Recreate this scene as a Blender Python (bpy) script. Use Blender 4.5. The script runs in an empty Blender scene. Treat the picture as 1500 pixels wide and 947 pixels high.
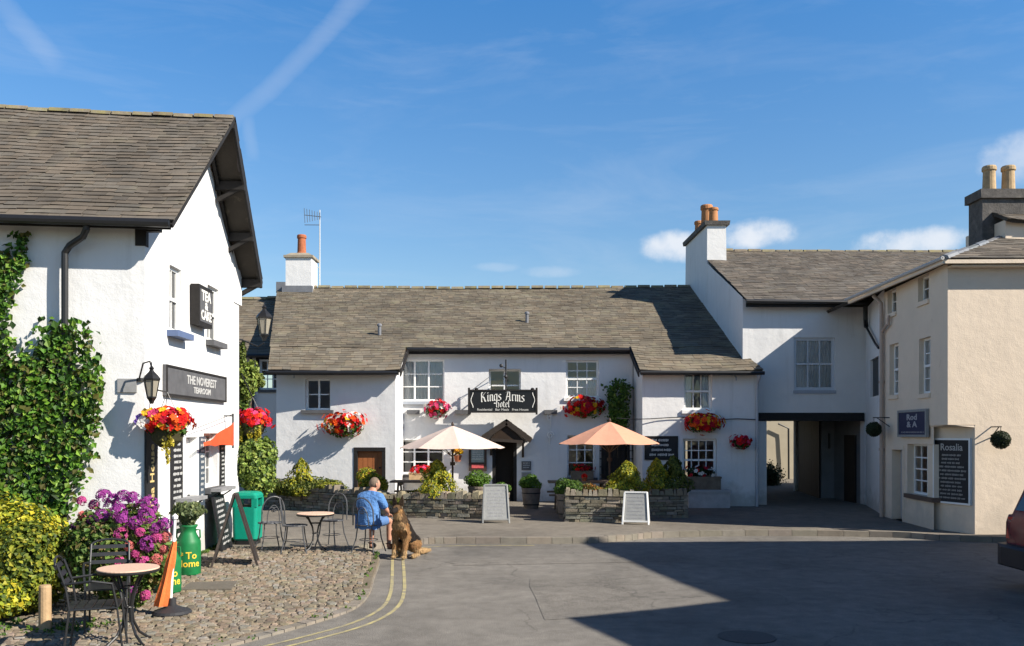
import bpy, math, random
import numpy as np
from mathutils import Vector, Matrix, noise

random.seed(7)
R = math.radians
scene = bpy.context.scene
COL = scene.collection

# ------------------------------------------------------------------ camera, sky, sun, exposure
F, CX, HY, CH = 1300.0, 750.0, 635.0, 2.0        # focal length in photo pixels, centre column, horizon row, eye height
cam_d = bpy.data.cameras.new('camera')
cam_d.sensor_width = 36.0
cam_d.lens = 36.0 * F / 1500.0
cam_d.shift_y = (HY - 473.5) / 1500.0
cam_d.clip_start, cam_d.clip_end = 0.05, 3000.0
cam = bpy.data.objects.new('camera', cam_d)
cam.location = (0, 0, CH)
cam.rotation_euler = (R(90), 0, 0)
COL.objects.link(cam)
scene.camera = cam

SUN = Vector((1.8, -0.85, 1.4)).normalized()       # towards the sun
SUN_EL = math.asin(SUN.z)
SUN_STRENGTH, SKY_STRENGTH, EXPOSURE = 5.0, 0.074, 0.80
sl = bpy.data.lights.new('sun', 'SUN')
sl.energy = SUN_STRENGTH
sl.angle = R(0.5)
sl.color = (1.0, 0.925, 0.81)
so = bpy.data.objects.new('sun', sl)
so.rotation_euler = (-SUN).to_track_quat('-Z', 'Y').to_euler()
so.location = (30, -20, 40)
COL.objects.link(so)

world = bpy.data.worlds.new('World')
scene.world = world
world.use_nodes = True


def build_world():
    nt = world.node_tree
    N, L = nt.nodes, nt.links
    N.clear()
    out = N.new('ShaderNodeOutputWorld')
    bg = N.new('ShaderNodeBackground')
    bg.inputs['Strength'].default_value = SKY_STRENGTH
    sky = N.new('ShaderNodeTexSky')
    sky.sky_type = 'NISHITA'
    sky.sun_disc = False
    sky.sun_elevation = SUN_EL
    sky.sun_rotation = math.atan2(SUN.x, SUN.y)
    sky.altitude = 100
    sky.air_density = 1.15
    sky.dust_density = 0.35
    sky.ozone_density = 2.2
    tc = N.new('ShaderNodeTexCoord')
    sep = N.new('ShaderNodeSeparateXYZ')
    L.new(tc.outputs['Generated'], sep.inputs[0])

    def m(op, a, b=None, c=None):
        n = N.new('ShaderNodeMath')
        n.operation = op
        for i, v in enumerate((a, b, c)):
            if v is None:
                continue
            if isinstance(v, (int, float)):
                n.inputs[i].default_value = v
            else:
                L.new(v, n.inputs[i])
        return n.outputs[0]
    az = m('ARCTAN2', sep.outputs['X'], sep.outputs['Y'])
    el = m('ARCSINE', sep.outputs['Z'])
    comb = N.new('ShaderNodeCombineXYZ')
    L.new(az, comb.inputs[0])
    L.new(el, comb.inputs[1])

    def tex(scale, detail, rough=0.6, stretch=(1, 1, 1), rot=0.0, dist=0.0):
        mp = N.new('ShaderNodeMapping')
        mp.inputs['Scale'].default_value = stretch
        mp.inputs['Rotation'].default_value = (0, 0, rot)
        L.new(comb.outputs[0], mp.inputs[0])
        t = N.new('ShaderNodeTexNoise')
        t.inputs['Scale'].default_value = scale
        t.inputs['Detail'].default_value = detail
        t.inputs['Roughness'].default_value = rough
        t.inputs['Distortion'].default_value = dist
        L.new(mp.outputs[0], t.inputs['Vector'])
        return t.outputs['Fac']
    puff = tex(26, 6, 0.6)
    puff2 = tex(9, 3, 0.55)
    total = None
    # small fair-weather clouds low over the roofs: azimuth, elevation, half width, half height, density
    for a0, e0, wa, we, k in ((0.182, 0.203, 0.044, 0.019, .95), (0.268, 0.213, 0.052, 0.018, .95), (0.428, 0.194, 0.062, 0.017, .9),
                              (0.520, 0.262, 0.042, 0.026, .5), (0.045, 0.180, 0.035, 0.008, .25), (-0.02, 0.185, .03, .006, .18)):
        da = m('DIVIDE', m('SUBTRACT', az, a0), wa)
        de = m('DIVIDE', m('SUBTRACT', el, e0), we)
        r2 = m('ADD', m('MULTIPLY', da, da), m('MULTIPLY', de, de))
        g = m('SUBTRACT', 1.0, r2)
        g = m('ADD', g, m('MULTIPLY', m('SUBTRACT', puff, 0.5), 2.1))
        g = m('ADD', g, m('MULTIPLY', m('SUBTRACT', puff2, 0.5), 0.9))
        n = N.new('ShaderNodeMapRange')
        n.interpolation_type = 'SMOOTHSTEP'
        n.inputs['From Min'].default_value = -0.05
        n.inputs['From Max'].default_value = 1.15
        n.inputs['To Max'].default_value = k
        L.new(g, n.inputs['Value'])
        total = n.outputs[0] if total is None else m('MAXIMUM', total, n.outputs[0])
    # contrail-like streaks high on the left: start, end, half width, density
    wob = tex(5, 5, 0.65, (1, 1, 1), 0, 0.3)
    for (a0, e0), (a1, e1), w, k in (((-0.150, 0.47), (-0.305, 0.325), 0.0115, .16), ((-0.545, 0.42), (-0.475, 0.36), .012, .13),
                                     ((-.29, .33), (-.285, .29), .008, .12)):
        dx, dy = a1 - a0, e1 - e0
        ln = math.hypot(dx, dy)
        ux, uy = dx / ln, dy / ln
        ra, re_ = m('SUBTRACT', az, a0), m('SUBTRACT', el, e0)
        s = m('ADD', m('MULTIPLY', ra, ux), m('MULTIPLY', re_, uy))
        t = m('ADD', m('MULTIPLY', ra, -uy), m('MULTIPLY', re_, ux))
        t = m('ADD', t, m('MULTIPLY', m('SUBTRACT', wob, 0.5), w * 2.2))
        across = m('SUBTRACT', 1.0, m('POWER', m('DIVIDE', m('ABSOLUTE', t), w), 2.0))
        along = m('SUBTRACT', 1.0, m('POWER', m('DIVIDE', m('ABSOLUTE', m('SUBTRACT', s, ln / 2)), ln * .62), 4.0))
        v = m('MULTIPLY', m('MAXIMUM', across, 0.0), m('MAXIMUM', along, 0.0))
        v = m('MULTIPLY', m('MULTIPLY', v, k), m('ADD', 0.35, puff2))
        total = m('MAXIMUM', total, v)
    # thin cirrus veil
    for rot, kk, lo in ((0.55, 0.15, 0.50), (-0.5, .09, .52)):
        ci = tex(3.2, 6, 0.62, (1.0, 4.5, 1), rot, 0.6)
        n = N.new('ShaderNodeMapRange')
        n.inputs['From Min'].default_value = lo
        n.inputs['From Max'].default_value = 0.80
        n.inputs['To Max'].default_value = kk
        L.new(ci, n.inputs['Value'])
        total = m('ADD', total, n.outputs[0])
    n = N.new('ShaderNodeClamp')
    L.new(total, n.inputs[0])
    mix = N.new('ShaderNodeMixRGB')
    L.new(n.outputs[0], mix.inputs['Fac'])
    tint = N.new('ShaderNodeMixRGB')
    tint.blend_type = 'MULTIPLY'
    tint.inputs['Fac'].default_value = 1.0
    tr = N.new('ShaderNodeValToRGB')
    tr.color_ramp.elements[0].position, tr.color_ramp.elements[0].color = 0.10, (.92, 1.0, 1.06, 1)
    tr.color_ramp.elements[1].position, tr.color_ramp.elements[1].color = 0.46, (.46, 1.0, 1.42, 1)
    for p_, c_ in ((.56, (.36, .78, 1.15)), (.72, (.17, .40, .68)), (1.0, (.12, .30, .54))):
        e_ = tr.color_ramp.elements.new(p_)
        e_.color = (*c_, 1)
    L.new(el, tr.inputs[0])
    L.new(tr.outputs[0], tint.inputs['Color2'])
    L.new(sky.outputs[0], tint.inputs['Color1'])
    L.new(tint.outputs[0], mix.inputs['Color1'])
    mix.inputs['Color2'].default_value = (6.4, 6.8, 7.4, 1)
    L.new(mix.outputs[0], bg.inputs['Color'])
    L.new(bg.outputs[0], out.inputs[0])


build_world()
vs = scene.view_settings
vs.view_transform = 'Standard'
vs.look = 'None'
vs.exposure = EXPOSURE
vs.gamma = 1.0
vs.use_curve_mapping = False
scene.render.engine = 'CYCLES'
cy = scene.cycles
cy.use_denoising = True
cy.max_bounces = 7
cy.diffuse_bounces = 3
cy.glossy_bounces = 3
cy.transparent_max_bounces = 10
cy.caustics_reflective = cy.caustics_refractive = False
cy.sample_clamp_indirect = 4.0


# ------------------------------------------------------------------ helpers
def PX(x, d):
    return (x - CX) / F * d


def PZ(y, d):
    return CH + (HY - y) / F * d


def PP(x, y, d):
    return Vector((PX(x, d), d, PZ(y, d)))


def DG(y, z=0.0):
    return (CH - z) * F / (y - HY)


def rnd(a, b):
    return random.uniform(a, b)


def jcol(c, j=0.15):
    k = 1 + rnd(-j, j)
    return (c[0] * k * (1 + rnd(-j, j) * .3), c[1] * k, c[2] * k * (1 + rnd(-j, j) * .3))


class Fr:
    """A vertical wall plane: u runs to the right as one faces it, n points outwards."""
    def __init__(s, A, B):
        s.O = Vector((A[0], A[1], 0))
        b = Vector((B[0], B[1], 0))
        s.L = (b - s.O).length
        s.u = (b - s.O).normalized()
        s.n = s.u.cross(Vector((0, 0, 1)))

    def P(s, u, z, n=0.0):
        v = s.O + s.u * u + s.n * n
        return Vector((v.x, v.y, z))

    def U(s, x):
        k = (x - CX) / F
        return (k * s.O.y - s.O.x) / (s.u.x - k * s.u.y)

    def D(s, u):
        return s.O.y + s.u.y * u

    def rect(s, x0, y0, x1, y1):
        a, b = sorted((s.U(x0), s.U(x1)))
        d = s.D((a + b) / 2)
        return a, b, PZ(y1, d), PZ(y0, d)

    def M(s, u, z, n=0.0):
        p = s.P(u, z, n)
        return Matrix(((s.u.x, 0, s.n.x, p.x), (s.u.y, 0, s.n.y, p.y), (0, 1, 0, p.z), (0, 0, 0, 1)))


class MB:
    def __init__(s):
        s.v, s.f, s.c = [], [], []
        s.col = (1, 1, 1)

    def face(s, pts, col=None):
        i = len(s.v)
        s.v.extend([tuple(p) for p in pts])
        s.f.append(tuple(range(i, i + len(pts))))
        s.c.append(col or s.col)

    def hexa(s, b, t, col=None):
        """b, t: four bottom and four top points in the same turning order (counter-clockwise from above)."""
        i = len(s.v)
        s.v.extend([tuple(p) for p in b] + [tuple(p) for p in t])
        for q in ((3, 2, 1, 0), (4, 5, 6, 7), (0, 1, 5, 4), (1, 2, 6, 5), (2, 3, 7, 6), (3, 0, 4, 7)):
            s.f.append(tuple(i + k for k in q))
            s.c.append(col or s.col)

    def box(s, x0, x1, y0, y1, z0, z1, col=None):
        s.hexa([(x0, y0, z0), (x1, y0, z0), (x1, y1, z0), (x0, y1, z0)], [(x0, y0, z1), (x1, y0, z1), (x1, y1, z1), (x0, y1, z1)], col)

    def fbox(s, fr, u0, u1, z0, z1, n0, n1, col=None):
        P = fr.P
        s.hexa([P(u0, z0, n1), P(u1, z0, n1), P(u1, z0, n0), P(u0, z0, n0)], [P(u0, z1, n1), P(u1, z1, n1), P(u1, z1, n0), P(u0, z1, n0)], col)

    def beam(s, a, b, w, h, up=(0, 0, 1), col=None):
        a, b = Vector(a), Vector(b)
        t = (b - a).normalized()
        up = Vector(up)
        sd = t.cross(up)
        if sd.length < 1e-4:
            sd = t.cross(Vector((1, 0, 0)))
        sd.normalize()
        up = sd.cross(t)
        sd, up = sd * w / 2, up * h / 2
        s.hexa([a - sd - up, b - sd - up, b + sd - up, a + sd - up][::-1], [a - sd + up, b - sd + up, b + sd + up, a + sd + up][::-1], col)

    def tube(s, pts, r, n=8, col=None, closed=False, r1=None):
        pts = [Vector(p) for p in pts]
        m = len(pts)
        base = len(s.v)
        prev = None
        for i, p in enumerate(pts):
            if closed:
                t = pts[(i + 1) % m] - pts[i - 1]
            else:
                t = pts[min(i + 1, m - 1)] - pts[max(i - 1, 0)]
            t.normalize()
            if prev is None:
                a = t.cross(Vector((0, 0, 1)) if abs(t.z) < .9 else Vector((1, 0, 0)))
            else:
                a = prev - t * prev.dot(t)
            a.normalize()
            prev = a
            b = t.cross(a)
            rr = r if r1 is None else r + (r1 - r) * i / max(1, m - 1)
            for k in range(n):
                q = 2 * math.pi * k / n
                s.v.append(tuple(p + (a * math.cos(q) + b * math.sin(q)) * rr))
        segs = m if closed else m - 1
        for i in range(segs):
            for k in range(n):
                i2, k2 = (i + 1) % m, (k + 1) % n
                s.f.append((base + i * n + k, base + i * n + k2, base + i2 * n + k2, base + i2 * n + k))
                s.c.append(col or s.col)
        if not closed:
            s.f.append(tuple(base + k for k in range(n))[::-1])
            s.f.append(tuple(base + (m - 1) * n + k for k in range(n)))
            s.c += [col or s.col] * 2

    def lathe(s, prof, c=(0, 0, 0), n=20, col=None, a0=0.0):
        base = len(s.v)
        for r, z in prof:
            for k in range(n):
                q = 2 * math.pi * k / n + a0
                s.v.append((c[0] + r * math.cos(q), c[1] + r * math.sin(q), c[2] + z))
        for i in range(len(prof) - 1):
            for k in range(n):
                k2 = (k + 1) % n
                s.f.append((base + i * n + k, base + i * n + k2, base + (i + 1) * n + k2, base + (i + 1) * n + k))
                s.c.append(col or s.col)
        s.f.append(tuple(base + k for k in range(n))[::-1])
        s.f.append(tuple(base + (len(prof) - 1) * n + k for k in range(n)))
        s.c += [col or s.col] * 2

    def ball(s, c, rad, nu=12, nv=8, col=None, wob=0.0, fn=None):
        base = len(s.v)
        c = Vector(c)
        for j in range(nv + 1):
            th = math.pi * j / nv
            for k in range(nu):
                ph = 2 * math.pi * k / nu
                d = Vector((math.sin(th) * math.cos(ph), math.sin(th) * math.sin(ph), math.cos(th)))
                w = 1 + (noise.noise(d * 2 + c * 3) * wob if wob else 0)
                p = Vector((d.x * rad[0], d.y * rad[1], d.z * rad[2])) * w
                if fn:
                    p = fn(d, p)
                s.v.append(tuple(c + p))
        for j in range(nv):
            for k in range(nu):
                k2 = (k + 1) % nu
                s.f.append((base + j * nu + k, base + (j + 1) * nu + k, base + (j + 1) * nu + k2, base + j * nu + k2))
                s.c.append(col or s.col)

    def leaf(s, p, size, col, nrm=None, spread=1.0, droop=0.0):
        d = Vector((rnd(-1, 1), rnd(-1, 1), rnd(-1, 1)))
        n = (Vector(nrm) + d * spread) if nrm is not None else d
        if n.length < 1e-3:
            n = Vector((0, 0, 1))
        n.normalize()
        t = Vector((rnd(-1, 1), rnd(-1, 1), rnd(-1, 1) - droop))
        t = t - n * t.dot(n)
        if t.length < 1e-3:
            t = n.orthogonal()
        t.normalize()
        b = n.cross(t)
        p = Vector(p)
        k_ = rnd(.55, 1.3)
        L_, W_ = size * k_ * rnd(.85, 1.15), size * k_ * rnd(.30, .5)
        i = len(s.v)
        bend = n * (-.18 * L_)
        s.v += [tuple(p - t * L_ * .5 + bend), tuple(p + b * W_ + t * L_ * .02), tuple(p + t * L_ * .5 + bend), tuple(p - b * W_ + t * L_ * .02)]
        s.f.append((i, i + 1, i + 2, i + 3))
        s.c.append(col)

    def bloom(s, p, size, col, nrm, petals=5, centre=(.30, .10, .02)):
        n = Vector(nrm).normalized()
        a = n.orthogonal().normalized()
        b = n.cross(a)
        p = Vector(p)
        q0 = rnd(0, 6)
        for k in range(petals):
            q = q0 + 2 * math.pi * k / petals
            dr = a * math.cos(q) + b * math.sin(q)
            sd = n.cross(dr)
            i = len(s.v)
            s.v += [tuple(p), tuple(p + dr * size * .6 + sd * size * .42 + n * size * .18), tuple(p + dr * size + n * size * .05), tuple(p + dr * size * .6 - sd * size * .42 + n * size * .18)]
            s.f.append((i, i + 1, i + 2, i + 3))
            s.c.append(jcol(col, .12))
        i = len(s.v)
        h = size * .12
        s.v += [tuple(p + n * size * .12 + a * h), tuple(p + n * size * .12 + b * h), tuple(p + n * size * .12 - a * h), tuple(p + n * size * .12 - b * h)]
        s.f.append((i, i + 1, i + 2, i + 3))
        s.c.append(centre)

    def build(s, name, mat, parent=None, smooth=False, origin=None):
        off = worig(parent) if parent is not None else (Vector(origin) if origin is not None else Vector((0, 0, 0)))
        me = bpy.data.meshes.new(name)
        vv = [(x - off.x, y - off.y, z - off.z) for x, y, z in s.v]
        me.from_pydata(vv, [], s.f)
        at = me.attributes.new('Col', 'FLOAT_COLOR', 'FACE')
        at.data.foreach_set('color', np.array([(c[0], c[1], c[2], 1.0) for c in s.c], dtype=np.float32).ravel())
        me.materials.append(mat)
        if smooth:
            me.polygons.foreach_set('use_smooth', [True] * len(me.polygons))
        me.update()
        o = bpy.data.objects.new(name, me)
        COL.objects.link(o)
        if parent is not None:
            o.parent = parent
        elif origin is not None:
            o.location = origin
        return o


def worig(o):
    v = Vector((0, 0, 0))
    while o is not None:
        v += o.location
        o = o.parent
    return v


def tag(o, label=None, cat=None, group=None, kind=None):
    if label:
        o['label'] = label
    if cat:
        o['category'] = cat
    if group:
        o['group'] = group
    if kind:
        o['kind'] = kind
    return o


def thing(name, label, cat, loc=(0, 0, 0), group=None):
    o = bpy.data.objects.new(name, None)
    o.empty_display_size = 0.2
    COL.objects.link(o)
    o.location = loc
    return tag(o, label, cat, group)


def dup(root, loc, rz, label, group=None):
    r = root.copy()
    COL.objects.link(r)
    r.location = loc
    r.rotation_euler = (0, 0, rz)
    r['label'] = label
    if group:
        r['group'] = group
    for ch in list(root.children):
        c = ch.copy()
        COL.objects.link(c)
        c.parent = r
        for g in ch.children:
            d = g.copy()
            COL.objects.link(d)
            d.parent = c
    return r


def text_into(mb, s, M, size, bold=0.0, depth=0.004, col=(1, 1, 1), align='CENTER', warp=None, sx=1.0, shear=0.0):
    cu = bpy.data.curves.new('lettering', 'FONT')
    cu.body = s
    cu.size = size
    cu.align_x = align
    cu.align_y = 'CENTER'
    cu.offset = bold
    cu.extrude = depth
    cu.resolution_u = 2
    cu.shear = shear
    o = bpy.data.objects.new('lettering', cu)
    COL.objects.link(o)
    dg = bpy.context.evaluated_depsgraph_get()
    me = bpy.data.meshes.new_from_object(o.evaluated_get(dg))
    base = len(mb.v)
    for v in me.vertices:
        p = v.co.copy()
        p.x *= sx
        if warp:
            p = warp(p)
        mb.v.append(tuple(M @ p))
    for f in me.polygons:
        mb.f.append(tuple(base + i for i in f.vertices))
        mb.c.append(col)
    bpy.data.objects.remove(o)
    bpy.data.curves.remove(cu)
    bpy.data.meshes.remove(me)


def scribble(mb, fr, u0, u1, z, h, n, words=3, col=(1, 1, 1)):
    """One illegible hand-written line: short uneven strokes with gaps between the words."""
    u = u0
    while u < u1 - h:
        w = rnd(1.6, 4.5) * h
        e = min(u + w, u1)
        k = u
        while k < e:
            s = rnd(.35, .6) * h
            hh = h * rnd(.6, 1.1)
            mb.face([fr.P(k, z - hh / 2, n), fr.P(k + s * .55, z - hh / 2, n), fr.P(k + s * .8, z + hh / 2, n), fr.P(k + s * .25, z + hh / 2, n)], col)
            k += s
        u = e + h * rnd(.5, .9)


# ------------------------------------------------------------------ materials
MATS = {}


def mat(name, color, rough=0.8, n_amt=0.0, n_scale=3.0, bump=0.0, b_scale=40.0, spec=0.3, metal=0.0, stain=None, st_scale=1.2, st_lo=.5, st_hi=.75, translucent=0.0, bump2=0.0, b2_scale=3.0, coords='pos', emit=None):
    if name in MATS:
        return MATS[name]
    m = bpy.data.materials.new(name)
    m.use_nodes = True
    nt = m.node_tree
    N, L = nt.nodes, nt.links
    N.clear()
    out = N.new('ShaderNodeOutputMaterial')
    b = N.new('ShaderNodeBsdfPrincipled')
    b.inputs['Roughness'].default_value = rough
    b.inputs['Specular IOR Level'].default_value = spec
    b.inputs['Metallic'].default_value = metal
    at = N.new('ShaderNodeAttribute')
    at.attribute_name = 'Col'
    if coords == 'pos':
        g = N.new('ShaderNodeNewGeometry')
        vec = g.outputs['Position']
    else:
        g = N.new('ShaderNodeTexCoord')
        vec = g.outputs['Object']

    def nz(scale, detail=5, rg=.6):
        t = N.new('ShaderNodeTexNoise')
        t.inputs['Scale'].default_value = scale
        t.inputs['Detail'].default_value = detail
        t.inputs['Roughness'].default_value = rg
        L.new(vec, t.inputs['Vector'])
        return t.outputs['Fac']
    mul = N.new('ShaderNodeMixRGB')
    mul.blend_type = 'MULTIPLY'
    mul.inputs['Fac'].default_value = 1
    mul.inputs['Color1'].default_value = (*color, 1)
    L.new(at.outputs['Color'], mul.inputs['Color2'])
    c = mul.outputs[0]
    if n_amt:
        mr = N.new('ShaderNodeMapRange')
        mr.inputs['From Min'].default_value = .25
        mr.inputs['From Max'].default_value = .75
        mr.inputs['To Min'].default_value = 1 - n_amt
        mr.inputs['To Max'].default_value = 1 + n_amt
        L.new(nz(n_scale, 7), mr.inputs['Value'])
        mu = N.new('ShaderNodeMixRGB')
        mu.blend_type = 'MULTIPLY'
        mu.inputs['Fac'].default_value = 1
        L.new(c, mu.inputs['Color1'])
        L.new(mr.outputs[0], mu.inputs['Color2'])
        c = mu.outputs[0]
    if stain is not None:
        mr = N.new('ShaderNodeMapRange')
        mr.inputs['From Min'].default_value = st_lo
        mr.inputs['From Max'].default_value = st_hi
        L.new(nz(st_scale, 8, .68), mr.inputs['Value'])
        mu = N.new('ShaderNodeMixRGB')
        L.new(mr.outputs[0], mu.inputs['Fac'])
        L.new(c, mu.inputs['Color1'])
        mu.inputs['Color2'].default_value = (*stain, 1)
        c = mu.outputs[0]
    L.new(c, b.inputs['Base Color'])
    if bump or bump2:
        bp = N.new('ShaderNodeBump')
        bp.inputs['Strength'].default_value = 1.0
        bp.inputs['Distance'].default_value = 1.0
        h = None
        if bump:
            mm = N.new('ShaderNodeMath')
            mm.operation = 'MULTIPLY'
            mm.inputs[1].default_value = bump
            L.new(nz(b_scale, 4), mm.inputs[0])
            h = mm.outputs[0]
        if bump2:
            mm = N.new('ShaderNodeMath')
            mm.operation = 'MULTIPLY_ADD'
            mm.inputs[1].default_value = bump2
            L.new(nz(b2_scale, 3), mm.inputs[0])
            if h is not None:
                L.new(h, mm.inputs[2])
            else:
                mm.inputs[2].default_value = 0
            h = mm.outputs[0]
        L.new(h, bp.inputs['Height'])
        L.new(bp.outputs[0], b.inputs['Normal'])
    if emit:
        b.inputs['Emission Color'].default_value = (*emit[0], 1)
        b.inputs['Emission Strength'].default_value = emit[1]
    sh = b.outputs[0]
    if translucent:
        tr = N.new('ShaderNodeBsdfTranslucent')
        L.new(c, tr.inputs['Color'])
        mx = N.new('ShaderNodeMixShader')
        mx.inputs[0].default_value = translucent
        L.new(b.outputs[0], mx.inputs[1])
        L.new(tr.outputs[0], mx.inputs[2])
        sh = mx.outputs[0]
    L.new(sh, out.inputs[0])
    MATS[name] = m
    return m


def weather(m, amount=.5):
    """Rain streaks and a damp, dirty foot added to a rendered wall."""
    nt = m.node_tree
    N, L = nt.nodes, nt.links
    b = [n for n in N if n.type == 'BSDF_PRINCIPLED'][0]
    src = b.inputs['Base Color'].links[0].from_socket
    g = N.new('ShaderNodeNewGeometry')
    mp = N.new('ShaderNodeMapping')
    mp.inputs['Scale'].default_value = (5.5, 5.5, .42)
    L.new(g.outputs['Position'], mp.inputs[0])

    def nz(sock, sc, det):
        t = N.new('ShaderNodeTexNoise')
        t.inputs['Scale'].default_value = sc
        t.inputs['Detail'].default_value = det
        t.inputs['Roughness'].default_value = .65
        L.new(sock, t.inputs['Vector'])
        return t.outputs['Fac']

    def mr(sock, a, b_, c, d):
        r = N.new('ShaderNodeMapRange')
        for k, v in zip(('From Min', 'From Max', 'To Min', 'To Max'), (a, b_, c, d)):
            r.inputs[k].default_value = v
        L.new(sock, r.inputs['Value'])
        return r.outputs[0]

    def mth(op, a, b_):
        n = N.new('ShaderNodeMath')
        n.operation = op
        for i, v in enumerate((a, b_)):
            if isinstance(v, (int, float)):
                n.inputs[i].default_value = v
            else:
                L.new(v, n.inputs[i])
        return n.outputs[0]
    st = mth('MULTIPLY', mr(nz(mp.outputs[0], 1, 6), .53, .78, 0, 1), mr(nz(g.outputs['Position'], .9, 3), .42, .62, 0, 1))
    sep = N.new('ShaderNodeSeparateXYZ')
    L.new(g.outputs['Position'], sep.inputs[0])
    foot = mr(mth('ADD', sep.outputs['Z'], mr(nz(g.outputs['Position'], 2.2, 6), .3, .7, -.35, .35)), .18, .62, 1, 0)
    fac = mth('MINIMUM', mth('ADD', mth('MULTIPLY', st, .42 * amount), mth('MULTIPLY', foot, .62 * amount)), 1)
    mx = N.new('ShaderNodeMixRGB')
    L.new(fac, mx.inputs[0])
    L.new(src, mx.inputs[1])
    mx.inputs[2].default_value = (.27, .255, .215, 1)
    L.new(mx.outputs[0], b.inputs['Base Color'])


def glass_mat():
    m = bpy.data.materials.new('window_glass')
    m.use_nodes = True
    nt = m.node_tree
    N, L = nt.nodes, nt.links
    N.clear()
    out = N.new('ShaderNodeOutputMaterial')
    tr = N.new('ShaderNodeBsdfTransparent')
    tr.inputs[0].default_value = (.93, .95, .95, 1)
    gl = N.new('ShaderNodeBsdfGlossy')
    gl.inputs['Roughness'].default_value = .02
    g = N.new('ShaderNodeNewGeometry')
    t = N.new('ShaderNodeTexNoise')
    t.inputs['Scale'].default_value = 3.5
    L.new(g.outputs['Position'], t.inputs['Vector'])
    bp = N.new('ShaderNodeBump')
    bp.inputs['Strength'].default_value = 1
    bp.inputs['Distance'].default_value = .006
    L.new(t.outputs['Fac'], bp.inputs['Height'])
    L.new(bp.outputs[0], gl.inputs['Normal'])
    fr = N.new('ShaderNodeFresnel')
    fr.inputs[0].default_value = 1.5
    mx = N.new('ShaderNodeMixShader')
    ad = N.new('ShaderNodeMath')
    ad.operation = 'MULTIPLY_ADD'
    ad.inputs[1].default_value = 1.6
    ad.inputs[2].default_value = .03
    L.new(fr.outputs[0], ad.inputs[0])
    L.new(ad.outputs[0], mx.inputs[0])
    L.new(tr.outputs[0], mx.inputs[1])
    L.new(gl.outputs[0], mx.inputs[2])
    L.new(mx.outputs[0], out.inputs[0])
    return m


GLASS = glass_mat()
WHITE = mat('white_render', (.70, .695, .685), .9, .05, 1.3, .0028, 55, .2, stain=(.52, .49, .45), st_scale=2.3, st_lo=.62, st_hi=.95, bump2=.012, b2_scale=4)
CREAM = mat('cream_render', (.725, .605, .475), .92, .05, 2.2, .0035, 55, .2, stain=(.52, .42, .32), st_scale=3.0, st_lo=.62, st_hi=.95, bump2=.008, b2_scale=5)
weather(CREAM, .35) if 'cream_render' in MATS else None
weather(WHITE, .8)
COURT = mat('courtyard_render', (.42, .37, .28), .9, .06, 2, .004, 50)
SLATE = mat('roof_slate', (.146, .122, .089), .8, .34, 1.1, .004, 30, .35, stain=(.20, .185, .115), st_scale=2.2, st_lo=.52, st_hi=.8)
SLATE_D = mat('dark_roof_slate', (.122, .104, .084), .8, .34, 1.4, .004, 30, .35, stain=(.175, .155, .11), st_scale=2.6, st_lo=.55, st_hi=.8)
RIDGE = mat('ridge_tile', (.185, .160, .115), .9, .35, 6, .006, 30, stain=(.25, .215, .085), st_scale=5, st_lo=.45, st_hi=.7)
TIMBER = mat('dark_timber', (.018, .016, .015), .7, .3, 8, .002, 60)
SOFFIT = mat('weathered_board', (.055, .052, .05), .8, .3, 6, .002, 50)
BLACK = mat('black_iron', (.012, .012, .013), .45, .2, 20, .0005, 90, .5)
WPAINT = mat('white_paint', (.80, .80, .78), .5, .05, 5, .001, 40, .4)
GPAINT = mat('grey_paint', (.36, .39, .44), .6, .08, 6)
SILL = mat('slate_sill', (.10, .10, .105), .7, .2, 8, .002, 40)
BLUE = mat('blue_sill', (.10, .14, .25), .6, .1, 8)
CURT = mat('net_curtain', (.86, .88, .90), .95, .06, 14, translucent=.2)
STONE = mat('dry_stone', (.20, .178, .138), .92, .3, 7, .010, 26, stain=(.30, .30, .18), st_scale=4, st_lo=.6, st_hi=.85)
STONE_D = mat('dark_chimney_stone', (.10, .092, .085), .92, .35, 7, .012, 24, stain=(.22, .20, .17), st_scale=5, st_lo=.55, st_hi=.8)
MORTAR = mat('wall_core', (.09, .083, .07), .95, .2, 9)
TERRA = mat('terracotta', (.36, .115, .05), .8, .25, 8, .003, 40, stain=(.12, .08, .06), st_scale=6, st_lo=.58, st_hi=.85)
BUFF = mat('buff_pot', (.42, .30, .17), .85, .25, 7, .003, 40, stain=(.14, .11, .08), st_scale=5, st_lo=.58, st_hi=.85)
LEAD = mat('lead_flashing', (.16, .165, .18), .5, .2, 6, .002, 20, .5)
LEAF = mat('leaf', (1, 1, 1), .55, 0, translucent=.32, spec=.35)
PETAL = mat('petal', (1, 1, 1), .7, 0, translucent=.25, spec=.2)
STEM = mat('stem_wood', (.13, .09, .055), .9, .3, 9, .004, 40)
WOOD = mat('weathered_wood', (.16, .125, .09), .85, .3, 7, .003, 50)
POST = mat('pale_post', (.40, .27, .15), .8, .25, 10, .003, 40)
BROWN = mat('brown_door', (.36, .125, .042), .6, .15, 6, .002, 60)
BOARD = mat('blackboard', (.018, .018, .020), .6, .2, 8)
BOARDG = mat('grey_signboard', (.10, .10, .105), .6, .25, 6)
CHALK = mat('chalk', (.68, .68, .66), .9)
LETTER = mat('sign_lettering', (.78, .76, .70), .7)
GOLD = mat('gold_lettering', (.62, .46, .20), .6)
PALE = mat('pale_board', (.27, .275, .27), .8, .12, 9)
NAVY = mat('navy_sign', (.022, .026, .07), .5, .1, 8)
CANVAS = mat('pale_canvas', (.78, .62, .53), .9, .06, 5, translucent=.18, bump2=.01, b2_scale=6)
ORANGE = mat('orange_canvas', (.80, .40, .265), .9, .06, 5, translucent=.2, bump2=.01, b2_scale=6)
RED = mat('red_cloth', (.72, .10, .035), .9, .12, 6, translucent=.2)
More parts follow.
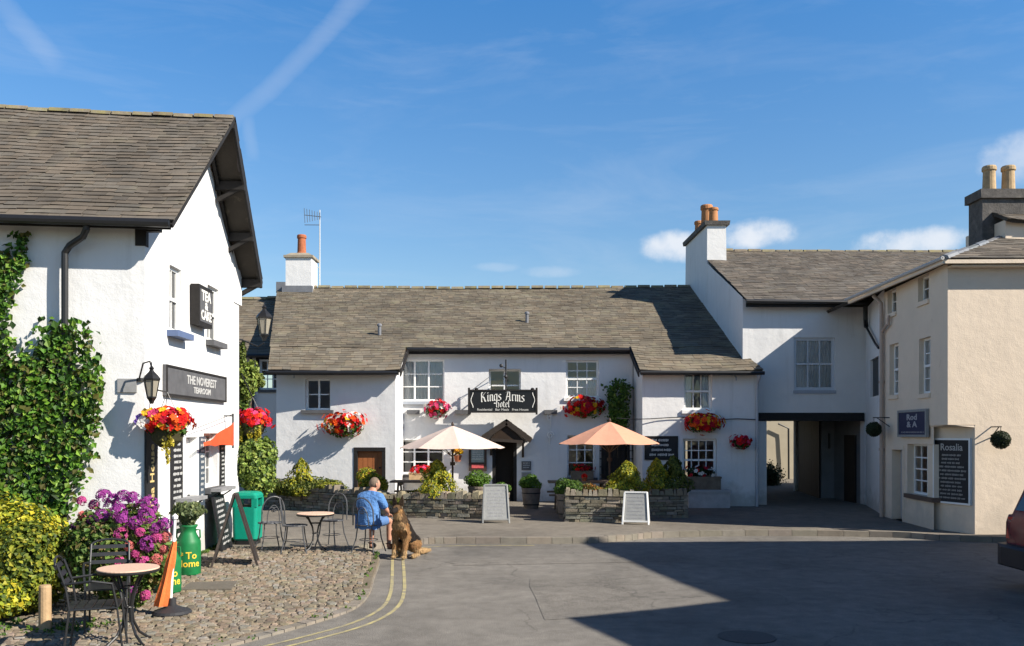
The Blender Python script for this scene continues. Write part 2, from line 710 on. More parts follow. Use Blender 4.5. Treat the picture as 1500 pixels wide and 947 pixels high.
ORED = mat('orange_cloth', (.72, .17, .045), .85, .15, 8, bump2=.01, b2_scale=20)
GREEN = mat('green_churn_paint', (.008, .155, .045), .5, .3, 7, spec=.4, stain=(.05, .10, .05), st_scale=6, st_lo=.58, st_hi=.8)
TEAL = mat('teal_plastic', (.0, .25, .165), .5, .12, 5, spec=.4, stain=(.04, .16, .12), st_scale=5, st_lo=.58, st_hi=.8)
TABLE = mat('mosaic_table_top', (.62, .42, .31), .7, .12, 40)
METAL = mat('grey_wire', (.07, .072, .078), .5, .15, 20, spec=.5)
PLASTIC = mat('pale_plastic', (.6, .6, .58), .5)
YELLOW = mat('yellow_paint', (.44, .375, .17), .85, .25, 9, stain=(.22, .20, .16), st_scale=7, st_lo=.40, st_hi=.64)


# ------------------------------------------------------------------ ground
def ground_mat(name, base, dark, light, cracks=True):
    m = bpy.data.materials.new(name)
    m.use_nodes = True
    nt = m.node_tree
    N, L = nt.nodes, nt.links
    b = N['Principled BSDF']
    b.inputs['Roughness'].default_value = .88
    b.inputs['Specular IOR Level'].default_value = .25
    g = N.new('ShaderNodeNewGeometry')

    def nz(scale, detail, rg=.6, dist=0.0, vec=None):
        t = N.new('ShaderNodeTexNoise')
        t.inputs['Scale'].default_value = scale
        t.inputs['Detail'].default_value = detail
        t.inputs['Roughness'].default_value = rg
        t.inputs['Distortion'].default_value = dist
        L.new(vec or g.outputs['Position'], t.inputs['Vector'])
        return t

    def ramp(src, stops):
        r = N.new('ShaderNodeValToRGB')
        e = r.color_ramp.elements
        e[0].position, e[0].color = stops[0][0], (*stops[0][1], 1)
        e[1].position, e[1].color = stops[-1][0], (*stops[-1][1], 1)
        for p, c in stops[1:-1]:
            x = e.new(p)
            x.color = (*c, 1)
        L.new(src, r.inputs[0])
        return r.outputs[0]
    c1 = ramp(nz(.35, 6, .6, .4).outputs['Fac'], [(.3, dark), (.5, base), (.72, light)])
    sp = ramp(nz(90, 3).outputs['Fac'], [(.3, (.55, .55, .55)), (.7, (1.42, 1.42, 1.42))])
    mu = N.new('ShaderNodeMixRGB')
    mu.blend_type = 'MULTIPLY'
    mu.inputs[0].default_value = 1
    L.new(c1, mu.inputs[1])
    L.new(sp, mu.inputs[2])
    c = mu.outputs[0]
    mid = ramp(nz(4, 6, .7).outputs['Fac'], [(.32, (.78, .78, .78)), (.68, (1.18, 1.18, 1.18))])
    mu = N.new('ShaderNodeMixRGB')
    mu.blend_type = 'MULTIPLY'
    mu.inputs[0].default_value = 1
    L.new(c, mu.inputs[1])
    L.new(mid, mu.inputs[2])
    c = mu.outputs[0]
    if cracks:
        wv = nz(1.5, 4)
        ad = N.new('ShaderNodeMixRGB')
        ad.blend_type = 'ADD'
        ad.inputs[0].default_value = .8
        L.new(g.outputs['Position'], ad.inputs[1])
        L.new(wv.outputs['Color'], ad.inputs[2])
        vo = N.new('ShaderNodeTexVoronoi')
        vo.feature = 'DISTANCE_TO_EDGE'
        vo.inputs['Scale'].default_value = .55
        L.new(ad.outputs[0], vo.inputs['Vector'])
        cr = ramp(vo.outputs['Distance'], [(.0, (1, 1, 1)), (.012, (0, 0, 0))])
        mk = ramp(nz(.5, 2).outputs['Fac'], [(.42, (0, 0, 0)), (.56, (.5, .5, .5))])
        mm = N.new('ShaderNodeMixRGB')
        mm.blend_type = 'MULTIPLY'
        mm.inputs[0].default_value = 1
        L.new(cr, mm.inputs[1])
        L.new(mk, mm.inputs[2])
        mx = N.new('ShaderNodeMixRGB')
        L.new(mm.outputs[0], mx.inputs[0])
        L.new(c, mx.inputs[1])
        mx.inputs[2].default_value = (dark[0] * .4, dark[1] * .4, dark[2] * .4, 1)
        c = mx.outputs[0]
    L.new(c, b.inputs['Base Color'])
    bp = N.new('ShaderNodeBump')
    bp.inputs['Strength'].default_value = 1
    bp.inputs['Distance'].default_value = .006
    L.new(nz(70, 4).outputs['Fac'], bp.inputs['Height'])
    L.new(bp.outputs[0], b.inputs['Normal'])
    return m


ASPHALT = ground_mat('asphalt', (.182, .168, .148), (.126, .117, .104), (.224, .207, .182))
PAVING = ground_mat('paving', (.188, .166, .136), (.145, .128, .106), (.228, .203, .168), False)
PATCH = ground_mat('asphalt_repair', (.174, .160, .140), (.122, .113, .100), (.214, .197, .172))
EARTH = mat('earth', (.12, .11, .07), .95, .3, 2)
KERB = mat('kerb_stone', (.215, .188, .152), .9, .2, 5, .006, 30)
COBB = mat('cobble', (.20, .162, .118), .85, .25, 9, .006, 40, .3)
JOINT = mat('cobble_joint', (.165, .135, .095), .95, .3, 10, .01, 30)


def prism(name, pts, z0, z1, m, kind='structure'):
    mb = MB()
    mb.face([(x, y, z1) for x, y in pts])
    if z0 is not None:
        for i in range(len(pts)):
            a, b = pts[i], pts[(i + 1) % len(pts)]
            mb.face([(a[0], a[1], z0), (b[0], b[1], z0), (b[0], b[1], z1), (a[0], a[1], z1)])
    return tag(mb.build(name, m), kind=kind)


def smooth_line(pts, n=6):
    out = []
    P = [Vector((p[0], p[1], 0)) for p in pts]
    for i in range(len(P) - 1):
        p0, p1, p2, p3 = P[max(i - 1, 0)], P[i], P[i + 1], P[min(i + 2, len(P) - 1)]
        for k in range(n):
            t = k / n
            q = .5 * ((2 * p1) + (p2 - p0) * t + (2 * p0 - 5 * p1 + 4 * p2 - p3) * t * t + (3 * p1 - p0 - 3 * p2 + p3) * t ** 3)
            out.append((q.x, q.y))
    out.append(tuple(P[-1][:2]))
    return out


PV = 0.10
prism('ground', [(-900, -900), (900, -900), (900, 900), (-900, 900)], None, -0.03, EARTH)
prism('road', [(-14, -30), (60, -30), (60, 18.6), (-14, 18.6)], None, 0.0, ASPHALT)
kerb_pts = smooth_line([(-2.7, 14.75), (-2.25, 15.4), (-1.7, 15.9), (-1.0, 16.08), (1.1, 16.08), (2.1, 16.5), (2.9, 17.0), (5, 17.3), (7.3, 17.0), (8.8, 16.25), (14, 15.95), (45, 15.8)], 5)
prism('pavement', [(-14, 14.75)] + [(x, y + .13) for x, y in kerb_pts] + [(45, 70), (-14, 70)], None, PV, PAVING)


def strip(mb, line, w, z0, z1, gap=0.0, seg=.9, col_j=.12, left=True):
    L_ = [Vector((p[0], p[1], 0)) for p in line]
    for i in range(len(L_) - 1):
        a, b = L_[i], L_[i + 1]
        ln = (b - a).length
        k = max(1, int(ln / seg))
        for j in range(k):
            p, q = a.lerp(b, j / k), a.lerp(b, (j + 1) / k)
            t = (q - p).normalized()
            nn = Vector((-t.y, t.x, 0)) * (w if left else -w)
            q2 = q - t * gap
            zz = z1 + rnd(-.004, .004)
            c = jcol((1, 1, 1), col_j)
            mb.hexa([(p.x, p.y, z0), (q2.x, q2.y, z0), (q2.x + nn.x, q2.y + nn.y, z0), (p.x + nn.x, p.y + nn.y, z0)],
                    [(p.x, p.y, zz), (q2.x, q2.y, zz), (q2.x + nn.x, q2.y + nn.y, zz), (p.x + nn.x, p.y + nn.y, zz)], c)


mb = MB()
strip(mb, kerb_pts, .135, -.01, PV + .012, .008)
tag(mb.build('kerb', KERB), kind='structure')

# cobbled forecourt: rises a little towards the inn
edge = smooth_line([(-2.55, 14.9), (-2.12, 14.05), (-1.9, 12.1), (-1.78, 10.9), (-1.82, 10.0), (-2.15, 9.2), (-2.65, 8.3), (-3.2, 7.4), (-4.3, 6.0), (-5.5, 4.4)], 6)


def zc(y):
    t = min(1, max(0, (y - 9.5) / 5.0))
    return .012 + (PV - .012) * t * t * (3 - 2 * t)


mb = MB()
for i in range(len(edge) - 1):
    (xa, ya), (xb, yb) = edge[i], edge[i + 1]
    mb.face([(-13, ya, zc(ya) - .006), (-13, yb, zc(yb) - .006), (xb, yb, zc(yb) - .006), (xa, ya, zc(ya) - .006)])
    mb.face([(xa, ya, zc(ya) - .006), (xb, yb, zc(yb) - .006), (xb + .01, yb, -.01), (xa + .01, ya, -.01)])
tag(mb.build('cobble_bed', JOINT), kind='structure')
mb = MB()


def edge_x(y):
    for i in range(len(edge) - 1):
        (xa, ya), (xb, yb) = edge[i], edge[i + 1]
        if yb <= y <= ya:
            return xa + (xb - xa) * (ya - y) / max(1e-6, ya - yb)
    return -9


y = 5.2
while y < 14.8:
    row = rnd(.06, .105)
    x = edge_x(y) - .12
    while x > -6.4:
        w = rnd(.055, .135)
        if y > 11.4 and x < -4.95:
            break
        cx_, cy_ = x - w / 2 + rnd(-.012, .012), y + row / 2 + rnd(-.02, .02) + .05 * math.sin(x * 2.1)
        a = rnd(-.14, .14) + .25
        z = zc(cy_)
        hw, hl, h = w * .49, row * .47, rnd(.004, .018)
        ca, sa = math.cos(a), math.sin(a)

        def q(u, v, zz):
            return (cx_ + u * ca - v * sa, cy_ + u * sa + v * ca, z + zz)
        c = jcol((1, 1, 1), .30)
        if random.random() < .15:
            c = jcol((1.05, 1.18, 1.35), .2)
        b8 = [q(-hw, -hl * .7, -.01), q(-hw * .7, -hl, -.01), q(hw * .7, -hl, -.01), q(hw, -hl * .7, -.01), q(hw, hl * .7, -.01), q(hw * .7, hl, -.01), q(-hw * .7, hl, -.01), q(-hw, hl * .7, -.01)]
        dz = [rnd(-.008, .008) for _ in range(8)]
        t8 = [tuple(Vector((cx_, cy_, 0)) + (Vector(p) - Vector((cx_, cy_, 0))) * .74) for p in b8]
        t8 = [(p[0], p[1], z + h + dz[k]) for k, p in enumerate(t8)]
        i0 = len(mb.v)
        mb.v += b8 + t8
        for k in range(8):
            mb.f.append((i0 + k, i0 + (k + 1) % 8, i0 + 8 + (k + 1) % 8, i0 + 8 + k))
            mb.c.append(c)
        mb.f.append(tuple(i0 + 8 + k for k in range(8)))
        mb.c.append(c)
        x -= w
    y += row
tag(mb.build('cobbles', COBB), kind='structure')
mb = MB()
strip(mb, [(x + .02, y) for x, y in edge[::-1]], .13, -.01, .03, .01, .5, .15)
tag(mb.build('cobble_edging', KERB), kind='structure')
# smooth stone slabs set in the cobbles
mb = MB()
for x, y, w, l, a in ((-3.85, 11.35, .62, .5, .1),):
    ca, sa = math.cos(a), math.sin(a)
    pts = [(x + u * ca - v * sa, y + u * sa + v * ca) for u, v in ((-w / 2, -l / 2), (w / 2, -l / 2 * 1.1), (w / 2 * .9, l / 2), (-w / 2, l / 2 * .9))]
    mb.hexa([(p[0], p[1], -.02) for p in pts], [(p[0], p[1], zc(p[1]) + .022) for p in pts], (.62, .62, .62))
tag(mb.build('stone_slabs', KERB), kind='structure')


def painted(name, line, w, z=.004, m=YELLOW):
    mb = MB()
    L_ = [Vector((p[0], p[1], 0)) for p in line]
    for i in range(len(L_) - 1):
        a, b = L_[i], L_[i + 1]
        t0 = (L_[min(i + 1, len(L_) - 1)] - L_[max(i - 1, 0)]).normalized()
        t1 = (L_[min(i + 2, len(L_) - 1)] - L_[i]).normalized()
        n0, n1 = Vector((-t0.y, t0.x, 0)) * w / 2, Vector((-t1.y, t1.x, 0)) * w / 2
        mb.face([(a.x - n0.x, a.y - n0.y, z), (b.x - n1.x, b.y - n1.y, z), (b.x + n1.x, b.y + n1.y, z), (a.x + n0.x, a.y + n0.y, z)])
    return tag(mb.build(name, m), kind='structure')


yl = smooth_line([(-1.90, 14.1), (-1.70, 12.6), (-1.53, 11.2), (-1.49, 10.2), (-1.66, 9.4), (-2.02, 8.75), (-2.6, 7.95), (-3.3, 7.0), (-4.2, 5.8)], 8)
painted('road_line', yl, .045)
painted('road_line', [(x + .17, y - .02 - .05 * max(0, min(1, (10.6 - y)))) for x, y in yl], .045)
painted('road_line', smooth_line([(-1.9, 15.35), (-1.2, 15.7), (-.3, 15.8), (.4, 15.8)], 5), .05)

# an old repair in the road surface
for pts in ([(.35, 9.5), (1.55, 9.75), (1.35, 12.4), (.25, 12.2)], [(3.4, 7.9), (4.5, 8.1), (4.4, 8.6), (3.3, 8.4)], [(-.9, 13.4), (2.8, 13.9), (2.75, 14.4), (-.95, 13.9)]):
    mb = MB()
    pp = smooth_line([p for k in range(4) for p in (pts[k], ((pts[k][0] + pts[(k + 1) % 4][0]) / 2 + rnd(-.06, .06), (pts[k][1] + pts[(k + 1) % 4][1]) / 2 + rnd(-.06, .06)))] + [pts[0]], 2)[:-1]
    mb.face([(x, y, .004) for x, y in pp])
    tag(mb.build('road_patch', PATCH), kind='structure')
# iron covers in the road
mb = MB()
mb.lathe([(.28, 0), (.28, .006), (.0, .006)], (2.3, 8.7, .001), 24)
tag(mb.build('road_cover', mat('cast_iron', (.05, .048, .045), .6, .3, 30)), kind='structure')


# ------------------------------------------------------------------ building kit
def wall(mb, fr, z0, z1, openings=(), top=None, thick=.32, wob=.012, u0=0.0, u1=None):
    u1 = fr.L if u1 is None else u1
    us, zs = {u0, u1}, {z0, z1}
    for a, b, c, d in openings:
        us |= {a, b}
        zs |= {max(c, z0), d}
    if top:
        us |= {p[0] for p in top}

    def dense(vals, step):
        vals = sorted(vals)
        out = []
        for a, b in zip(vals, vals[1:]):
            if b - a < 1e-5:
                continue
            k = max(1, int(math.ceil((b - a) / step)))
            out += [a + (b - a) * i / k for i in range(k)]
        return out + [vals[-1]]
    us, zs = dense(us, .45), dense(zs, .45)

    def off(u, z):
        e = min(u - u0, u1 - u) if u1 > u0 else 0
        k = min(1, max(0, e / .25))
        p = fr.P(u, z)
        return (noise.noise(p * .9) + .5 * noise.noise(p * 2.3)) * wob * k

    def V(u, z):
        return fr.P(u, z, off(u, z))
    for i in range(len(us) - 1):
        for j in range(len(zs) - 1):
            um, zm = (us[i] + us[i + 1]) / 2, (zs[j] + zs[j + 1]) / 2
            if any(a < um < b and c < zm < d for a, b, c, d in openings):
                continue
            q = [(us[i], zs[j]), (us[i + 1], zs[j]), (us[i + 1], zs[j + 1]), (us[i], zs[j + 1])]
            mb.face([V(*p) for p in q])
            mb.face([fr.P(min(max(p[0], u0 + .09), u1 - .09), p[1], -thick) for p in q[::-1]])
    if top:
        def tz(u):
            for (a, za), (b, zb) in zip(top, top[1:]):
                if a - 1e-6 <= u <= b + 1e-6:
                    return za + (zb - za) * (u - a) / (b - a)
            return z1
        for i in range(len(us) - 1):
            a, b = us[i], us[i + 1]
            za, zb = tz(a), tz(b)
            k = 3
            for j in range(k):
                l0, l1, h0, h1 = z1 + (za - z1) * j / k, z1 + (zb - z1) * j / k, z1 + (za - z1) * (j + 1) / k, z1 + (zb - z1) * (j + 1) / k
                mb.face([V(a, l0), V(b, l1), V(b, h1), V(a, h0)])
            mb.face([fr.P(a, z1, -thick), fr.P(a, za, -thick), fr.P(b, zb, -thick), fr.P(b, z1, -thick)])
    for a, b, c, d in openings:
        c = max(c, z0)
        for lst in ([(a, z) for z in zs if c - 1e-6 <= z <= d + 1e-6], [(b, z) for z in zs[::-1] if c - 1e-6 <= z <= d + 1e-6],
                    [(u, d) for u in us if a - 1e-6 <= u <= b + 1e-6], [(u, c) for u in us[::-1] if a - 1e-6 <= u <= b + 1e-6]):
            for p, q in zip(lst, lst[1:]):
                mb.face([V(*p), V(*q), fr.P(*q, -thick), fr.P(*p, -thick)][::-1])


def slates(mb, P00, P10, P11, P01, course=.17, width=.28, th=.012, slab=.07, tone=1.0, jit=.22):
    width *= .78
    th *= .75
    P00, P10, P11, P01 = map(Vector, (P00, P10, P11, P01))
    nrm = (P10 - P00).cross(P01 - P00).normalized()

    def B(u, v, h=0.0):
        p = (P00 * (1 - u) + P10 * u) * (1 - v) + (P01 * (1 - u) + P11 * u) * v
        k = 4 * u * (1 - u) if u < .06 or u > .94 else .22 + .78 * math.sin(math.pi * u)
        return p + nrm * (h - .045 * k + .05 * k * noise.noise(p * .45) + .012 * noise.noise(p * 1.6))
    dk = (.35, .35, .35)
    nu_, nv_ = 16, 8
    G = [[[B(a / nu_, b / nv_, h) for a in range(nu_ + 1)] for b in range(nv_ + 1)] for h in (-.006, -slab)]
    for b in range(nv_):
        for a in range(nu_):
            mb.face([G[0][b][a], G[0][b][a + 1], G[0][b + 1][a + 1], G[0][b + 1][a]], dk)
            mb.face([G[1][b + 1][a], G[1][b + 1][a + 1], G[1][b][a + 1], G[1][b][a]], dk)
    for a in range(nu_):
        mb.face([G[1][0][a], G[1][0][a + 1], G[0][0][a + 1], G[0][0][a]], dk)
        mb.face([G[0][nv_][a], G[0][nv_][a + 1], G[1][nv_][a + 1], G[1][nv_][a]], dk)
    for b in range(nv_):
        mb.face([G[0][b][0], G[0][b + 1][0], G[1][b + 1][0], G[1][b][0]], dk)
        mb.face([G[1][b][nu_], G[1][b + 1][nu_], G[0][b + 1][nu_], G[0][b][nu_]], dk)
    H = ((P01 - P00).length + (P11 - P10).length) / 2
    W = ((P10 - P00).length + (P11 - P01).length) / 2
    n = max(1, int(H / course))
    for i in range(n):
        frac = i / n
        v0, v1 = i / n - (.15 / n if i == 0 else 0), min(1.0, (i + 1.25) / n)
        wd = width * (1.2 - .45 * frac)
        u = -.002 - rnd(0, 1) * wd / W
        while u < 1.0:
            du = wd * rnd(.65, 1.35) / W
            a, b = max(u, -.003), min(u + du - .006 / W, 1.003)
            u += du
            if b - a < .03 / W:
                continue
            g = tone * (1 + rnd(-jit, jit) * (1.4 if random.random() < .12 else .8))
            w_ = rnd(-.04, .05)
            c = (g * (1 + w_), g, g * (1 - w_))
            sag = rnd(-.16, .08) / n - (rnd(.2, .6) / n if random.random() < .02 and i else 0)
            h0, h1, h2 = th * rnd(.9, 1.9), th * rnd(.9, 1.9), th * .25
            p = [B(a, v0 + sag, h0), B(b, v0 + sag * rnd(.6, 1.2), h1), B(b, v1, h2), B(a, v1, h2)]
            mb.face(p, c)
            lo = [B(a, v0 + sag, -.003), B(b, v0 + sag, -.003)]
            cc = (c[0] * .75, c[1] * .75, c[2] * .75)
            mb.face([lo[0], lo[1], p[1], p[0]], (cc[0] * .8, cc[1] * .8, cc[2] * .8))
            mb.face([p[1], lo[1], p[2]], cc)
            mb.face([lo[0], p[0], p[3]], cc)


def ridge(mb, A, B_, r=.10, seg=.45):
    A, B_ = Vector(A), Vector(B_)
    n = max(1, int((B_ - A).length / seg))
    t = (B_ - A).normalized()
    s = t.cross(Vector((0, 0, 1))).normalized()
    for i in range(n):
        p, q = A.lerp(B_, i / n), A.lerp(B_, (i + 1) / n - .004)
        dz = rnd(-.012, .012) - .035 * math.sin(math.pi * (i + .5) / n) + .02 * noise.noise(p * .6)
        c = jcol((1, 1, 1), .25)
        pr = [(-1.1, -.55), (-.75, .12), (0, .42), (.75, .12), (1.1, -.55)]
        L0 = [p + s * a * r + Vector((0, 0, b * r + dz)) for a, b in pr]
        L1 = [q + s * a * r + Vector((0, 0, b * r + dz)) for a, b in pr]
        for k in range(4):
            mb.face([L0[k], L1[k], L1[k + 1], L0[k + 1]], c)
        mb.face(L0, c)
        mb.face(L1[::-1], c)


def window(parent, fr, r, cols=2, rows=2, rec=.14, sash=False, curtain=None, sill=SILL, sill_out=.07, frame=WPAINT, fw=.055, bar=.022, sill_ext=.06, label=None):
    u0, u1, z0, z1 = r
    mb = MB()
    n0, n1 = -rec - .05, -rec
    mb.fbox(fr, u0 - .01, u0 + fw, z0 - .01, z1 + .01, n0, n1)
    mb.fbox(fr, u1 - fw, u1 + .01, z0 - .01, z1 + .01, n0, n1)
    mb.fbox(fr, u0 + fw, u1 - fw, z0 - .01, z0 + fw * 1.1, n0, n1)
    mb.fbox(fr, u0 + fw, u1 - fw, z1 - fw, z1 + .01, n0, n1)
    a, b, c, d = u0 + fw, u1 - fw, z0 + fw * 1.1, z1 - fw
    for i in range(1, cols):
        u = a + (b - a) * i / cols
        w = bar * (1.7 if sash == 'casement' else 1)
        mb.fbox(fr, u - w / 2, u + w / 2, c, d, n0 + .012, n1 - .006)
    for j in range(1, rows):
        z = c + (d - c) * j / rows
        h = bar
        if sash is True and j * 2 == rows:
            h = .05
        for i in range(cols):
            ua, ub = a + (b - a) * i / cols + bar * .8, a + (b - a) * (i + 1) / cols - bar * .8
            if sash is True and j * 2 == rows:
                mb.fbox(fr, ua - bar, ub + bar, z - h / 2, z + h / 2, n0 + .008, n1 + .012)
                continue
            mb.fbox(fr, ua - bar * .2, ub + bar * .2, z - h / 2, z + h / 2, n0 + .014, n1 - .009)
    o = mb.build('window', frame, parent)
    if label:
        o['label'] = label
    g = MB()
    g.face([fr.P(a, c, n0 + .025), fr.P(b, c, n0 + .025), fr.P(b, d, n0 + .025), fr.P(a, d, n0 + .025)])
    g.build('pane', GLASS, o)
    if sill:
        s = MB()
        s.fbox(fr, u0 - sill_ext, u1 + sill_ext, z0 - .09, z0 - .002, -rec, sill_out)
        s.build('sill', sill, o)
    if curtain:
        k = MB()
        n = 44
        lo = c if curtain != 'half' else c + (d - c) * 0
        spans = [(a - .02, b + .02)] if curtain in ('full', 'half') else [(a - .02, a + (b - a) * .26), (b - (b - a) * .26, b + .02)]
        top = d if curtain != 'half' else c + (d - c) * .55
        for s0, s1 in spans:
            m_ = max(8, int(n * (s1 - s0) / (b - a)))
            pts = []
            for i in range(m_ + 1):
                u = s0 + (s1 - s0) * i / m_
                pts.append((u, n0 - .012 + .014 * math.sin(i * 1.7) + rnd(-.006, .006)))
            for (ua, na), (ub, nb) in zip(pts, pts[1:]):
                k.face([fr.P(ua, lo - .02, na), fr.P(ub, lo - .02, nb), fr.P(ub, top + .02, nb), fr.P(ua, top + .02, na)])
        k.build('curtain', CURT, o)
    return o


def door(parent, fr, r, m, frame=TIMBER, rec=.1, panels=True, handle=True, label=None):
    u0, u1, z0, z1 = r
    mb = MB()
    mb.fbox(fr, u0 + .06, u1 - .06, z0 + .01, z1 - .06, -rec - .05, -rec)
    w = u1 - u0
    k = 5
    for i in range(k):
        a = u0 + .06 + (w - .12) * i / k
        mb.fbox(fr, a + .006, a + (w - .12) / k - .006, z0 + .04, z1 - .09, -rec, -rec + .012)
    o = mb.build('door', m, parent)
    if label:
        o['label'] = label
    f = MB()
    f.fbox(fr, u0 - .03, u0 + .06, z0, z1, -rec - .06, .015)
    f.fbox(fr, u1 - .06, u1 + .03, z0, z1, -rec - .06, .015)
    f.fbox(fr, u0 - .03, u1 + .03, z1 - .06, z1 + .04, -rec - .06, .02)
    f.build('door_frame', frame, o)
    if handle:
        h = MB()
        h.ball(fr.P(u1 - .13, z0 + 1.0, -rec + .03), (.025, .025, .025), 8, 6)
        h.build('handle', BLACK, o)
    return o


def pipe(name, parent, pts, r=.035, m=BLACK):
    mb = MB()
    mb.tube(pts, r, 10)
    pts = [Vector(p) for p in pts]
    a, b = pts[-2], pts[-1]
    ln = (b - a).length
    for i in range(1, max(2, int(ln / 1.2))):
        p = a.lerp(b, i / max(2, int(ln / 1.2)))
        mb.lathe([(r * 1.35, -.03), (r * 1.35, .03)], p, 10)
    return mb.build(name, m, parent, smooth=False)


def chimney_pot(mb, c, h, r):
    mb.lathe([(r * 1.15, 0), (r * 1.15, h * .08), (r, h * .12), (r * .9, h * .8), (r * 1.08, h * .84), (r * 1.08, h * .95), (r * .95, h), (r * .75, h), (r * .7, h * .8)], c, 16)


# ------------------------------------------------------------------ left cottage (tea room)
LC = thing('tearoom_cottage', 'white rendered two storey cottage with slate roof and ivy, gable end facing the square', 'building', (-7.6, 13.6, 0))
CL, C0, C1, CB = (-11.0, 10.99), (-4.86, 11.75), (-5.0, 16.25), (-11.2, 15.6)
lf, lg, lb = Fr(CL, C0), Fr(C0, C1), Fr(C1, CB)
gw1 = lg.rect(248, 392, 265, 487)
gw2 = lg.rect(303.5, 421, 320, 501)
gdoor = (lg.U(269), lg.U(289), .03, 2.0)
gwin = (lg.U(299), lg.U(319), 1.12, 2.0)
mb = MB()
wall(mb, lf, -.05, 5.0)
gtop = [(0, 4.93), (2.24, 6.86), (lg.L, 5.0)]
wall(mb, lg, -.05, 4.93, [gw1, gw2, gdoor, gwin], gtop)
wall(mb, lb, -.05, 5.0)
wall(mb, Fr(CB, CL), -.05, 4.93, (), [(0, 4.95), (2.3, 6.9), (4.6, 4.95)])
mb.build('wall', WHITE, LC, smooth=True)
E1, RG, EB = Vector((-4.4, 11.5, 4.76)), Vector((-4.4, 14.05, 7.01)), Vector((-4.66, 16.5, 4.88))
E1L, RGL, EBL = Vector((-11.4, 10.63, 4.76)), Vector((-11.4, 13.18, 7.06)), Vector((-11.6, 15.7, 4.9))
mb = MB()
slates(mb, E1L, E1, RG, RGL, .105, .26, .017, .06, 1.0, .15)
slates(mb, EB, EBL, RGL, RG, .2, .4, .014, .06, .9)
rf = mb.build('roof', SLATE_D, LC)
mb = MB()
ridge(mb, RGL, RG + Vector((.02, 0, 0)), .085, .3)
mb.build('ridge_tiles', RIDGE, rf)
# bargeboards, purlin ends and boarded underside of the gable overhang
mb = MB()
for a, b in ((E1, RG), (EB, RG)):
    t = (b - a).normalized()
    dn = Vector((0, 0, -.13))
    if a is EB:
        mb.beam(a + dn, b + dn, .035, .17, (0, 0, 1))
    else:
        mb.beam(a + Vector((-.01, 0, -.075)), b + Vector((-.01, 0, -.075)), .03, .05, (0, 0, 1))
        continue
    nn = Vector((-.42, .0, 0))
    mb.beam(a + nn + dn, b + nn + dn, .05, .20)
for k in (.04, .36, .68):
    p = EB.lerp(RG, k) + Vector((0, 0, -.20))
    mb.beam(p + Vector((-.5, 0, 0)), p + Vector((.02, 0, 0)), .12, .14)
    mb.beam(p + Vector((-.44, .0, -.24)), p + Vector((-.08, 0, -.04)), .07, .07)
p = E1 + Vector((0, .28, .02))
mb.beam(p + Vector((-.5, 0, -.06)), p + Vector((-.26, 0, -.06)), .09, .10)
mb.fbox(lf, lf.L - .12, lf.L + .02, 4.48, 4.83, -.1, .02)
mb.build('bargeboard', TIMBER, LC)
mb = MB()
for a, b in ((E1, RG), (EB, RG)):
    n_ = 7
    for i in range(n_):
        p, q = a.lerp(b, i / n_ + .01), a.lerp(b, (i + 1) / n_ - .01)
        off = Vector((0, 0, -.085))
        w = Vector((-.40, 0, 0))
        o2 = Vector((-.03, 0, 0))
        mb.hexa([p + off + w, q + off + w, q + off + o2, p + off + o2], [p + off + w + Vector((0, 0, .015)), q + off + w + Vector((0, 0, .015)), q + off + o2 + Vector((0, 0, .015)), p + off + o2 + Vector((0, 0, .015))], jcol((1, 1, 1), .2))
mb.build('soffit', SOFFIT, LC)
# gutter and swan-neck downpipe
mb = MB()
fo = Vector((0, .05, -.055))
mb.beam(E1L + fo, E1 + fo + Vector((-.04, 0, 0)), .03, .11)
mb.build('fascia', TIMBER, LC)
mb = MB()
g0, g1 = E1L + Vector((0, -.05, -.05)), E1 + Vector((-.02, -.05, -.05))
mb.tube([g0, g1], .055, 10)
for k in range(1, 9):
    p = g0.lerp(g1, k / 9)
    mb.beam(p + Vector((0, 0, -.02)), p + Vector((0, .22, -.02)), .03, .03)
gt = mb.build('gutter', BLACK, LC)
ux = lf.U(100)
ug = lf.U(138)
pipe('downpipe', gt, [lf.P(ug, 4.70, .30), lf.P(ug, 4.62, .29), lf.P(ug - .06, 4.53, .24), lf.P(ux + .07, 4.43, .15), lf.P(ux, 4.34, .12), lf.P(ux, 4.2, .12), lf.P(ux, .1, .12)], .043)
window(LC, lg, gw1, 2, 2, .05, True, None, BLUE, .16, WPAINT, .05, .02, .10)
window(LC, lg, gw2, 2, 2, .05, True, None, SILL, .13, WPAINT, .05, .02, .08)
door(LC, lg, gdoor, WPAINT, WPAINT, .12, label='white painted shop door')
window(LC, lg, gwin, 3, 3, .12, False, None, SILL, .12, WPAINT, .04, .02)
# stone back stack stub behind the gable
mb = MB()
mb.fbox(lg, lg.L - .35, lg.L + .12, 4.35, 4.98, -.4, .02)
mb.build('corbel', WHITE, LC)

# hanging things on the gable
t = thing('sign_board', 'long dark grey signboard with white lettering high on the white gable wall', 'sign', lg.P(lg.U(282), 2.7))
ra = lg.rect(238, 537, 327, 583)
mb = MB()
mb.fbox(lg, ra[0], ra[1], 2.53, 2.965, .003, .05)
mb.build('board', BOARDG, t)
mb = MB()
for a, b, c, d in ((ra[0], ra[1], 2.53, 2.56), (ra[0], ra[1], 2.935, 2.965), (ra[0], ra[0] + .04, 2.56, 2.935), (ra[1] - .04, ra[1], 2.56, 2.935)):
    mb.fbox(lg, a, b, c, d, .05, .062)
mb.build('border', TIMBER, t)
mb = MB()
um = (ra[0] + ra[1]) / 2 + .15
text_into(mb, 'THE NOVEREST', lg.M(um, 2.80, .053), .185, .003, .003, sx=1.12)
text_into(mb, 'TEAROOM', lg.M(um, 2.655, .053), .13, .003, .003, sx=1.35)
mb.build('lettering', mat('faded_lettering', (.46, .455, .44), .8), t)

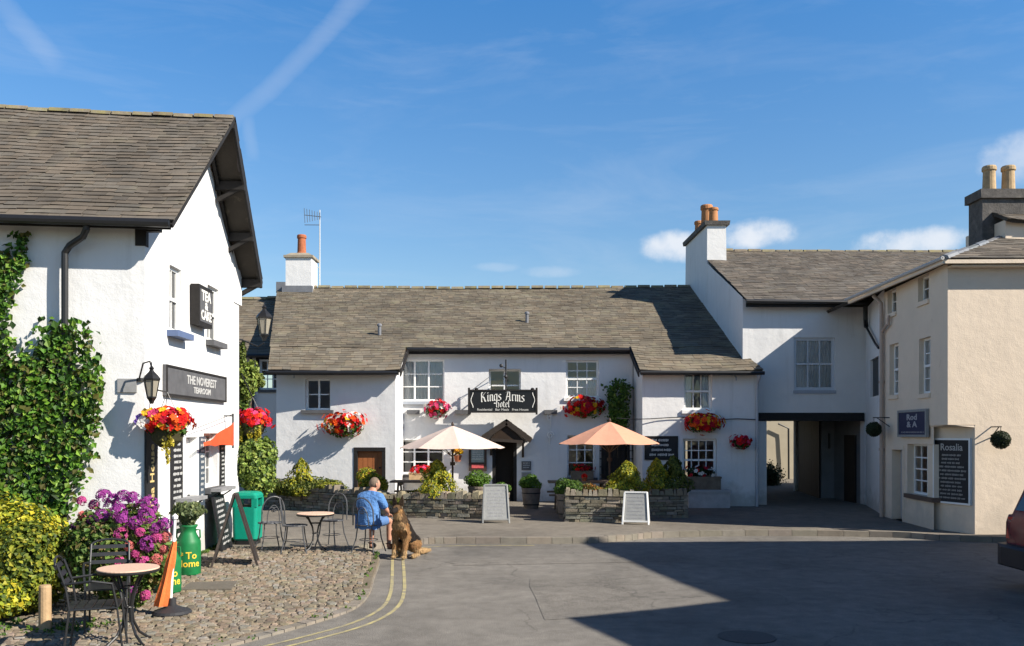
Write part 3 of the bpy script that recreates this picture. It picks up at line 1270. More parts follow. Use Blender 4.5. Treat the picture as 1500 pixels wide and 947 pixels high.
t = thing('box_sign', 'small dark box sign with pale lettering between the two upper gable windows', 'sign', lg.P(lg.U(292), 4.0))
rb = (lg.U(277), lg.U(297))
mb = MB()
mb.fbox(lg, rb[0], rb[1], 3.66, 4.28, .02, .15)
mb.build('case', TIMBER, t)
mb = MB()
mb.fbox(lg, rb[0] + .05, rb[1] - .05, 3.72, 4.22, .15, .156)
mb.build('face_panel', BOARDG, t)
mb = MB()
uc = (rb[0] + rb[1]) / 2
text_into(mb, 'TEA', lg.M(uc, 4.12, .16), .22, .006, .002, sx=1.15)
text_into(mb, '&', lg.M(uc, 3.97, .16), .16, .006, .002, sx=1.3)
text_into(mb, 'CAKE', lg.M(uc, 3.82, .16), .20, .006, .002, sx=1.0)
mb.build('lettering', LETTER, t)


def notice(name, label, fr, u0, u1, z0, z1, m, lines, txt=None, tm=CHALK, n0=.004, n1=.03, vertical=False, border=None, size=None):
    t = thing(name, label, 'sign', fr.P((u0 + u1) / 2, z0))
    mb = MB()
    mb.fbox(fr, u0, u1, z0, z1, n0, n1)
    mb.build('board', m, t)
    if border:
        mb = MB()
        w = .035
        for a, b, c, d in ((u0 - w, u1 + w, z0 - w, z0), (u0 - w, u1 + w, z1, z1 + w), (u0 - w, u0, z0, z1), (u1, u1 + w, z0, z1)):
            mb.fbox(fr, a, b, c, d, n0, n1 + .012)
        mb.build('border', border, t)
    mb = MB()
    zt = z1
    if txt:
        s = size or (u1 - u0) * .3
        if vertical:
            M = fr.M((u0 + u1) / 2, (z0 + z1) / 2, n1 + .003) @ Matrix.Rotation(R(90), 4, 'Z')
            text_into(mb, txt, M, s, .003, .002)
        else:
            text_into(mb, txt, fr.M((u0 + u1) / 2, z1 - s * .75, n1 + .003), s, .002, .002)
            zt = z1 - s * 1.3
    if lines:
        h = (zt - z0 - .05) / lines
        for i in range(lines):
            w = rnd(.55, .85) * (u1 - u0)
            c = (u0 + u1) / 2
            scribble(mb, fr, c - w / 2, c + w / 2, zt - h * (i + .6), h * .5, n1 + .003)
    if mb.f:
        mb.build('lettering', tm, t)
    return t


notice('wall_board', 'tall narrow black board with upright gold letters at the corner of the tearoom', lg, lg.U(211), lg.U(228), .75, 2.08, BOARD, 0, 'Tea House', GOLD, vertical=True, size=.2)
notice('menu_board', 'narrow black menu board with white lines between corner board and shop door', lg, lg.U(249), lg.U(265), .55, 1.98, BOARD, 16)
notice('menu_board', 'slim blue-grey notice board beside the shop door on the gable wall', lg, lg.U(290), lg.U(297.5), .85, 1.95, mat('slate_blue', (.055, .075, .10), .6), 12)
notice('wall_board', 'narrow black and white patterned board at the far end of the gable wall', lg, lg.U(321), lg.U(327), 1.05, 1.92, BOARD, 12, tm=WPAINT)
# slanted blackboard and slate shelves
t = thing('leaning_blackboard', 'tall chalked blackboard leaning on the gable wall beside the green churn', 'blackboard', lg.P(lg.U(306), zc(14.2)))
fl = Fr(lg.P(lg.U(297), 0, .20)[:2], lg.P(lg.U(318), 0, .14)[:2])
mb = MB()
zb = zc(14.2)
mb.hexa([fl.P(0, zb, .12), fl.P(fl.L, zb, .12), fl.P(fl.L, zb, .08), fl.P(0, zb, .08)], [fl.P(0, .98, -.03), fl.P(fl.L, .98, -.03), fl.P(fl.L, .98, -.07), fl.P(0, .98, -.07)])
mb.build('board', BOARD, t)
mb = MB()
for i in range(9):
    z = .90 - i * .085
    n = .12 + (-.15) * (z - zb) / (.98 - zb) + .004
    scribble(mb, fl, .1, fl.L - rnd(.1, .3), z, .045, n)
mb.build('lettering', CHALK, t)
for lab, xa, xb, z, o in (('grey slate shelf on the gable wall above the leaning blackboard', 298, 321, 1.06, .28), ('short grey slate shelf beneath the narrow menu board with white lines', 254, 279, 1.0, .26)):
    t = thing('wall_shelf', lab, 'shelf', lg.P(lg.U(xa), z))
    mb = MB()
    mb.fbox(lg, lg.U(xa), lg.U(xb), z, z + .05, .003, o)
    mb.build('shelf_slab', mat('pale_slate', (.24, .24, .245), .7, .2, 8), t)
    mb = MB()
    for u in (lg.U(xa) + .08, lg.U(xb) - .08):
        mb.fbox(lg, u - .015, u + .015, z - .16, z, .003, .05)
        mb.beam(lg.P(u, z - .14, .03), lg.P(u, z - .01, o - .05), .02, .02)
    mb.build('bracket', BLACK, t)
# red cloth strung from an iron rod
t = thing('cloth_banner', 'red triangular cloth banner strung from an iron rod on the gable', 'banner', lg.P(lg.U(328), 1.95, .2))
ua, ub = lg.U(283), lg.U(327.5)
mb = MB()
n = 14
for i in range(n):
    a, b = i / n, (i + 1) / n

    def q(s, top):
        u = ua + (ub - ua) * s
        off = .16 + .03 * math.sin(s * 9)
        return lg.P(u, (1.86 + .34 * s ** 1.3 if top else 1.80 + .012 * math.sin(s * 12)), off)
    mb.face([q(a, 0), q(b, 0), q(b, 1), q(a, 1)])
mb.build('cloth', RED, t, smooth=True)
mb = MB()
mb.tube([lg.P(ub, 1.74, .16), lg.P(ub, 2.34, .16)], .016, 8)
mb.tube([lg.P(ub, 2.3, .16), lg.P(ub, 2.3, .0)], .012, 6)
mb.tube([lg.P(ub, 1.8, .16), lg.P(ub, 1.8, .0)], .012, 6)
mb.tube([lg.P(ub, 2.33, .16), lg.P(lg.U(262), 2.02, .12)], .004, 5)
mb.build('rod', BLACK, t)


def lantern(name, label, c, s=1.0, bracket=None):
    """c: centre of the glass."""
    t = thing(name, label, 'lantern', c)
    c = Vector(c)
    g = MB()
    g.lathe([(.075 * s, -.15 * s), (.125 * s, .12 * s)], c, 6)
    g.build('lamp_glass', mat('lamp_glass', (.42, .38, .30), .25, .1, 9, spec=.6, translucent=.35), t)
    m = MB()
    m.lathe([(.145 * s, .12 * s), (.150 * s, .145 * s), (.11 * s, .20 * s), (.05 * s, .26 * s), (.03 * s, .29 * s), (.045 * s, .32 * s), (.012 * s, .36 * s), (.008 * s, .42 * s)], c, 6)
    m.lathe([(.03 * s, -.27 * s), (.05 * s, -.22 * s), (.085 * s, -.17 * s), (.085 * s, -.15 * s)], c, 6)
    for k in range(6):
        q = 2 * math.pi * k / 6
        m.tube([c + Vector((.077 * s * math.cos(q), .077 * s * math.sin(q), -.15 * s)), c + Vector((.128 * s * math.cos(q), .128 * s * math.sin(q), .12 * s))], .009 * s, 5)
    m.build('lamp_frame', BLACK, t)
    if bracket:
        b = MB()
        b.tube(bracket, .014 * s, 7)
        b.lathe([(.05, -.02), (.05, .02)], bracket[-1], 10)
        b.build('bracket', BLACK, t)
    return t


c = PP(222, 568, 11.45)
w0 = lf.P(lf.L - .05, c.z + .12, .0)
lantern('wall_lantern', 'black glass lantern on a bracket at the near corner of the tearoom', c, .78, [c + Vector((0, 0, .26)), c + Vector((-.03, .02, .34)), c + Vector((-.15, .1, .32)), w0 + Vector((0, -.05, .02)), w0])
c = PP(387, 477, 16.9)
lantern('wall_lantern', 'black lantern held out on an arm from the tearoom back corner', c, 1.08, [c + Vector((0, 0, -.33)), c + Vector((-.12, 0, -.40)), Vector((-4.98, 16.3, 3.72)), Vector((-5.05, 16.2, 3.7))])
# small house plaque on the front wall
t = MB()
t.fbox(lf, lf.L - .34, lf.L - .10, 2.54, 2.72, .003, .03)
tag(t.build('wall_plaque', mat('plaque_grey', (.26, .26, .26), .7, .2, 9)), 'small dark plaque on the ivy wall beside the corner lantern', 'plaque')


# ------------------------------------------------------------------ hotel
HB = thing('hotel', 'long low white hotel with slate roof and black hanging sign across the square', 'building', (0, 25, 0))
WD, MD = 23.1, 24.8                                # depth of wing fronts and of the recessed main front
SLP = .44


def rz(d):
    return 4.42 + SLP * (d - 24.6)


lwL, lwR = PX(401, WD), PX(579, WD)
rwL, rwR = PX(941, WD), PX(1109, WD)
hlw = Fr((lwL, WD + .25), (lwR, WD))
hm = Fr((lwR, MD), (rwL - .02, MD))
hrw = Fr((rwL, WD), (rwR, WD))
hret = Fr((rwL, MD), (rwL, WD))                     # return wall of the right wing, facing left
hret2 = Fr((lwR, WD), (lwR, MD))
hleft = Fr((-8.0, 30.6), (lwL, WD + .25))
w_lw = hlw.rect(447, 555, 484, 601)
d_lw = (hlw.U(520), hlw.U(563), PV, PZ(658, WD))
w1 = hm.rect(584, 527, 651, 588)
w2 = hm.rect(716, 541, 763, 588)
w3 = hm.rect(829, 528, 877, 583)
g1 = hm.rect(583, 645, 650, 695)
g2 = hm.rect(831, 638, 872, 700)
dr = (hm.U(721), hm.U(757), PV, PZ(640, MD))
d2 = (hm.U(882), hm.U(921), PV, PZ(648, MD))
w_r1 = hrw.rect(1002, 546, 1043, 601)
w_r2 = hrw.rect(1000, 643, 1050, 706)
mb = MB()
wall(mb, hlw, 0, rz(WD) - .06, [w_lw, d_lw])
wall(mb, hm, 0, rz(MD) - .06, [w1, w2, w3, g1, g2, dr, d2])
wall(mb, hrw, 0, rz(WD) - .06, [w_r1, w_r2])
wall(mb, hret, 0, rz(WD) - .06, (), [(0, rz(MD) - .06), (hret.L, rz(WD) - .06)])
wall(mb, hret2, 0, rz(WD) - .06, (), [(0, rz(WD) - .06), (hret2.L, rz(MD) - .06)])
wall(mb, hleft, 0, rz(WD) - .1, (), [(0, rz(30.4) - .16), (hleft.L, rz(WD + .25) - .10)])
wall(mb, Fr((6.1, 31.2), (-8.0, 31.2)), 0, rz(30.5) - .75)
mb.build('wall', WHITE, HB, smooth=True)
# roof: one plane with both wings under lower eaves
RD = 30.5
mb = MB()
xl0, xl1 = PX(393, 22.85), PX(408, RD)
xm = lambda d: xl0 + (xl1 - xl0) * (d - 22.85) / (RD - 22.85)
top_r = 6.16
D0 = 24.58
slates(mb, (xm(D0), D0, rz(D0)), (top_r, D0, rz(D0)), (top_r, RD, rz(RD) + .02), (xl1, RD, rz(RD)), .185, .34, .014, .08, 1.0, .26)
slates(mb, (xl0, 22.85, rz(22.85)), (lwR + .14, 22.85, rz(22.85)), (lwR + .10, D0 + .05, rz(D0 + .05)), (xm(D0 + .05), D0 + .05, rz(D0 + .05)), .185, .36, .014, .08, 1.08, .26)
slates(mb, (rwL - .10, 22.85, rz(22.85)), (rwR + .08, 22.85, rz(22.85)), (top_r, D0 + .05, rz(D0 + .05)), (rwL - .10, D0 + .05, rz(D0 + .05)), .185, .36, .014, .08, 1.08, .26)
slates(mb, (top_r, RD + 5.5, 4.5), (xl1, RD + 5.5, 4.5), (xl1, RD, rz(RD)), (top_r, RD, rz(RD)), .4, .6)
rf = mb.build('roof', SLATE, HB)
mb = MB()
ridge(mb, (xl1, RD, rz(RD) + .03), (top_r, RD, rz(RD) + .05), .10)
mb.build('ridge_tiles', RIDGE, rf)
mb = MB()
mb.box(lwR + .12, rwL - .12, D0 - .02, D0 + .02, rz(D0) - .22, rz(D0) - .075)
mb.beam((rwL - .13, 22.8, rz(22.85) - .13), (rwL - .13, D0, rz(D0) - .13), .03, .16)
mb.beam((lwR + .17, 22.8, rz(22.85) - .13), (lwR + .17, D0, rz(D0) - .13), .03, .14)
mb.box(lwL - .1, lwR + .12, 22.86, 22.9, rz(22.85) - .15, rz(22.85) - .075)
mb.box(rwL - .08, rwR + .06, 22.86, 22.9, rz(22.85) - .15, rz(22.85) - .075)
mb.build('fascia', TIMBER, HB)
for (a, b, dd) in ((lwR + .15, rwL - .15, D0 - .09), (lwL - .1, lwR + .1, 22.78), (rwL - .1, rwR + .1, 22.78)):
    mb = MB()
    mb.tube([(a, dd, rz(dd) - .06), (b, dd, rz(dd) - .07)], .05, 8)
    mb.build('gutter', BLACK, HB)
pipe('downpipe', HB, [(rwR + .0, 22.8, rz(22.8) - .12), (rwR - .02, 23.0, 3.3), (rwR - .02, 23.04, 3.1), (rwR - .02, 23.04, PV)], .038, mat('pale_pipe', (.45, .46, .48), .6))
# chimney on the left end of the ridge
mb = MB()
cxm = PX(442, RD)
mb.box(cxm - .44, cxm + .44, RD - .45, RD + .45, 6.5, 7.95)
ch = mb.build('chimney', WHITE, HB)
mb = MB()
mb.box(cxm - .50, cxm + .50, RD - .51, RD + .51, 7.95, 8.03)
mb.hexa([(cxm - .46, RD - .46, 8.03), (cxm + .46, RD - .46, 8.03), (cxm + .46, RD + .46, 8.03), (cxm - .46, RD + .46, 8.03)], [(cxm - .3, RD - .3, 8.14), (cxm + .3, RD - .3, 8.14), (cxm + .3, RD + .3, 8.14), (cxm - .3, RD + .3, 8.14)])
mb.build('chimney_cap', mat('cap_stone', (.30, .26, .20), .9, .2, 8), ch)
mb = MB()
mb.box(cxm - .52, cxm + .50, RD - .62, RD - .46, rz(RD - .6) + .0, rz(RD - .6) + .22)
mb.box(cxm - .75, cxm - .445, RD - .5, RD + .4, 6.75, 7.12)
mb.build('flashing', LEAD, ch)
mb = MB()
chimney_pot(mb, (cxm, RD, 8.13), .68, .15)
mb.build('chimney_pot', TERRA, ch)
# vents on the roof
for x, y in ((556, 489), (772, 471)):
    d = 24.6 + (CH + (HY - y) / F * 24.6 - 4.42) / (SLP - (HY - y) / F)
    p = Vector((PX(x, d), d, rz(d)))
    mb = MB()
    mb.tube([p + Vector((0, 0, -.1)), p + Vector((0, 0, .22))], .05, 10)
    mb.lathe([(.075, .22), (.07, .27), (.02, .30)], p, 12)
    mb.build('vent_pipe', LEAD, HB)
# television aerial
t = thing('tv_aerial', 'thin television aerial on a mast beside the hotel chimney', 'aerial', (cxm + .62, RD, 6.95))
mb = MB()
ax = cxm + .62
ztop = PZ(308, RD)
mb.tube([(ax, RD, 6.95), (ax, RD, ztop)], .02, 6)
mb.tube([(ax, RD, 7.7), (cxm + .44, RD, 7.7)], .012, 5)
mb.build('mast', PLASTIC, t)
mb = MB()
za = PZ(318, RD)
mb.tube([(ax + .05, RD, za), (ax - .5, RD - .1, za + .04)], .012, 5)
for k in range(7):
    x = ax - .5 + k * .085
    mb.tube([(x, RD - .1 + .02 * k - .06, za + .26 - .02 * k), (x, RD - .1 + .06, za - .22 + .02 * k)], .009, 4)
mb.tube([(ax - .5, RD - .1, za - .3), (ax, RD, za - .28)], .012, 5)
mb.build('antenna', METAL, t)

window(HB, hlw, w_lw, 2, 2, .12, 'casement', None, SILL, .09, WPAINT, .05, .03, .09)
door(HB, hlw, d_lw, BROWN, TIMBER, .08, label='plain brown boarded door')
window(HB, hm, w1, 3, 3, .07, 'casement', 'full', GPAINT, .06, WPAINT, .05, .03, .03, label='wide upper window with net curtains')
window(HB, hm, w2, 2, 2, .2, 'casement', None, SILL, .05, WPAINT, .05, .04)
window(HB, hm, w3, 3, 4, .09, True, 'half', WPAINT, .06, WPAINT, .055, .022)
window(HB, hm, g1, 3, 3, .16, 'casement', None, SILL, .08, WPAINT, .05, .03)
window(HB, hm, g2, 3, 3, .16, False, None, SILL, .08, WPAINT, .05, .028)
door(HB, hm, d2, mat('dark_door', (.03, .028, .026), .6, .2, 8), TIMBER, .2, label='dark side door in the recess')
window(HB, hrw, w_r1, 3, 2, .12, True, 'sides', WPAINT, .06, WPAINT, .06, .024)
window(HB, hrw, w_r2, 4, 4, .12, True, None, SILL, .08, WPAINT, .06, .024)
# pale brown blind in the small window behind the sign
mb = MB()
mb.fbox(hm, w2[0] + .06, (w2[0] + w2[1]) / 2 - .04, w2[2] + .06, w2[3] - .3, -.34, -.33)
mb.build('blind', mat('ochre_blind', (.45, .28, .10), .9, .2, 4), HB)
# porch hood over the main door
pr = thing('porch', '', '')
COLP = MB()
ap = PP(742, 614, MD - .5)
el_, er_ = PP(707, 638, MD - .5), PP(778, 641, MD - .5)
bk = Vector((0, .5, 0))
mbp = MB()
slates(mbp, er_ , er_ + bk, ap + bk, ap, .16, .22, .012, .06, .75)
slates(mbp, el_ + bk, el_, ap, ap + bk, .16, .22, .012, .06, .75)
bpy.data.objects.remove(pr)
po = mbp.build('porch_hood', SLATE, HB)
mb = MB()
f0 = Vector((0, -.03, -.10))
mb.beam(el_ + f0, ap + f0, .05, .13)
mb.beam(er_ + f0, ap + f0, .05, .13)
mb.beam(el_ + Vector((.22, -.02, -.12)), er_ + Vector((-.22, -.02, -.12)), .05, .08)
for s, e in ((1, el_), (-1, er_)):
    p = e + Vector((.22 * s, 0, -.12))
    mb.beam(p, p + bk, .07, .08)
    mb.beam(p + Vector((0, .08, 0)), p + Vector((0, .5, -.42)), .06, .06)
mb.face([el_ + Vector((.2, .02, -.1)), er_ + Vector((-.2, .02, -.1)), ap + Vector((0, .02, -.1))], (.9, .7, .5))
mb.build('hood_timbers', mat('brown_timber', (.035, .026, .02), .7, .3, 8), po)
# open entrance: dark hall with a half-open door inside
mb = MB()
u0, u1, z0, z1 = dr
for a, b in ((u0, u0 + .09), (u1 - .09, u1)):
    mb.fbox(hm, a, b, z0, z1, -.22, -.02)
mb.fbox(hm, u0, u1, z1 - .09, z1, -.22, -.02)
df = mb.build('door_frame', TIMBER, HB)
mb = MB()
mb.fbox(hm, u0 + .09, u1 - .09, z0, z1 - .09, -.62, -.57)
mb.fbox(hm, u0 + .18, u1 - .18, z0 + .2, z0 + .9, -.57, -.55)
mb.build('door', mat('hall_door', (.022, .014, .010), .6, .2, 6), HB)
# slate ledges on the front
for x0, x1 in ((597, 615), (667, 690), (797, 816)):
    mb = MB()
    a, b, c, d = hm.rect(x0, 601, x1, 607)
    mb.fbox(hm, a, b, c, d, .002, .16)
    mb.build('ledge', SILL, HB)
# small electric fittings / brackets on walls
for fr, x, y in ((hlw, 430, 545), (hrw, 1073, 548)):
    mb = MB()
    u = fr.U(x)
    d = fr.D(u)
    z = PZ(y, d)
    mb.fbox(fr, u - .05, u + .05, z - .05, z + .05, .002, .06)
    mb.tube([fr.P(u, z, .05), fr.P(u + .06, z - .1, .14), fr.P(u + .06, z - .18, .16)], .02, 6)
    o = mb.build('flood_light', GPAINT)
    tag(o, 'small lamp fixed under the eaves of the %s wing' % ('left' if x < 700 else 'right'), 'lamp')
# cable slung across the right wing
mb = MB()
pts = []
for k in range(15):
    x = 903 + (1128 - 903) * k / 14
    f_ = hrw
    u = f_.U(x)
    pts.append(f_.P(u, PZ(613 + 1.4 * math.sin(k * .8) + max(0, k - 11) * 1.8, WD), .05 + (.04 if k < 4 else 0)))
mb.tube(pts, .012, 5)
tag(mb.build('wall_cable', BLACK), 'dark cable slung along the right wing of the hotel', 'cable')

# hanging sign of the hotel
SD = MD - .62
fs = Fr((PX(686, SD), SD), (PX(787, SD), SD))
t = thing('hanging_sign', 'large black framed hotel sign with pale lettering on an iron bracket above the door', 'sign', (PX(737, SD), SD, PZ(606, SD)))
z0, z1 = PZ(605, SD), PZ(571, SD)
mb = MB()
mb.fbox(fs, .03, fs.L - .03, z0 + .03, z1 - .03, -.025, .0)
mb.build('board', mat('sign_black', (.010, .010, .011), .35, .2, 9, spec=.4), t)
mb = MB()
mb.fbox(fs, -.01, .045, z0 - .05, z1 + .05, -.05, .02)
mb.fbox(fs, fs.L - .045, fs.L + .01, z0 - .05, z1 + .05, -.05, .02)
mb.fbox(fs, .045, fs.L - .045, z0, z0 + .04, -.05, .02)
mb.fbox(fs, .045, fs.L - .045, z1 - .04, z1, -.05, .02)
for u in (.22, fs.L - .13):
    mb.lathe([(.05, 0), (.05, .03), (.015, .05)], fs.P(u, z1, -.015), 8)
mb.build('sign_frame', TIMBER, t)
mb = MB()
W2 = fs.L / 2


def arch(p):
    return Vector((p.x, p.y - .11 * (p.x / W2) ** 2, p.z))


zt, hh = z1, z1 - z0
GLYPH = {
    'K': ([[(0, 1.5), (.02, .1), (.12, 0)], [(.66, 1.42), (.5, 1.35), (.1, .78)], [(.14, .84), (.42, .6), (.55, .12), (.72, 0)], [(-.16, 1.38), (0, 1.5), (.2, 1.42)]], .95),
    'i': ([[(-.04, .92), (.06, 1), (.06, .1), (.2, 0)], [(.02, 1.34), (.1, 1.28)]], .36),
    'n': ([[(-.05, .92), (.06, 1), (.06, .08), (.14, 0)], [(.06, .84), (.3, 1.0), (.42, .88), (.42, .1), (.56, 0)]], .70),
    'g': ([[(.46, 1.0), (.14, 1), (.02, .85), (.02, .2), (.15, .02), (.42, .16)], [(.42, 1.02), (.42, -.25), (.25, -.45), (-.02, -.35)]], .66),
    's': ([[(.42, .92), (.22, 1), (.05, .85), (.1, .62), (.36, .42), (.40, .15), (.22, 0), (-.02, .1)]], .60),
    'A': ([[(-.08, .02), (.08, .08), (.30, 1.1), (.40, 1.48)], [(.05, 1.25), (.25, 1.48), (.52, 1.44), (.64, 1.25), (.66, .1), (.82, 0)], [(.10, .62), (.66, .66)]], 1.02),
    'r': ([[(-.05, .92), (.06, 1), (.06, .08), (.16, 0)], [(.06, .84), (.26, 1), (.38, .9)]], .50),
    'm': ([[(-.05, .92), (.06, 1), (.06, .08), (.14, 0)], [(.06, .84), (.28, 1.0), (.38, .88), (.38, .08), (.46, 0)], [(.38, .84), (.6, 1.0), (.70, .88), (.70, .1), (.84, 0)]], 1.0),
    'H': ([[(.0, 1.5), (.02, .1), (.12, 0)], [(.02, .78), (.32, .98), (.5, .82), (.5, .15), (.36, -.16)], [(-.18, 1.36), (0, 1.5), (.3, 1.44), (.52, 1.5)]], .82),
    'o': ([[(.24, 1), (.03, .84), (.03, .16), (.2, 0), (.42, .16), (.42, .84), (.24, 1)]], .64),
    't': ([[(.1, 1.32), (.1, .12), (.24, 0), (.38, .08)], [(-.06, .98), (.34, 1.0)]], .52),
    'e': ([[(.06, .5), (.38, .64), (.38, .88), (.22, 1), (.03, .84), (.03, .16), (.2, 0), (.42, .14)]], .60),
    'l': ([[(-.03, 1.42), (.06, 1.5), (.06, .1), (.2, 0)]], .36),
    ' ': ([], .55)}


def penned(mb, s_, M, xh, warp=None, nib=.19, ang=38):
    """Letters written with a broad slanted pen, as on old inn signs."""
    w = sum(GLYPH[c][1] for c in s_)
    x0 = -w / 2 + .1
    nv = Vector((math.cos(R(ang)), math.sin(R(ang)), 0)) * nib / 2
    k = 0
    for c in s_:
        for st_ in GLYPH[c][0]:
            for p, q in zip(st_, st_[1:]):
                P, Q = Vector((x0 + p[0], p[1], 0)), Vector((x0 + q[0], q[1], 0))
                f = [P - nv, P + nv, Q + nv, Q - nv]
                k += 1
                f = [Vector((v.x * xh, v.y * xh, .0002 * (k % 13))) for v in f]
                if warp:
                    f = [warp(v) for v in f]
                if (f[1] - f[0]).cross(f[3] - f[0]).z < 0:
                    f = f[::-1]
                mb.face([M @ v for v in f])
        x0 += GLYPH[c][1]


penned(mb, 'Kings Arms', fs.M(W2, zt - hh * .47, .004), .172, arch)
penned(mb, 'Hotel', fs.M(W2, zt - hh * .755, .006), .125)
text_into(mb, 'Residential   Bar Meals   Free House', fs.M(W2, z0 + .085, .004), .085, .002, .002, sx=1.12, col=(.6, .6, .6))
for u, s in ((.10, 1), (fs.L - .10, -1)):
    pts = [fs.P(u + s * .03 * math.cos(k * .7), z0 + .14 + (hh - .22) * k / 9, .006) for k in range(10)]
    mb.tube(pts, .010, 5)
mb.build('lettering', LETTER, t)
mb = MB()
xb = PX(741, SD)
mb.tube([(xb, SD, z1), (xb, SD, PZ(527, SD))], .022, 8)
mb.tube([(xb, SD, z1 + .42), (xb, MD, z1 + .42)], .02, 8)
mb.tube([(xb, SD, z1 + .8), (xb, MD, z1 + .5)], .012, 6)
mb.ball((xb - .13, SD, PZ(536, SD)), (.05, .05, .05), 10, 6)
mb.tube([(xb - .13, SD, PZ(536, SD)), (xb, SD, PZ(540, SD))], .012, 6)
mb.lathe([(.03, 0), (.06, .05), (.03, .1)], (xb, SD, z1 + .30), 8)
mb.tube([(PX(692, SD), SD, z1), (PX(716, MD), MD, PZ(553, MD))], .006, 5)
mb.build('bracket', BLACK, t)
# ornamental scroll bracket low on the wall right of the door
t = thing('scroll_bracket', 'white wrought scroll bracket on the wall right of the hotel porch', 'bracket', hm.P(hm.U(806), 2.3))
mb = MB()
u = hm.U(806)
sc = [(hm.P(u + .10 * math.cos(k * .55) * (1 - k / 22), PZ(640, MD) + .04 + .12 * math.sin(k * .55) * (1 - k / 22), .10)) for k in range(18)]
mb.tube(sc, .018, 6)
sc = [(hm.P(u + .08 * math.cos(k * .55) * (1 - k / 22) - .03, PZ(612, MD) + .12 * math.sin(k * .55) * (1 - k / 22), .10)) for k in range(18)]
mb.tube(sc, .018, 6)
mb.tube([hm.P(u - .02, PZ(652, MD), .02), hm.P(u + .02, PZ(605, MD), .12)], .015, 6)
mb.build('scroll', WPAINT, t)
# menu case and plaques by the door
t = thing('menu_case', 'dark framed menu case on the wall left of the hotel door', 'sign', hm.P(hm.U(700), 1.0))
a, b, c, d = hm.rect(687, 652, 713, 690)
mb = MB()
mb.fbox(hm, a, b, c, d, .003, .14)
mb.build('case', mat('case_wood', (.05, .03, .022), .5, .2, 8), t)
mb = MB()
mb.fbox(hm, a + .07, b - .07, c + .24, d - .07, .14, .145)
mb.build('menu_sheet', mat('menu_sheet', (.20, .25, .25), .3, .25, 8), t)
mb = MB()
for i in range(6):
    scribble(mb, hm, a + .10, b - .10, d - .12 - i * .05, .022, .149)
mb.build('lettering', CHALK, t)
mb = MB()
mb.fbox(hm, a + .08, b - .08, c + .08, c + .18, .14, .15)
mb.build('red_label', mat('red_label', (.55, .10, .10), .6, .3, 30), t)
for (x0, y0, x1, y1), lab, m in (((764, 676, 778, 689), 'small dark plaque on the white wall right of the hotel door', BOARDG), ((764, 692, 778, 703), 'small pale notice below the dark plaque by the hotel door', PALE)):
    mb = MB()
    a, b, c, d = hm.rect(x0, y0, x1, y1)
    mb.fbox(hm, a, b, c, d, .003, .025)
    o = mb.build('wall_plaque', m, origin=hm.P((a + b) / 2, c))
    tag(o, lab, 'plaque')
    s = MB()
    for i in range(3):
        scribble(s, hm, a + .04, b - .04, d - .05 - i * .06, .025, .028)
    s.build('lettering', CHALK if m is BOARDG else BOARDG, o)
a, b, c, d = hrw.rect(946, 641, 991, 672)
t = notice('menu_board', 'wide black board of white writing on the wall beside the orange parasol', hrw, a, b, c, d, BOARD, 4, None, LETTER, border=TIMBER)

# ------------------------------------------------------------------ white cottage behind, left of the hotel
MC = thing('rear_cottage', 'small white cottage with slate roof behind the black lantern, left of the hotel', 'building', (-9, 28, 0))
CD = 26.6
mf = Fr((-13.5, CD), (PX(414, CD), CD))
mw = mf.rect(380, 527, 410, 571)
mb = MB()
wall(mb, mf, 0, PZ(519, CD), [mw])
wall(mb, Fr((PX(414, CD), CD), (PX(414, CD) - .6, 33)), 0, 4.3)
wall(mb, Fr((-13.5, 33), (-13.5, CD)), 0, 4.3)
mb.build('wall', WHITE, MC, smooth=True)
mb = MB()
ez = PZ(519, CD - .2)
slates(mb, (-14, CD - .25, ez), (PX(408, CD), CD - .25, ez), (PX(420, 30.6), 30.6, PZ(437, 30.6)), (-14, 30.6, PZ(437, 30.6)), .2, .36, .014, .08, 1.0)
slates(mb, (PX(408, CD), 34.5, ez), (-14, 34.5, ez), (-14, 30.6, PZ(437, 30.6)), (PX(420, 30.6), 30.6, PZ(437, 30.6)), .4, .5)
rf = mb.build('roof', SLATE, MC)
mb = MB()
ridge(mb, (-14, 30.6, PZ(437, 30.6) + .03), (PX(412, 30.6), 30.6, PZ(437, 30.6) + .03))
mb.build('ridge_tiles', RIDGE, rf)
mb = MB()
mb.tube([(-14, CD - .3, ez - .06), (PX(410, CD), CD - .3, ez - .06)], .06, 8)
gt = mb.build('gutter', BLACK, MC)
pipe('downpipe', gt, [(PX(371, CD), CD - .28, ez - .08), (PX(371, CD), CD - .08, ez - .35), (PX(371, CD), CD - .06, PV)], .045)
window(MC, mf, mw, 3, 3, .06, False, None, SILL, .06, WPAINT, .05, .025, .04)
mb = MB()
for a, b, c, d in ((mw[0] - .1, mw[0], mw[2] - .05, mw[3] + .1), (mw[1], mw[1] + .1, mw[2] - .05, mw[3] + .1), (mw[0], mw[1], mw[3], mw[3] + .1)):
    mb.fbox(mf, a, b, c, d, .002, .03)
mb.build('window_surround', TIMBER, MC)

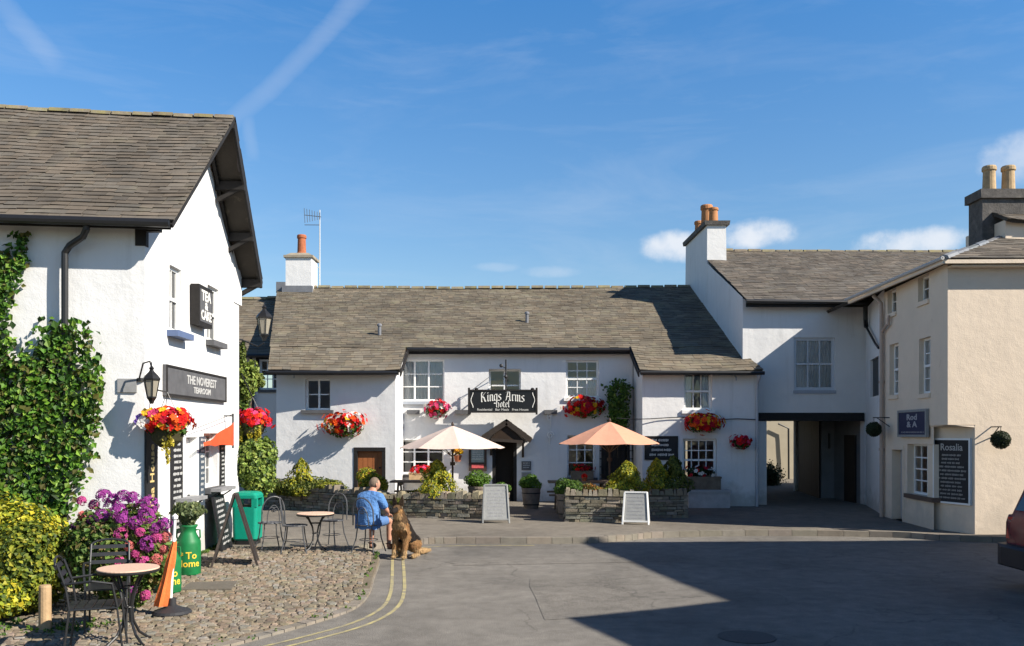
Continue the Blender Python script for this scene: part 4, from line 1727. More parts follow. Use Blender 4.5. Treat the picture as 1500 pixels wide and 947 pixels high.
# ------------------------------------------------------------------ arch house (over the passage)
AH = thing('arch_house', 'white house with tall chimney gable and dark passage beneath its upper window', 'building', (8, 26, 0))
AD = 23.6
ax0, ax1 = PX(1088, AD), PX(1268, AD)
AXR, ARD, ABK = 17.0, 29.4, 31.0  # right end carried further, unseen, to keep sun off the courtyard wall
fa = Fr((ax0, AD), (ax1, AD))
ag = Fr((ax0 + .0, ABK), (ax0, AD))
EZ = 5.62
RZ = 8.05
aw = fa.rect(1163, 495, 1223, 572)
ao = (fa.U(1123), fa.L - .02, 0, PZ(606, AD))
mb = MB()
wall(mb, fa, 0, EZ - .05, [aw, ao])
gt_ = [(0, 6.5), (ABK - ARD, RZ - .05), (ag.L, EZ - .02)]
wall(mb, ag, 0, EZ - .02, (), [(0, 7.1), (ABK - ARD, RZ - .10), (ag.L, EZ - .01)])
wall(mb, Fr((16.8, AD), (16.8, ABK)), 0, 6.5)
wall(mb, Fr((16.8, ABK), (ax0, ABK)), 0, 7.0, [(6.7, 10.2, 0, 2.55)])
mb.build('wall', WHITE, AH, smooth=True)
sl_ = (RZ - EZ) / (ARD - AD)
mb = MB()
slates(mb, (ax0 + .05, AD - .28, EZ - .28 * sl_ + .02), (AXR, AD - .28, EZ - .28 * sl_ + .02), (AXR, ARD, RZ), (ax0 + .05, ARD, RZ + .02), .19, .33, .014, .08, .95, .26)
slates(mb, (AXR, ABK + .2, 7.1), (ax0 + .05, ABK + .2, 7.1), (ax0 + .05, ARD, RZ), (AXR, ARD, RZ), .4, .5)
rf = mb.build('roof', SLATE_D, AH)
mb = MB()
ridge(mb, (ax0 + .3, ARD, RZ + .03), (AXR, ARD, RZ + .0), .10)
mb.build('ridge_tiles', RIDGE, rf)
mb = MB()
mb.box(ax0 + .02, AXR - 7.5, AD - .27, AD - .23, EZ - .30, EZ - .16)
mb.build('fascia', TIMBER, AH)
mb = MB()
mb.tube([(ax0 + .0, AD - .34, EZ - .16), (AXR - 7.7, AD - .34, EZ - .19)], .055, 8)
gt = mb.build('gutter', BLACK, AH)
# chimney stack flush with the gable
c0, c1 = ax0 * F / (1036 - CX), ax0 * F / (1004 - CX)
mb = MB()
mb.hexa([(ax0 - .01, c0, 6.2), (ax0 + .62, c0, 6.2), (ax0 + .62, c1, 6.2), (ax0 - .01, c1, 6.2)], [(ax0 + .01, c0 + .05, 8.55), (ax0 + .60, c0 + .05, 8.55), (ax0 + .60, c1 - .02, 8.62), (ax0 + .01, c1 - .02, 8.62)])
ch = mb.build('chimney', WHITE, AH)
mb = MB()
mb.hexa([(ax0 - .07, c0 - .02, 8.55), (ax0 + .70, c0 - .02, 8.55), (ax0 + .70, c1 + .05, 8.62), (ax0 - .07, c1 + .05, 8.62)], [(ax0 - .09, c0 - .04, 8.68), (ax0 + .72, c0 - .04, 8.68), (ax0 + .72, c1 + .07, 8.75), (ax0 - .09, c1 + .07, 8.75)])
mb.build('chimney_cap', STONE_D, ch)
for dd, h, r in ((c1 - .75, .62, .15), (c0 + 1.55, .86, .19), (c0 + .55, .52, .15)):
    mb = MB()
    chimney_pot(mb, (ax0 + .32, dd, 8.70), h, r)
    mb.build('chimney_pot', mat('orange_pot', (.42, .19, .08), .85, .25, 7, .003, 40, stain=(.16, .1, .07), st_scale=5, st_lo=.58, st_hi=.85), ch)
window(AH, fa, aw, 3, 2, .06, True, 'full', GPAINT, .04, mat('offwhite_frame', (.58, .62, .66), .5), .075, .035, .02)
mb = MB()
mb.fbox(fa, ao[0] - .22, fa.L - .05, PZ(617, AD), PZ(605, AD), -.25, .03)
mb.build('passage_beam', TIMBER, AH)
# passage inside: right wall, wall end with a slit, boarded wall, post, ceiling, courtyard behind
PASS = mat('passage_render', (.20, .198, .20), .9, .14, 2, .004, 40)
q0, q1 = (PX(1203, 25.9), 25.9), (PX(1171, 29.2), 29.2)
mb = MB()
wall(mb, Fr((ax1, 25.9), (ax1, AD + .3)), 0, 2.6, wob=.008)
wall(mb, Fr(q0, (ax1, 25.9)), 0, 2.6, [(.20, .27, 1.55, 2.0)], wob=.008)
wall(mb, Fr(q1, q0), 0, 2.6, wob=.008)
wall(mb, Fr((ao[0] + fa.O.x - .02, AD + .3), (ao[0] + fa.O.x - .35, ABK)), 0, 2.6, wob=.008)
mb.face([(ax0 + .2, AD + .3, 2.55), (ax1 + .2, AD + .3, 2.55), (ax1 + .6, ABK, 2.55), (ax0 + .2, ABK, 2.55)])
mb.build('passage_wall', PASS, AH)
mb = MB()
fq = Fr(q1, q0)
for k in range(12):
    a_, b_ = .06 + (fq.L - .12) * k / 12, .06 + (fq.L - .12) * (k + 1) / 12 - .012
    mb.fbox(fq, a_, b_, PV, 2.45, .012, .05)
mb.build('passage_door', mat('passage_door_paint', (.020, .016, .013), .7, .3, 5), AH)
mb = MB()
mb.box(PX(1163, 29.4), PX(1171, 29.4), 29.25, 29.45, PV, 2.5)
mb.build('passage_post', WHITE, AH)
mb = MB()
mb.box(ax1 - .05, ax1 - .012, 24.2, 25.0, PV, 1.95)
mb.build('side_door', mat('passage_door_paint', (.02, .018, .017)), AH)
mb = MB()
mb.tube([(PX(1140, 36.8), 36.8, 2.4), (PX(1155, 36.8), 36.8, 2.2), (PX(1156, 36.8), 36.85, PV)], .04, 8)
o = mb.build('downpipe', BLACK)
tag(o, 'dark downpipe on the cream courtyard wall beyond the passage', 'downpipe')
# courtyard wall behind the passage
mb = MB()
cf = Fr((3, 37.0), (16, 37.0))
wall(mb, cf, 0, 2.9, wob=.01)
o = mb.build('courtyard_wall', COURT, smooth=True)
tag(o, 'cream courtyard wall seen through the dark passage', 'wall')
mb = MB()
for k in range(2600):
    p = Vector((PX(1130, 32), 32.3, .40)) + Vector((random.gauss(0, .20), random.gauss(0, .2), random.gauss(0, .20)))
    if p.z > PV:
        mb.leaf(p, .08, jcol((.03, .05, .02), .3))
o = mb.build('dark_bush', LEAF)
tag(o, 'dark bush at the back of the passage under the arch house', 'bush')
# white return of the house towards the cream building
ar = Fr((ax1, AD), (8.50, 20.25))
mb = MB()
sw = ar.rect(1275, 525, 1287, 581)
wall(mb, ar, 0, 5.3, [sw])
mb.build('return_wall', WHITE, AH, smooth=True)
mb = MB()
mb.fbox(ar, sw[0], sw[1], sw[2], sw[3], -.12, -.06)
mb.build('dark_window_panel', BLACK, AH)  # plain black panel set in to stand for the dark window
mb = MB()
mb.tube([ar.P(1.0, 5.25, .12), ar.P(1.0, 4.9, .12), ar.P(.8, 4.75, .08)], .06, 8)
mb.tube([ar.P(.9, 4.75, .1), ar.P(2.4, 4.15, .06), ar.P(2.9, 4.0, .05)], .03, 8)
mb.build('waste_pipe', BLACK, AH)

# ------------------------------------------------------------------ cream shop (right)
CS = thing('cream_shop', 'cream roughcast three storey shop with dark chimney and chamfered corner on the right', 'building', (11, 18, 0))
K0, K1 = (8.20, 16.70), (8.48, 20.25)
KF = (18.0, 16.45)
ch_a, ch_b = (8.31, 17.75), (8.70, 16.68)
ZL = 2.16
cl_up = Fr(K1, K0)
cf_up = Fr(K0, KF)
cl_lo = Fr(K1, ch_a)
cc = Fr(ch_a, ch_b)
cf_lo = Fr(ch_b, KF)
CZ = 5.18
ups = [cl_up.rect(1300, 424, 1313, 459), cl_up.rect(1345, 404, 1361, 441), cl_up.rect(1303, 504, 1316, 579), cl_up.rect(1346, 495, 1363, 577)]
lws = [cl_lo.rect(1329, 651, 1368, 726)]
ld = (cl_lo.U(1306), cl_lo.U(1324), PV, cl_lo.rect(1306, 655, 1324, 755)[3])
rw_ = cf_lo.rect(1483, 606, 1512, 645)
mb = MB()
wall(mb, cl_up, ZL, CZ, ups, wob=.006)
wall(mb, cf_up, ZL, CZ, (), wob=0)
wall(mb, cl_lo, 0, ZL, lws + [ld], wob=.006)
wall(mb, cc, 0, ZL, (), wob=.004)
wall(mb, cf_lo, 0, ZL, [rw_] if rw_[3] < ZL - .05 else [], wob=0)
wall(mb, Fr((18, 24), K1), 0, CZ)
wall(mb, Fr(KF, (18, 24)), 0, CZ)
# corbel under the square upper corner
mb.hexa([cc.P(.0, ZL - .05, 0), cc.P(cc.L, ZL - .05, 0), cc.P(cc.L, ZL - .05, -.1), cc.P(0, ZL - .05, -.1)],
        [(8.24, 17.3, ZL + .002), (8.21, 16.71, ZL + .002), (8.7, 16.69, ZL + .002), (8.31, 17.76, ZL + .002)])
mb.face([(8.2, 16.7, ZL), ch_b + (ZL,), ch_a + (ZL,)])
mb.build('wall', CREAM, CS, smooth=False)
mb = MB()
e0, e1, e2 = Vector((8.02, 16.48, 5.26)), Vector((8.14, 21.6, 5.26)), Vector((18.2, 16.2, 5.26))
rA, rB = Vector((11.8, 20.0, 6.75)), Vector((18.2, 20.0, 6.75))
slates(mb, e0, e2, rB, rA, .2, .34, .014, .06, 1.1, .3)
slates(mb, Vector((8.4, 24.2, 5.26)), e0, rA, Vector((11.8, 20.6, 6.75)), .2, .34, .014, .06, 1.0, .3)
slates(mb, Vector((18.2, 24.2, 5.26)), Vector((8.4, 24.2, 5.26)), Vector((11.8, 20.6, 6.75)), rB, .4, .5, .014, .06)
rf = mb.build('roof', SLATE_D, CS)
mb = MB()
ridge(mb, e0 + Vector((0, 0, .03)), rA + Vector((0, 0, .03)), .09, .5)
mb.build('hip_tiles', LEAD, rf)
mb = MB()
mb.beam((8.03, 16.47, 5.185), (18.2, 16.21, 5.185), .05, .07)
mb.beam((8.02, 16.46, 5.185), (8.2, 21.6, 5.185), .05, .07)
mb.beam((8.2, 16.62, 5.12), (18, 16.36, 5.12), .2, .03)
mb.build('eaves_board', CREAM, CS)
mb = MB()
mb.tube([(7.97, 16.42, 5.245), (8.12, 21.6, 5.245)], .036, 8)
gt = mb.build('gutter', mat('grey_gutter', (.45, .44, .42), .6), CS)
pd = cl_up.U(1296)
pipe('downpipe', gt, [cl_up.P(pd - .1, 5.15, .22), cl_up.P(pd, 4.95, .08), cl_up.P(pd, 4.7, .07), cl_up.P(pd, PV, .07)], .045, mat('pinkish_pipe', (.42, .33, .27), .6))
pipe('branch_pipe', gt, [cl_up.P(pd, 4.3, .07), cl_up.P(pd + .35, 4.42, .07), cl_up.P(pd + .45, 4.42, .07), cl_up.P(pd + .47, 4.62, .07)], .03, MATS['pinkish_pipe'])
for i, r in enumerate(ups):
    window(CS, cl_up, r, 2, 4 if i > 1 else 2, .10, i > 1, 'sides' if i > 1 else None, CREAM, .04, WPAINT, .05, .02, .02)
window(CS, cl_lo, lws[0], 4, 4, .14, False, None, mat('brown_sill', (.12, .08, .06), .7), .06, WPAINT, .045, .025, .05)
door(CS, cl_lo, ld, mat('pale_door', (.42, .40, .40), .5), CREAM, .18)
if rw_[3] < ZL - .05:
    window(CS, cf_lo, rw_, 2, 2, .1, False, None, None)
# chimney
cd = 18.9
mb = MB()
xa, xb_ = PX(1419, cd + .28), PX(1419, cd + .28) + 1.15
mb.box(xa, xb_, cd - .28, cd + .28, 5.6, PZ(292, cd))
ch = mb.build('chimney', STONE_D, CS)
mb = MB()
mb.box(xa - .06, xb_ + .06, cd - .34, cd + .34, PZ(296, cd), PZ(283, cd))
mb.build('chimney_cap', STONE_D, ch)
for x in (1449, 1477):
    mb = MB()
    chimney_pot(mb, (PX(x, cd), cd, PZ(284, cd)), .58, .135)
    mb.build('chimney_pot', BUFF, ch)
mb = MB()
mb.beam((xa - .05, cd - .5, 5.95), (xb_ + .2, cd - .45, 6.35), .12, .05)
mb.build('flashing', LEAD, ch)
# dormer cheek at the right
mb = MB()
dq = 18.2
mb.box(PX(1473, dq), PX(1473, dq) + 1.6, dq, dq + 1.6, 5.6, PZ(322, dq))
dm = mb.build('dormer', CREAM, CS)
mb = MB()
zt = PZ(322, dq)
slates(mb, (PX(1470, dq), dq - .15, zt), (PX(1470, dq) + 1.8, dq - .15, zt), (PX(1470, dq) + 1.8, dq + 1, zt + .5), (PX(1470, dq), dq + 1, zt + .5), .2, .3)
mb.build('dormer_roof', SLATE_D, dm)

# shop signs
a, b, c, d = cl_lo.rect(1321, 604, 1362, 637)
t = thing('shop_sign', 'navy shop sign in a pale frame above the cream shop window', 'sign', cl_up.P((a + b) / 2, c))
zs0, zs1 = c, d
mb = MB()
mb.fbox(cl_up, a, b, c, d, .01, .05)
mb.build('board', NAVY, t)
mb = MB()
for q_ in ((a - .05, b + .05, c - .05, c), (a - .05, b + .05, d, d + .05), (a - .05, a, c, d), (b, b + .05, c, d)):
    mb.fbox(cl_up, *q_, .005, .07)
mb.build('border', PALE, t)
mb = MB()
text_into(mb, 'Rod', cl_up.M((a + b) / 2, d - .11, .053), .17, .004, .002, sx=2.1)
text_into(mb, '& A', cl_up.M((a + b) / 2, d - .26, .053), .17, .004, .002, sx=2.1)
scribble(mb, cl_up, a + .15, b - .1, c + .05, .035, .054)
mb.build('lettering', mat('dull_lettering', (.38, .38, .40), .7), t)
u = cc.L
t = notice('menu_board', 'tall black menu board in a white frame on the chamfered corner of the shop', cc, .22, u - .10, PZ(736, 17.1), PZ(645, 17.1), BOARD, 12, 'Rosalia', mat('dull_chalk', (.40, .39, .37), .9), n0=.004, n1=.04, border=WPAINT, size=.19)


def hanging_ball(label, wallp, n, drop):
    """A mossy round basket below an iron bracket."""
    wallp, n = Vector(wallp), Vector(n)
    c = wallp + n * .34 + Vector((0, 0, -drop))
    t = thing('hanging_ball', label, 'hanging plant', c)
    mb = MB()
    mb.ball(c, (.155, .155, .155), 16, 10, (.02, .03, .012), .1)
    for k in range(1500):
        v = Vector((random.gauss(0, 1), random.gauss(0, 1), random.gauss(0, 1))).normalized()
        mb.leaf(c + v * rnd(.145, .175), .035, jcol((.028, .042, .016), .35), v, .6)
    mb.build('foliage', LEAF, t)
    mb = MB()
    mb.tube([wallp, wallp + n * .36], .012, 6)
    mb.tube([wallp + Vector((0, 0, -.2)), wallp + n * .28], .010, 6)
    mb.tube([wallp + n * .34, c], .006, 5)
    mb.build('bracket', BLACK, t)


p = cf_lo.P(cf_lo.U(1452), 0)
hanging_ball('dark mossy ball hung on the sunlit front of the cream shop', (p.x, p.y, 2.12), cf_lo.n, .24)
p = cl_up.P(cl_up.U(1303), 0)
hanging_ball('dark mossy ball hung beside the downpipe in the shade of the shop', (p.x, p.y, 2.35), cl_up.n, .26)


# ------------------------------------------------------------------ unseen houses beside the camera, invented and shaped to cast the road shadows
def unseen_house(name, label, eaves, zh, wallm, seed):
    """eaves: near-left, near-right, far-right, far-left corners of the eaves."""
    c = sum((Vector((p[0], p[1], 0)) for p in eaves), Vector()) / 4
    t = thing(name, label, 'building', c)
    random.seed(seed)
    E = [Vector((p[0], p[1], zh)) for p in eaves]
    Wc = [e + (Vector((c.x, c.y, zh)) - e).normalized() * .42 for e in E]
    A, B_, C, D = [(w.x, w.y) for w in Wc]
    mb = MB()
    fw_ = []
    for a, b in ((A, B_), (B_, C), (C, D), (D, A)):
        f = Fr(a, b)
        op = []
        n = max(1, int(f.L / 2.6))
        for i in range(n):
            u = f.L * (i + .5) / n
            for z in (.9, zh * .55):
                op.append((u - .45, u + .45, z, z + 1.2))
        if a == D:
            op[0] = (op[0][0], op[0][1], .05, 2.1)
        wall(mb, f, 0, zh - .05, op, wob=.005)
        fw_.append((f, op))
    mb.build('wall', wallm, t, smooth=False)
    for f, op in fw_:
        for o in op:
            if o[2] < .1:
                door(t, f, o, BROWN)
            else:
                window(t, f, o, 2, 4, .12, True, 'sides')
    lx, ly = (E[1] - E[0]).length, (E[3] - E[0]).length
    if lx > ly:
        k = ly / 2 / lx
        m0, m1 = (E[0] + E[3]) / 2, (E[1] + E[2]) / 2
    else:
        k = lx / 2 / ly
        m0, m1 = (E[0] + E[1]) / 2, (E[3] + E[2]) / 2
    up = Vector((0, 0, min(lx, ly) * .22))
    r0, r1 = m0.lerp(m1, k) + up, m0.lerp(m1, 1 - k) + up
    qs = ((E[0], E[1], r1, r0), (E[1], E[2], r1, r1), (E[2], E[3], r0, r1), (E[3], E[0], r0, r0)) if lx > ly else ((E[0], E[1], r0, r0), (E[1], E[2], r1, r0), (E[2], E[3], r1, r1), (E[3], E[0], r0, r1))
    mb = MB()
    for q in qs:
        q = list(q)
        if (q[2] - q[3]).length < 1e-4:
            dv = (q[1] - q[0]).normalized() * .02
            q[2], q[3] = q[2] + dv, q[3] - dv
        slates(mb, *q, .3, .6)
    mb.build('roof', SLATE_D, t)
    random.seed(seed + 1)
    return t


unseen_house('unseen_tall_house', 'tall white house with hipped slate roof on the right, unseen, invented to shade the road', [(13.0, 5.0), (19.5, 4.8), (19.5, 11.8), (11.54, 11.39)], 8.0, WHITE, 11)
unseen_house('unseen_low_house', 'lower white house with hipped slate roof beside the camera, unseen, invented to shade the road', [(11.9, -4.0), (14.8, -4.0), (11.3, 7.53), (8.38, 5.96)], 6.0, WHITE, 12)

# ------------------------------------------------------------------ dry stone garden walls
random.seed(21)


def stone_wall(name, label, fr, h0, h1, th=.34, zb=PV, cap=True):
    t = thing(name, label, 'wall', fr.P(fr.L / 2, zb))
    mb = MB()
    P = fr.P
    mb.hexa([P(.03, zb - .05, -.03), P(fr.L - .03, zb - .05, -.03), P(fr.L - .03, zb - .05, -th + .03), P(.03, zb - .05, -th + .03)],
            [P(.03, zb + h0 - .08, -.03), P(fr.L - .03, zb + h1 - .08, -.03), P(fr.L - .03, zb + h1 - .08, -th + .03), P(.03, zb + h0 - .08, -th + .03)])
    core = mb.build('wall_core', MORTAR, t)
    mb = MB()
    z = zb
    ztop = max(h0, h1)
    while z < zb + ztop - .10:
        hh = rnd(.04, .085)
        for side in (0, 1):
            u = 0.0
            while u < fr.L - .02:
                w = rnd(.10, .34)
                e = min(u + w, fr.L)
                hmx = h0 + (h1 - h0) * (u + e) / 2 / fr.L
                if z + hh < zb + hmx - .06:
                    o = rnd(-.02, .025)
                    c = jcol((1, 1, 1), .35)
                    a, b = u + .004, e - .004
                    zz0, zz1 = z + rnd(0, .006), z + hh - rnd(.004, .012)
                    if side == 0:
                        mb.hexa([P(a, zz0, o), P(b, zz0, o + rnd(-.015, .015)), P(b, zz0, -.14), P(a, zz0, -.14)], [P(a + rnd(0, .012), zz1, o + rnd(-.01, .01)), P(b - rnd(0, .012), zz1 + rnd(-.008, .006), o), P(b, zz1, -.14), P(a, zz1, -.14)], c)
                    else:
                        mb.hexa([P(a, zz0, -th + .14), P(b, zz0, -th + .14), P(b, zz0, -th - o), P(a, zz0, -th - o)], [P(a, zz1, -th + .14), P(b, zz1, -th + .14), P(b, zz1, -th - o), P(a, zz1, -th - o)], c)
                u = e
        z += hh
    for uu in (0, fr.L):                       # end faces
        z = zb
        hmx = h0 if uu == 0 else h1
        while z < zb + hmx - .1:
            hh = rnd(.05, .09)
            s = 1 if uu else -1
            o = rnd(.0, .025) * s
            a, b = sorted((uu + o, uu - s * .08))
            mb.fbox(fr, a, b, z, z + hh - .008, -th + .01, -.01, jcol((1, 1, 1), .3))
            z += hh
    if cap:
        u = 0.0
        while u < fr.L - .03:                  # rough upright coping stones
            w = rnd(.07, .22)
            e = min(u + w, fr.L)
            hz = zb + h0 + (h1 - h0) * u / fr.L - .07
            t_ = rnd(.06, .17)
            c = jcol((1.05, 1.02, .95), .35)
            mb.hexa([P(u, hz - .02, .01), P(e - .006, hz - .02, .015), P(e - .006, hz - .02, -th), P(u, hz - .02, -th)],
                    [P(u + .015, hz + t_ * rnd(.7, 1), -.02), P(e - .02, hz + t_, -.02), P(e - .02, hz + t_ * .9, -th + .03), P(u + .015, hz + t_, -th + .03)], c)
            u = e
    mb.build('stones', STONE, t)
    return t


WA = Fr((-2.95, 20.15), (-.62, 19.50))
stone_wall('stone_wall', 'low sunlit dry stone wall behind the man and dog', WA, .50, .55)
WAd = Fr((-6.9, 23.2), (-3.0, 20.2))
stone_wall('stone_wall', 'low shaded stone wall running back below the yellow hedge by the brown door', WAd, .62, .55)
WB = Fr((1.14, 19.0), (2.62, 18.85))
stone_wall('stone_wall', 'low pale dry stone planter wall between the two chalkboards', WB, .66, .64)
WB2 = Fr((2.80, 19.75), (3.95, 19.95))
stone_wall('stone_wall', 'low stone wall in deep shade under the pair of conifers', WB2, .62, .58)
WAr = Fr((-.62, 19.86), (-.62, 22.4))
stone_wall('stone_wall', 'short stone wall running back beside the path to the hotel door', WAr, .45, .42)
WBr = Fr((1.16, 21.8), (1.14, 19.35))
stone_wall('stone_wall', 'short stone wall edging the right of the hotel door path', WBr, .50, .60)

# planting beds behind the walls
mb = MB()
mb.face([(-2.9, 20.5, PV + .34), (-.9, 19.9, PV + .34), (-.9, 20.7, PV + .34), (-2.9, 21.2, PV + .34)])
mb.face([(1.4, 19.35, PV + .42), (2.6, 19.3, PV + .42), (2.85, 20.1, PV + .42), (3.9, 20.3, PV + .42), (3.9, 20.9, PV + .42), (1.4, 20.2, PV + .42)])
mb.face([(-6.8, 23.5, PV + .4), (-3.1, 20.6, PV + .4), (-2.9, 21.2, PV + .4), (-5.2, 22.9, PV + .4)])
tag(mb.build('soil', mat('soil', (.05, .038, .026), .95, .3, 12, .02, 12)), kind='structure')


# ------------------------------------------------------------------ plants
GOLDL = [(.50, .43, .03), (.38, .36, .03), (.22, .26, .025), (.10, .14, .02)]
GREENL = [(.055, .12, .015), (.085, .17, .02), (.035, .08, .012), (.12, .19, .03)]
BOXL = [(.10, .20, .02), (.15, .28, .028), (.06, .13, .016)]
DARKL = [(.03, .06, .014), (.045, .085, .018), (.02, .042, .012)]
IVYL = [(.075, .19, .016), (.12, .25, .022), (.042, .11, .013), (.20, .33, .04), (.02, .05, .008), (.04, .10, .012), (.11, .11, .025)]
HEDGE = [(.42, .40, .025), (.30, .33, .025), (.54, .47, .035), (.14, .19, .02), (.07, .11, .016)]


def clump(mb, c, rad, n, size, cols, lumps=7, up=.25, seed_dir=None, lump_r=(.45, .7)):
    c = Vector(c)
    L_ = []
    for k in range(lumps):
        v = Vector((random.gauss(0, 1), random.gauss(0, 1), random.gauss(0, .9))).normalized()
        L_.append((Vector((v.x * rad[0], v.y * rad[1], v.z * rad[2])) * .55, rnd(*lump_r)))
    L_.append((Vector((0, 0, 0)), .75))
    for i in range(n):
        o, s = random.choice(L_)
        v = Vector((random.gauss(0, 1), random.gauss(0, 1), random.gauss(0, 1))).normalized()
        k = rnd(.55, 1.0) ** .5
        p = c + o + Vector((v.x * rad[0], v.y * rad[1], v.z * rad[2])) * s * k
        if p.z < .02:
            continue
        mb.leaf(p, size, jcol(random.choice(cols), .25), v + Vector((0, 0, up)), .7)


def cone_bush(mb, base, h, r, n, size, cols, power=.8):
    base = Vector(base)
    for i in range(n):
        t = random.random() ** 1.25
        q = rnd(0, 2 * math.pi)
        wob = 1 + .26 * math.sin(q * 3 + t * 9 + base.x * 5) + .16 * math.sin(q * 7 - t * 17 + base.x) + .35 * noise.noise(Vector((math.cos(q) * 1.6 + base.x * 3, math.sin(q) * 1.6, t * 4)))
        rr = r * (1 - t) ** power * min(1, .62 + t * 2.2) * wob * rnd(.6, 1.0) ** .5
        v = Vector((math.cos(q), math.sin(q), .5))
        p = base + Vector((rr * math.cos(q), rr * math.sin(q), h * t))
        mb.leaf(p, size, jcol(random.choice(cols), .25), v, .6, -1.2)


def bush(name, label, c, rad, n, size, cols, group=None, stem=True, cat='bush', lumps=7, **kw):
    t = thing(name, label, cat, (c[0], c[1], max(0, c[2] - rad[2])), group)
    mb = MB()
    clump(mb, c, rad, n, size, cols, lumps, **kw)
    mb.build('foliage', LEAF, t)
    if stem:
        m = MB()
        for k in range(5):
            q = rnd(0, 6.28)
            m.tube([(c[0], c[1], max(0.0, c[2] - rad[2] * 1.05)), (c[0] + .3 * rad[0] * math.cos(q), c[1] + .3 * rad[1] * math.sin(q), c[2]), (c[0] + .6 * rad[0] * math.cos(q), c[1] + .6 * rad[1] * math.sin(q), c[2] + .5 * rad[2])], .014, 5, r1=.005)
        m.build('stems', STEM, t)
    return t


def conifer(label, x, ytop, ybase, wpx, d, n=5200, cols=GOLDL, size=.055):
    zb_, zt_ = PZ(ybase, d), PZ(ytop, d)
    t = thing('conifer', label, 'conifer', (PX(x, d), d, zb_))
    mb = MB()
    cone_bush(mb, (PX(x, d), d, zb_), zt_ - zb_, wpx / F * d / 2 * 1.3, n, size, cols, .62)
    mb.build('foliage', LEAF, t)
    m = MB()
    m.tube([(PX(x, d), d, zb_ - .15), (PX(x, d), d, zb_ + (zt_ - zb_) * .7)], .03, 6, r1=.01)
    m.build('trunk', STEM, t)
    return t


conifer('golden conical conifer in front of the ground floor window, left of the door', 640, 674, 738, 54, 20.3)
conifer('golden rounded conifer beside the orange parasol pole', 918, 676, 724, 48, 19.6, 4600)
conifer('slim yellow green conifer, left one of the close pair by the black board', 962, 672, 722, 34, 20.4, 3000)
conifer('darker green conifer, right one of the close pair by the shaded window', 986, 668, 724, 42, 20.5, 3800, [(.10, .13, .02), (.06, .09, .016), (.17, .19, .03)])
conifer('small golden conifer poking up from the hedge below the brown door', 441, 672, 725, 38, 21.9, 2600)
bush('round_bush', 'round golden bush right behind the seated man, against the brown door', PP(543, 712, 21.2), (.42, .36, .40), 4800, .06, GOLDL, cat='bush')
bush('hedge', 'low yellow and green hedge along the shaded stone wall', PP(440, 712, 22.0), (1.1, .45, .24), 6500, .065, [(.10, .13, .02), (.16, .17, .025), (.055, .09, .016)], cat='hedge', lumps=12)
bush('hedge', 'bright yellow hedge tuft between the hedge and the brown door', PP(482, 713, 21.6), (.38, .25, .13), 2000, .05, [(.30, .30, .03), (.22, .24, .03)], cat='hedge')
for i, (x, y, w, lab) in enumerate(((583, 736, 12, 'small yellow green plant on the wall right behind the dog'), (606, 733, 13, 'yellow flowering tuft on the wall below the picnic bench'), (676, 735, 11, 'pale green tuft on the stone wall near the grey chalkboard'), (622, 741, 17, 'trailing green plant spilling over the wall below the conical conifer'), (655, 739, 14, 'yellow trailing plant on the wall between the two green tufts'),
                                    (868, 716, 16, 'reddish orange tuft on the pale planter wall'), (895, 722, 10, 'small green tuft on the planter wall below the golden conifer'))):
    d = 20.1 if x < 700 else 19.2
    cols = [(.22, .22, .03), (.12, .15, .03)] if i in (0, 2, 3, 6) else ([(.42, .36, .04), (.2, .2, .03)] if i in (1, 4) else [(.30, .13, .03), (.2, .16, .03), (.12, .13, .03)])
    bush('wall_plant', lab, PP(x, y, d), (w / F * d, .16, .13), 750, .05, cols, stem=False, cat='plant')


def potted_ball(label, x, yc, wpx, d, pot='barrel', cols=BOXL, n=3600):
    c = PP(x, yc, d)
    r = wpx / F * d / 2
    t = thing('potted_box_ball', label, 'potted plant', (c.x, c.y, PV))
    mb = MB()
    clump(mb, c, (r, r, r * .72), n, .042, cols, 8, .3)
    mb.build('foliage', LEAF, t)
    zt_ = c.z - r * .45
    mb = MB()
    h = zt_ - PV
    mb.lathe([(r * .62, 0), (r * .74, h * .45), (r * .80, h * .9), (r * .84, h * .92), (r * .84, h), (r * .72, h), (r * .7, h * .9)], (c.x, c.y, PV), 20)
    p = mb.build('pot', mat('half_barrel', (.20, .165, .135), .85, .3, 9, .004, 50) if pot == 'barrel' else TERRA, t)
    for z in (.18, .72):
        mb = MB()
        rr = r * (.66 + .18 * z)
        mb.lathe([(rr, h * z), (rr + .008, h * z), (rr + .008, h * z + .03), (rr, h * z + .03)], (c.x, c.y, PV), 20)
        mb.build('hoop', BLACK, p)
    return t


potted_ball('clipped green box ball in a tub left of the hotel doorway', 701, 704, 38, 21.6)
potted_ball('clipped box ball half hidden behind the pale grey chalkboard', 736, 716, 26, 20.6)
potted_ball('clipped green box ball in a half barrel right of the doorway', 778, 707, 34, 22.4)
potted_ball('loose green ball plant at the left end of the pale planter wall', 832, 714, 42, 19.75, cols=GREENL)


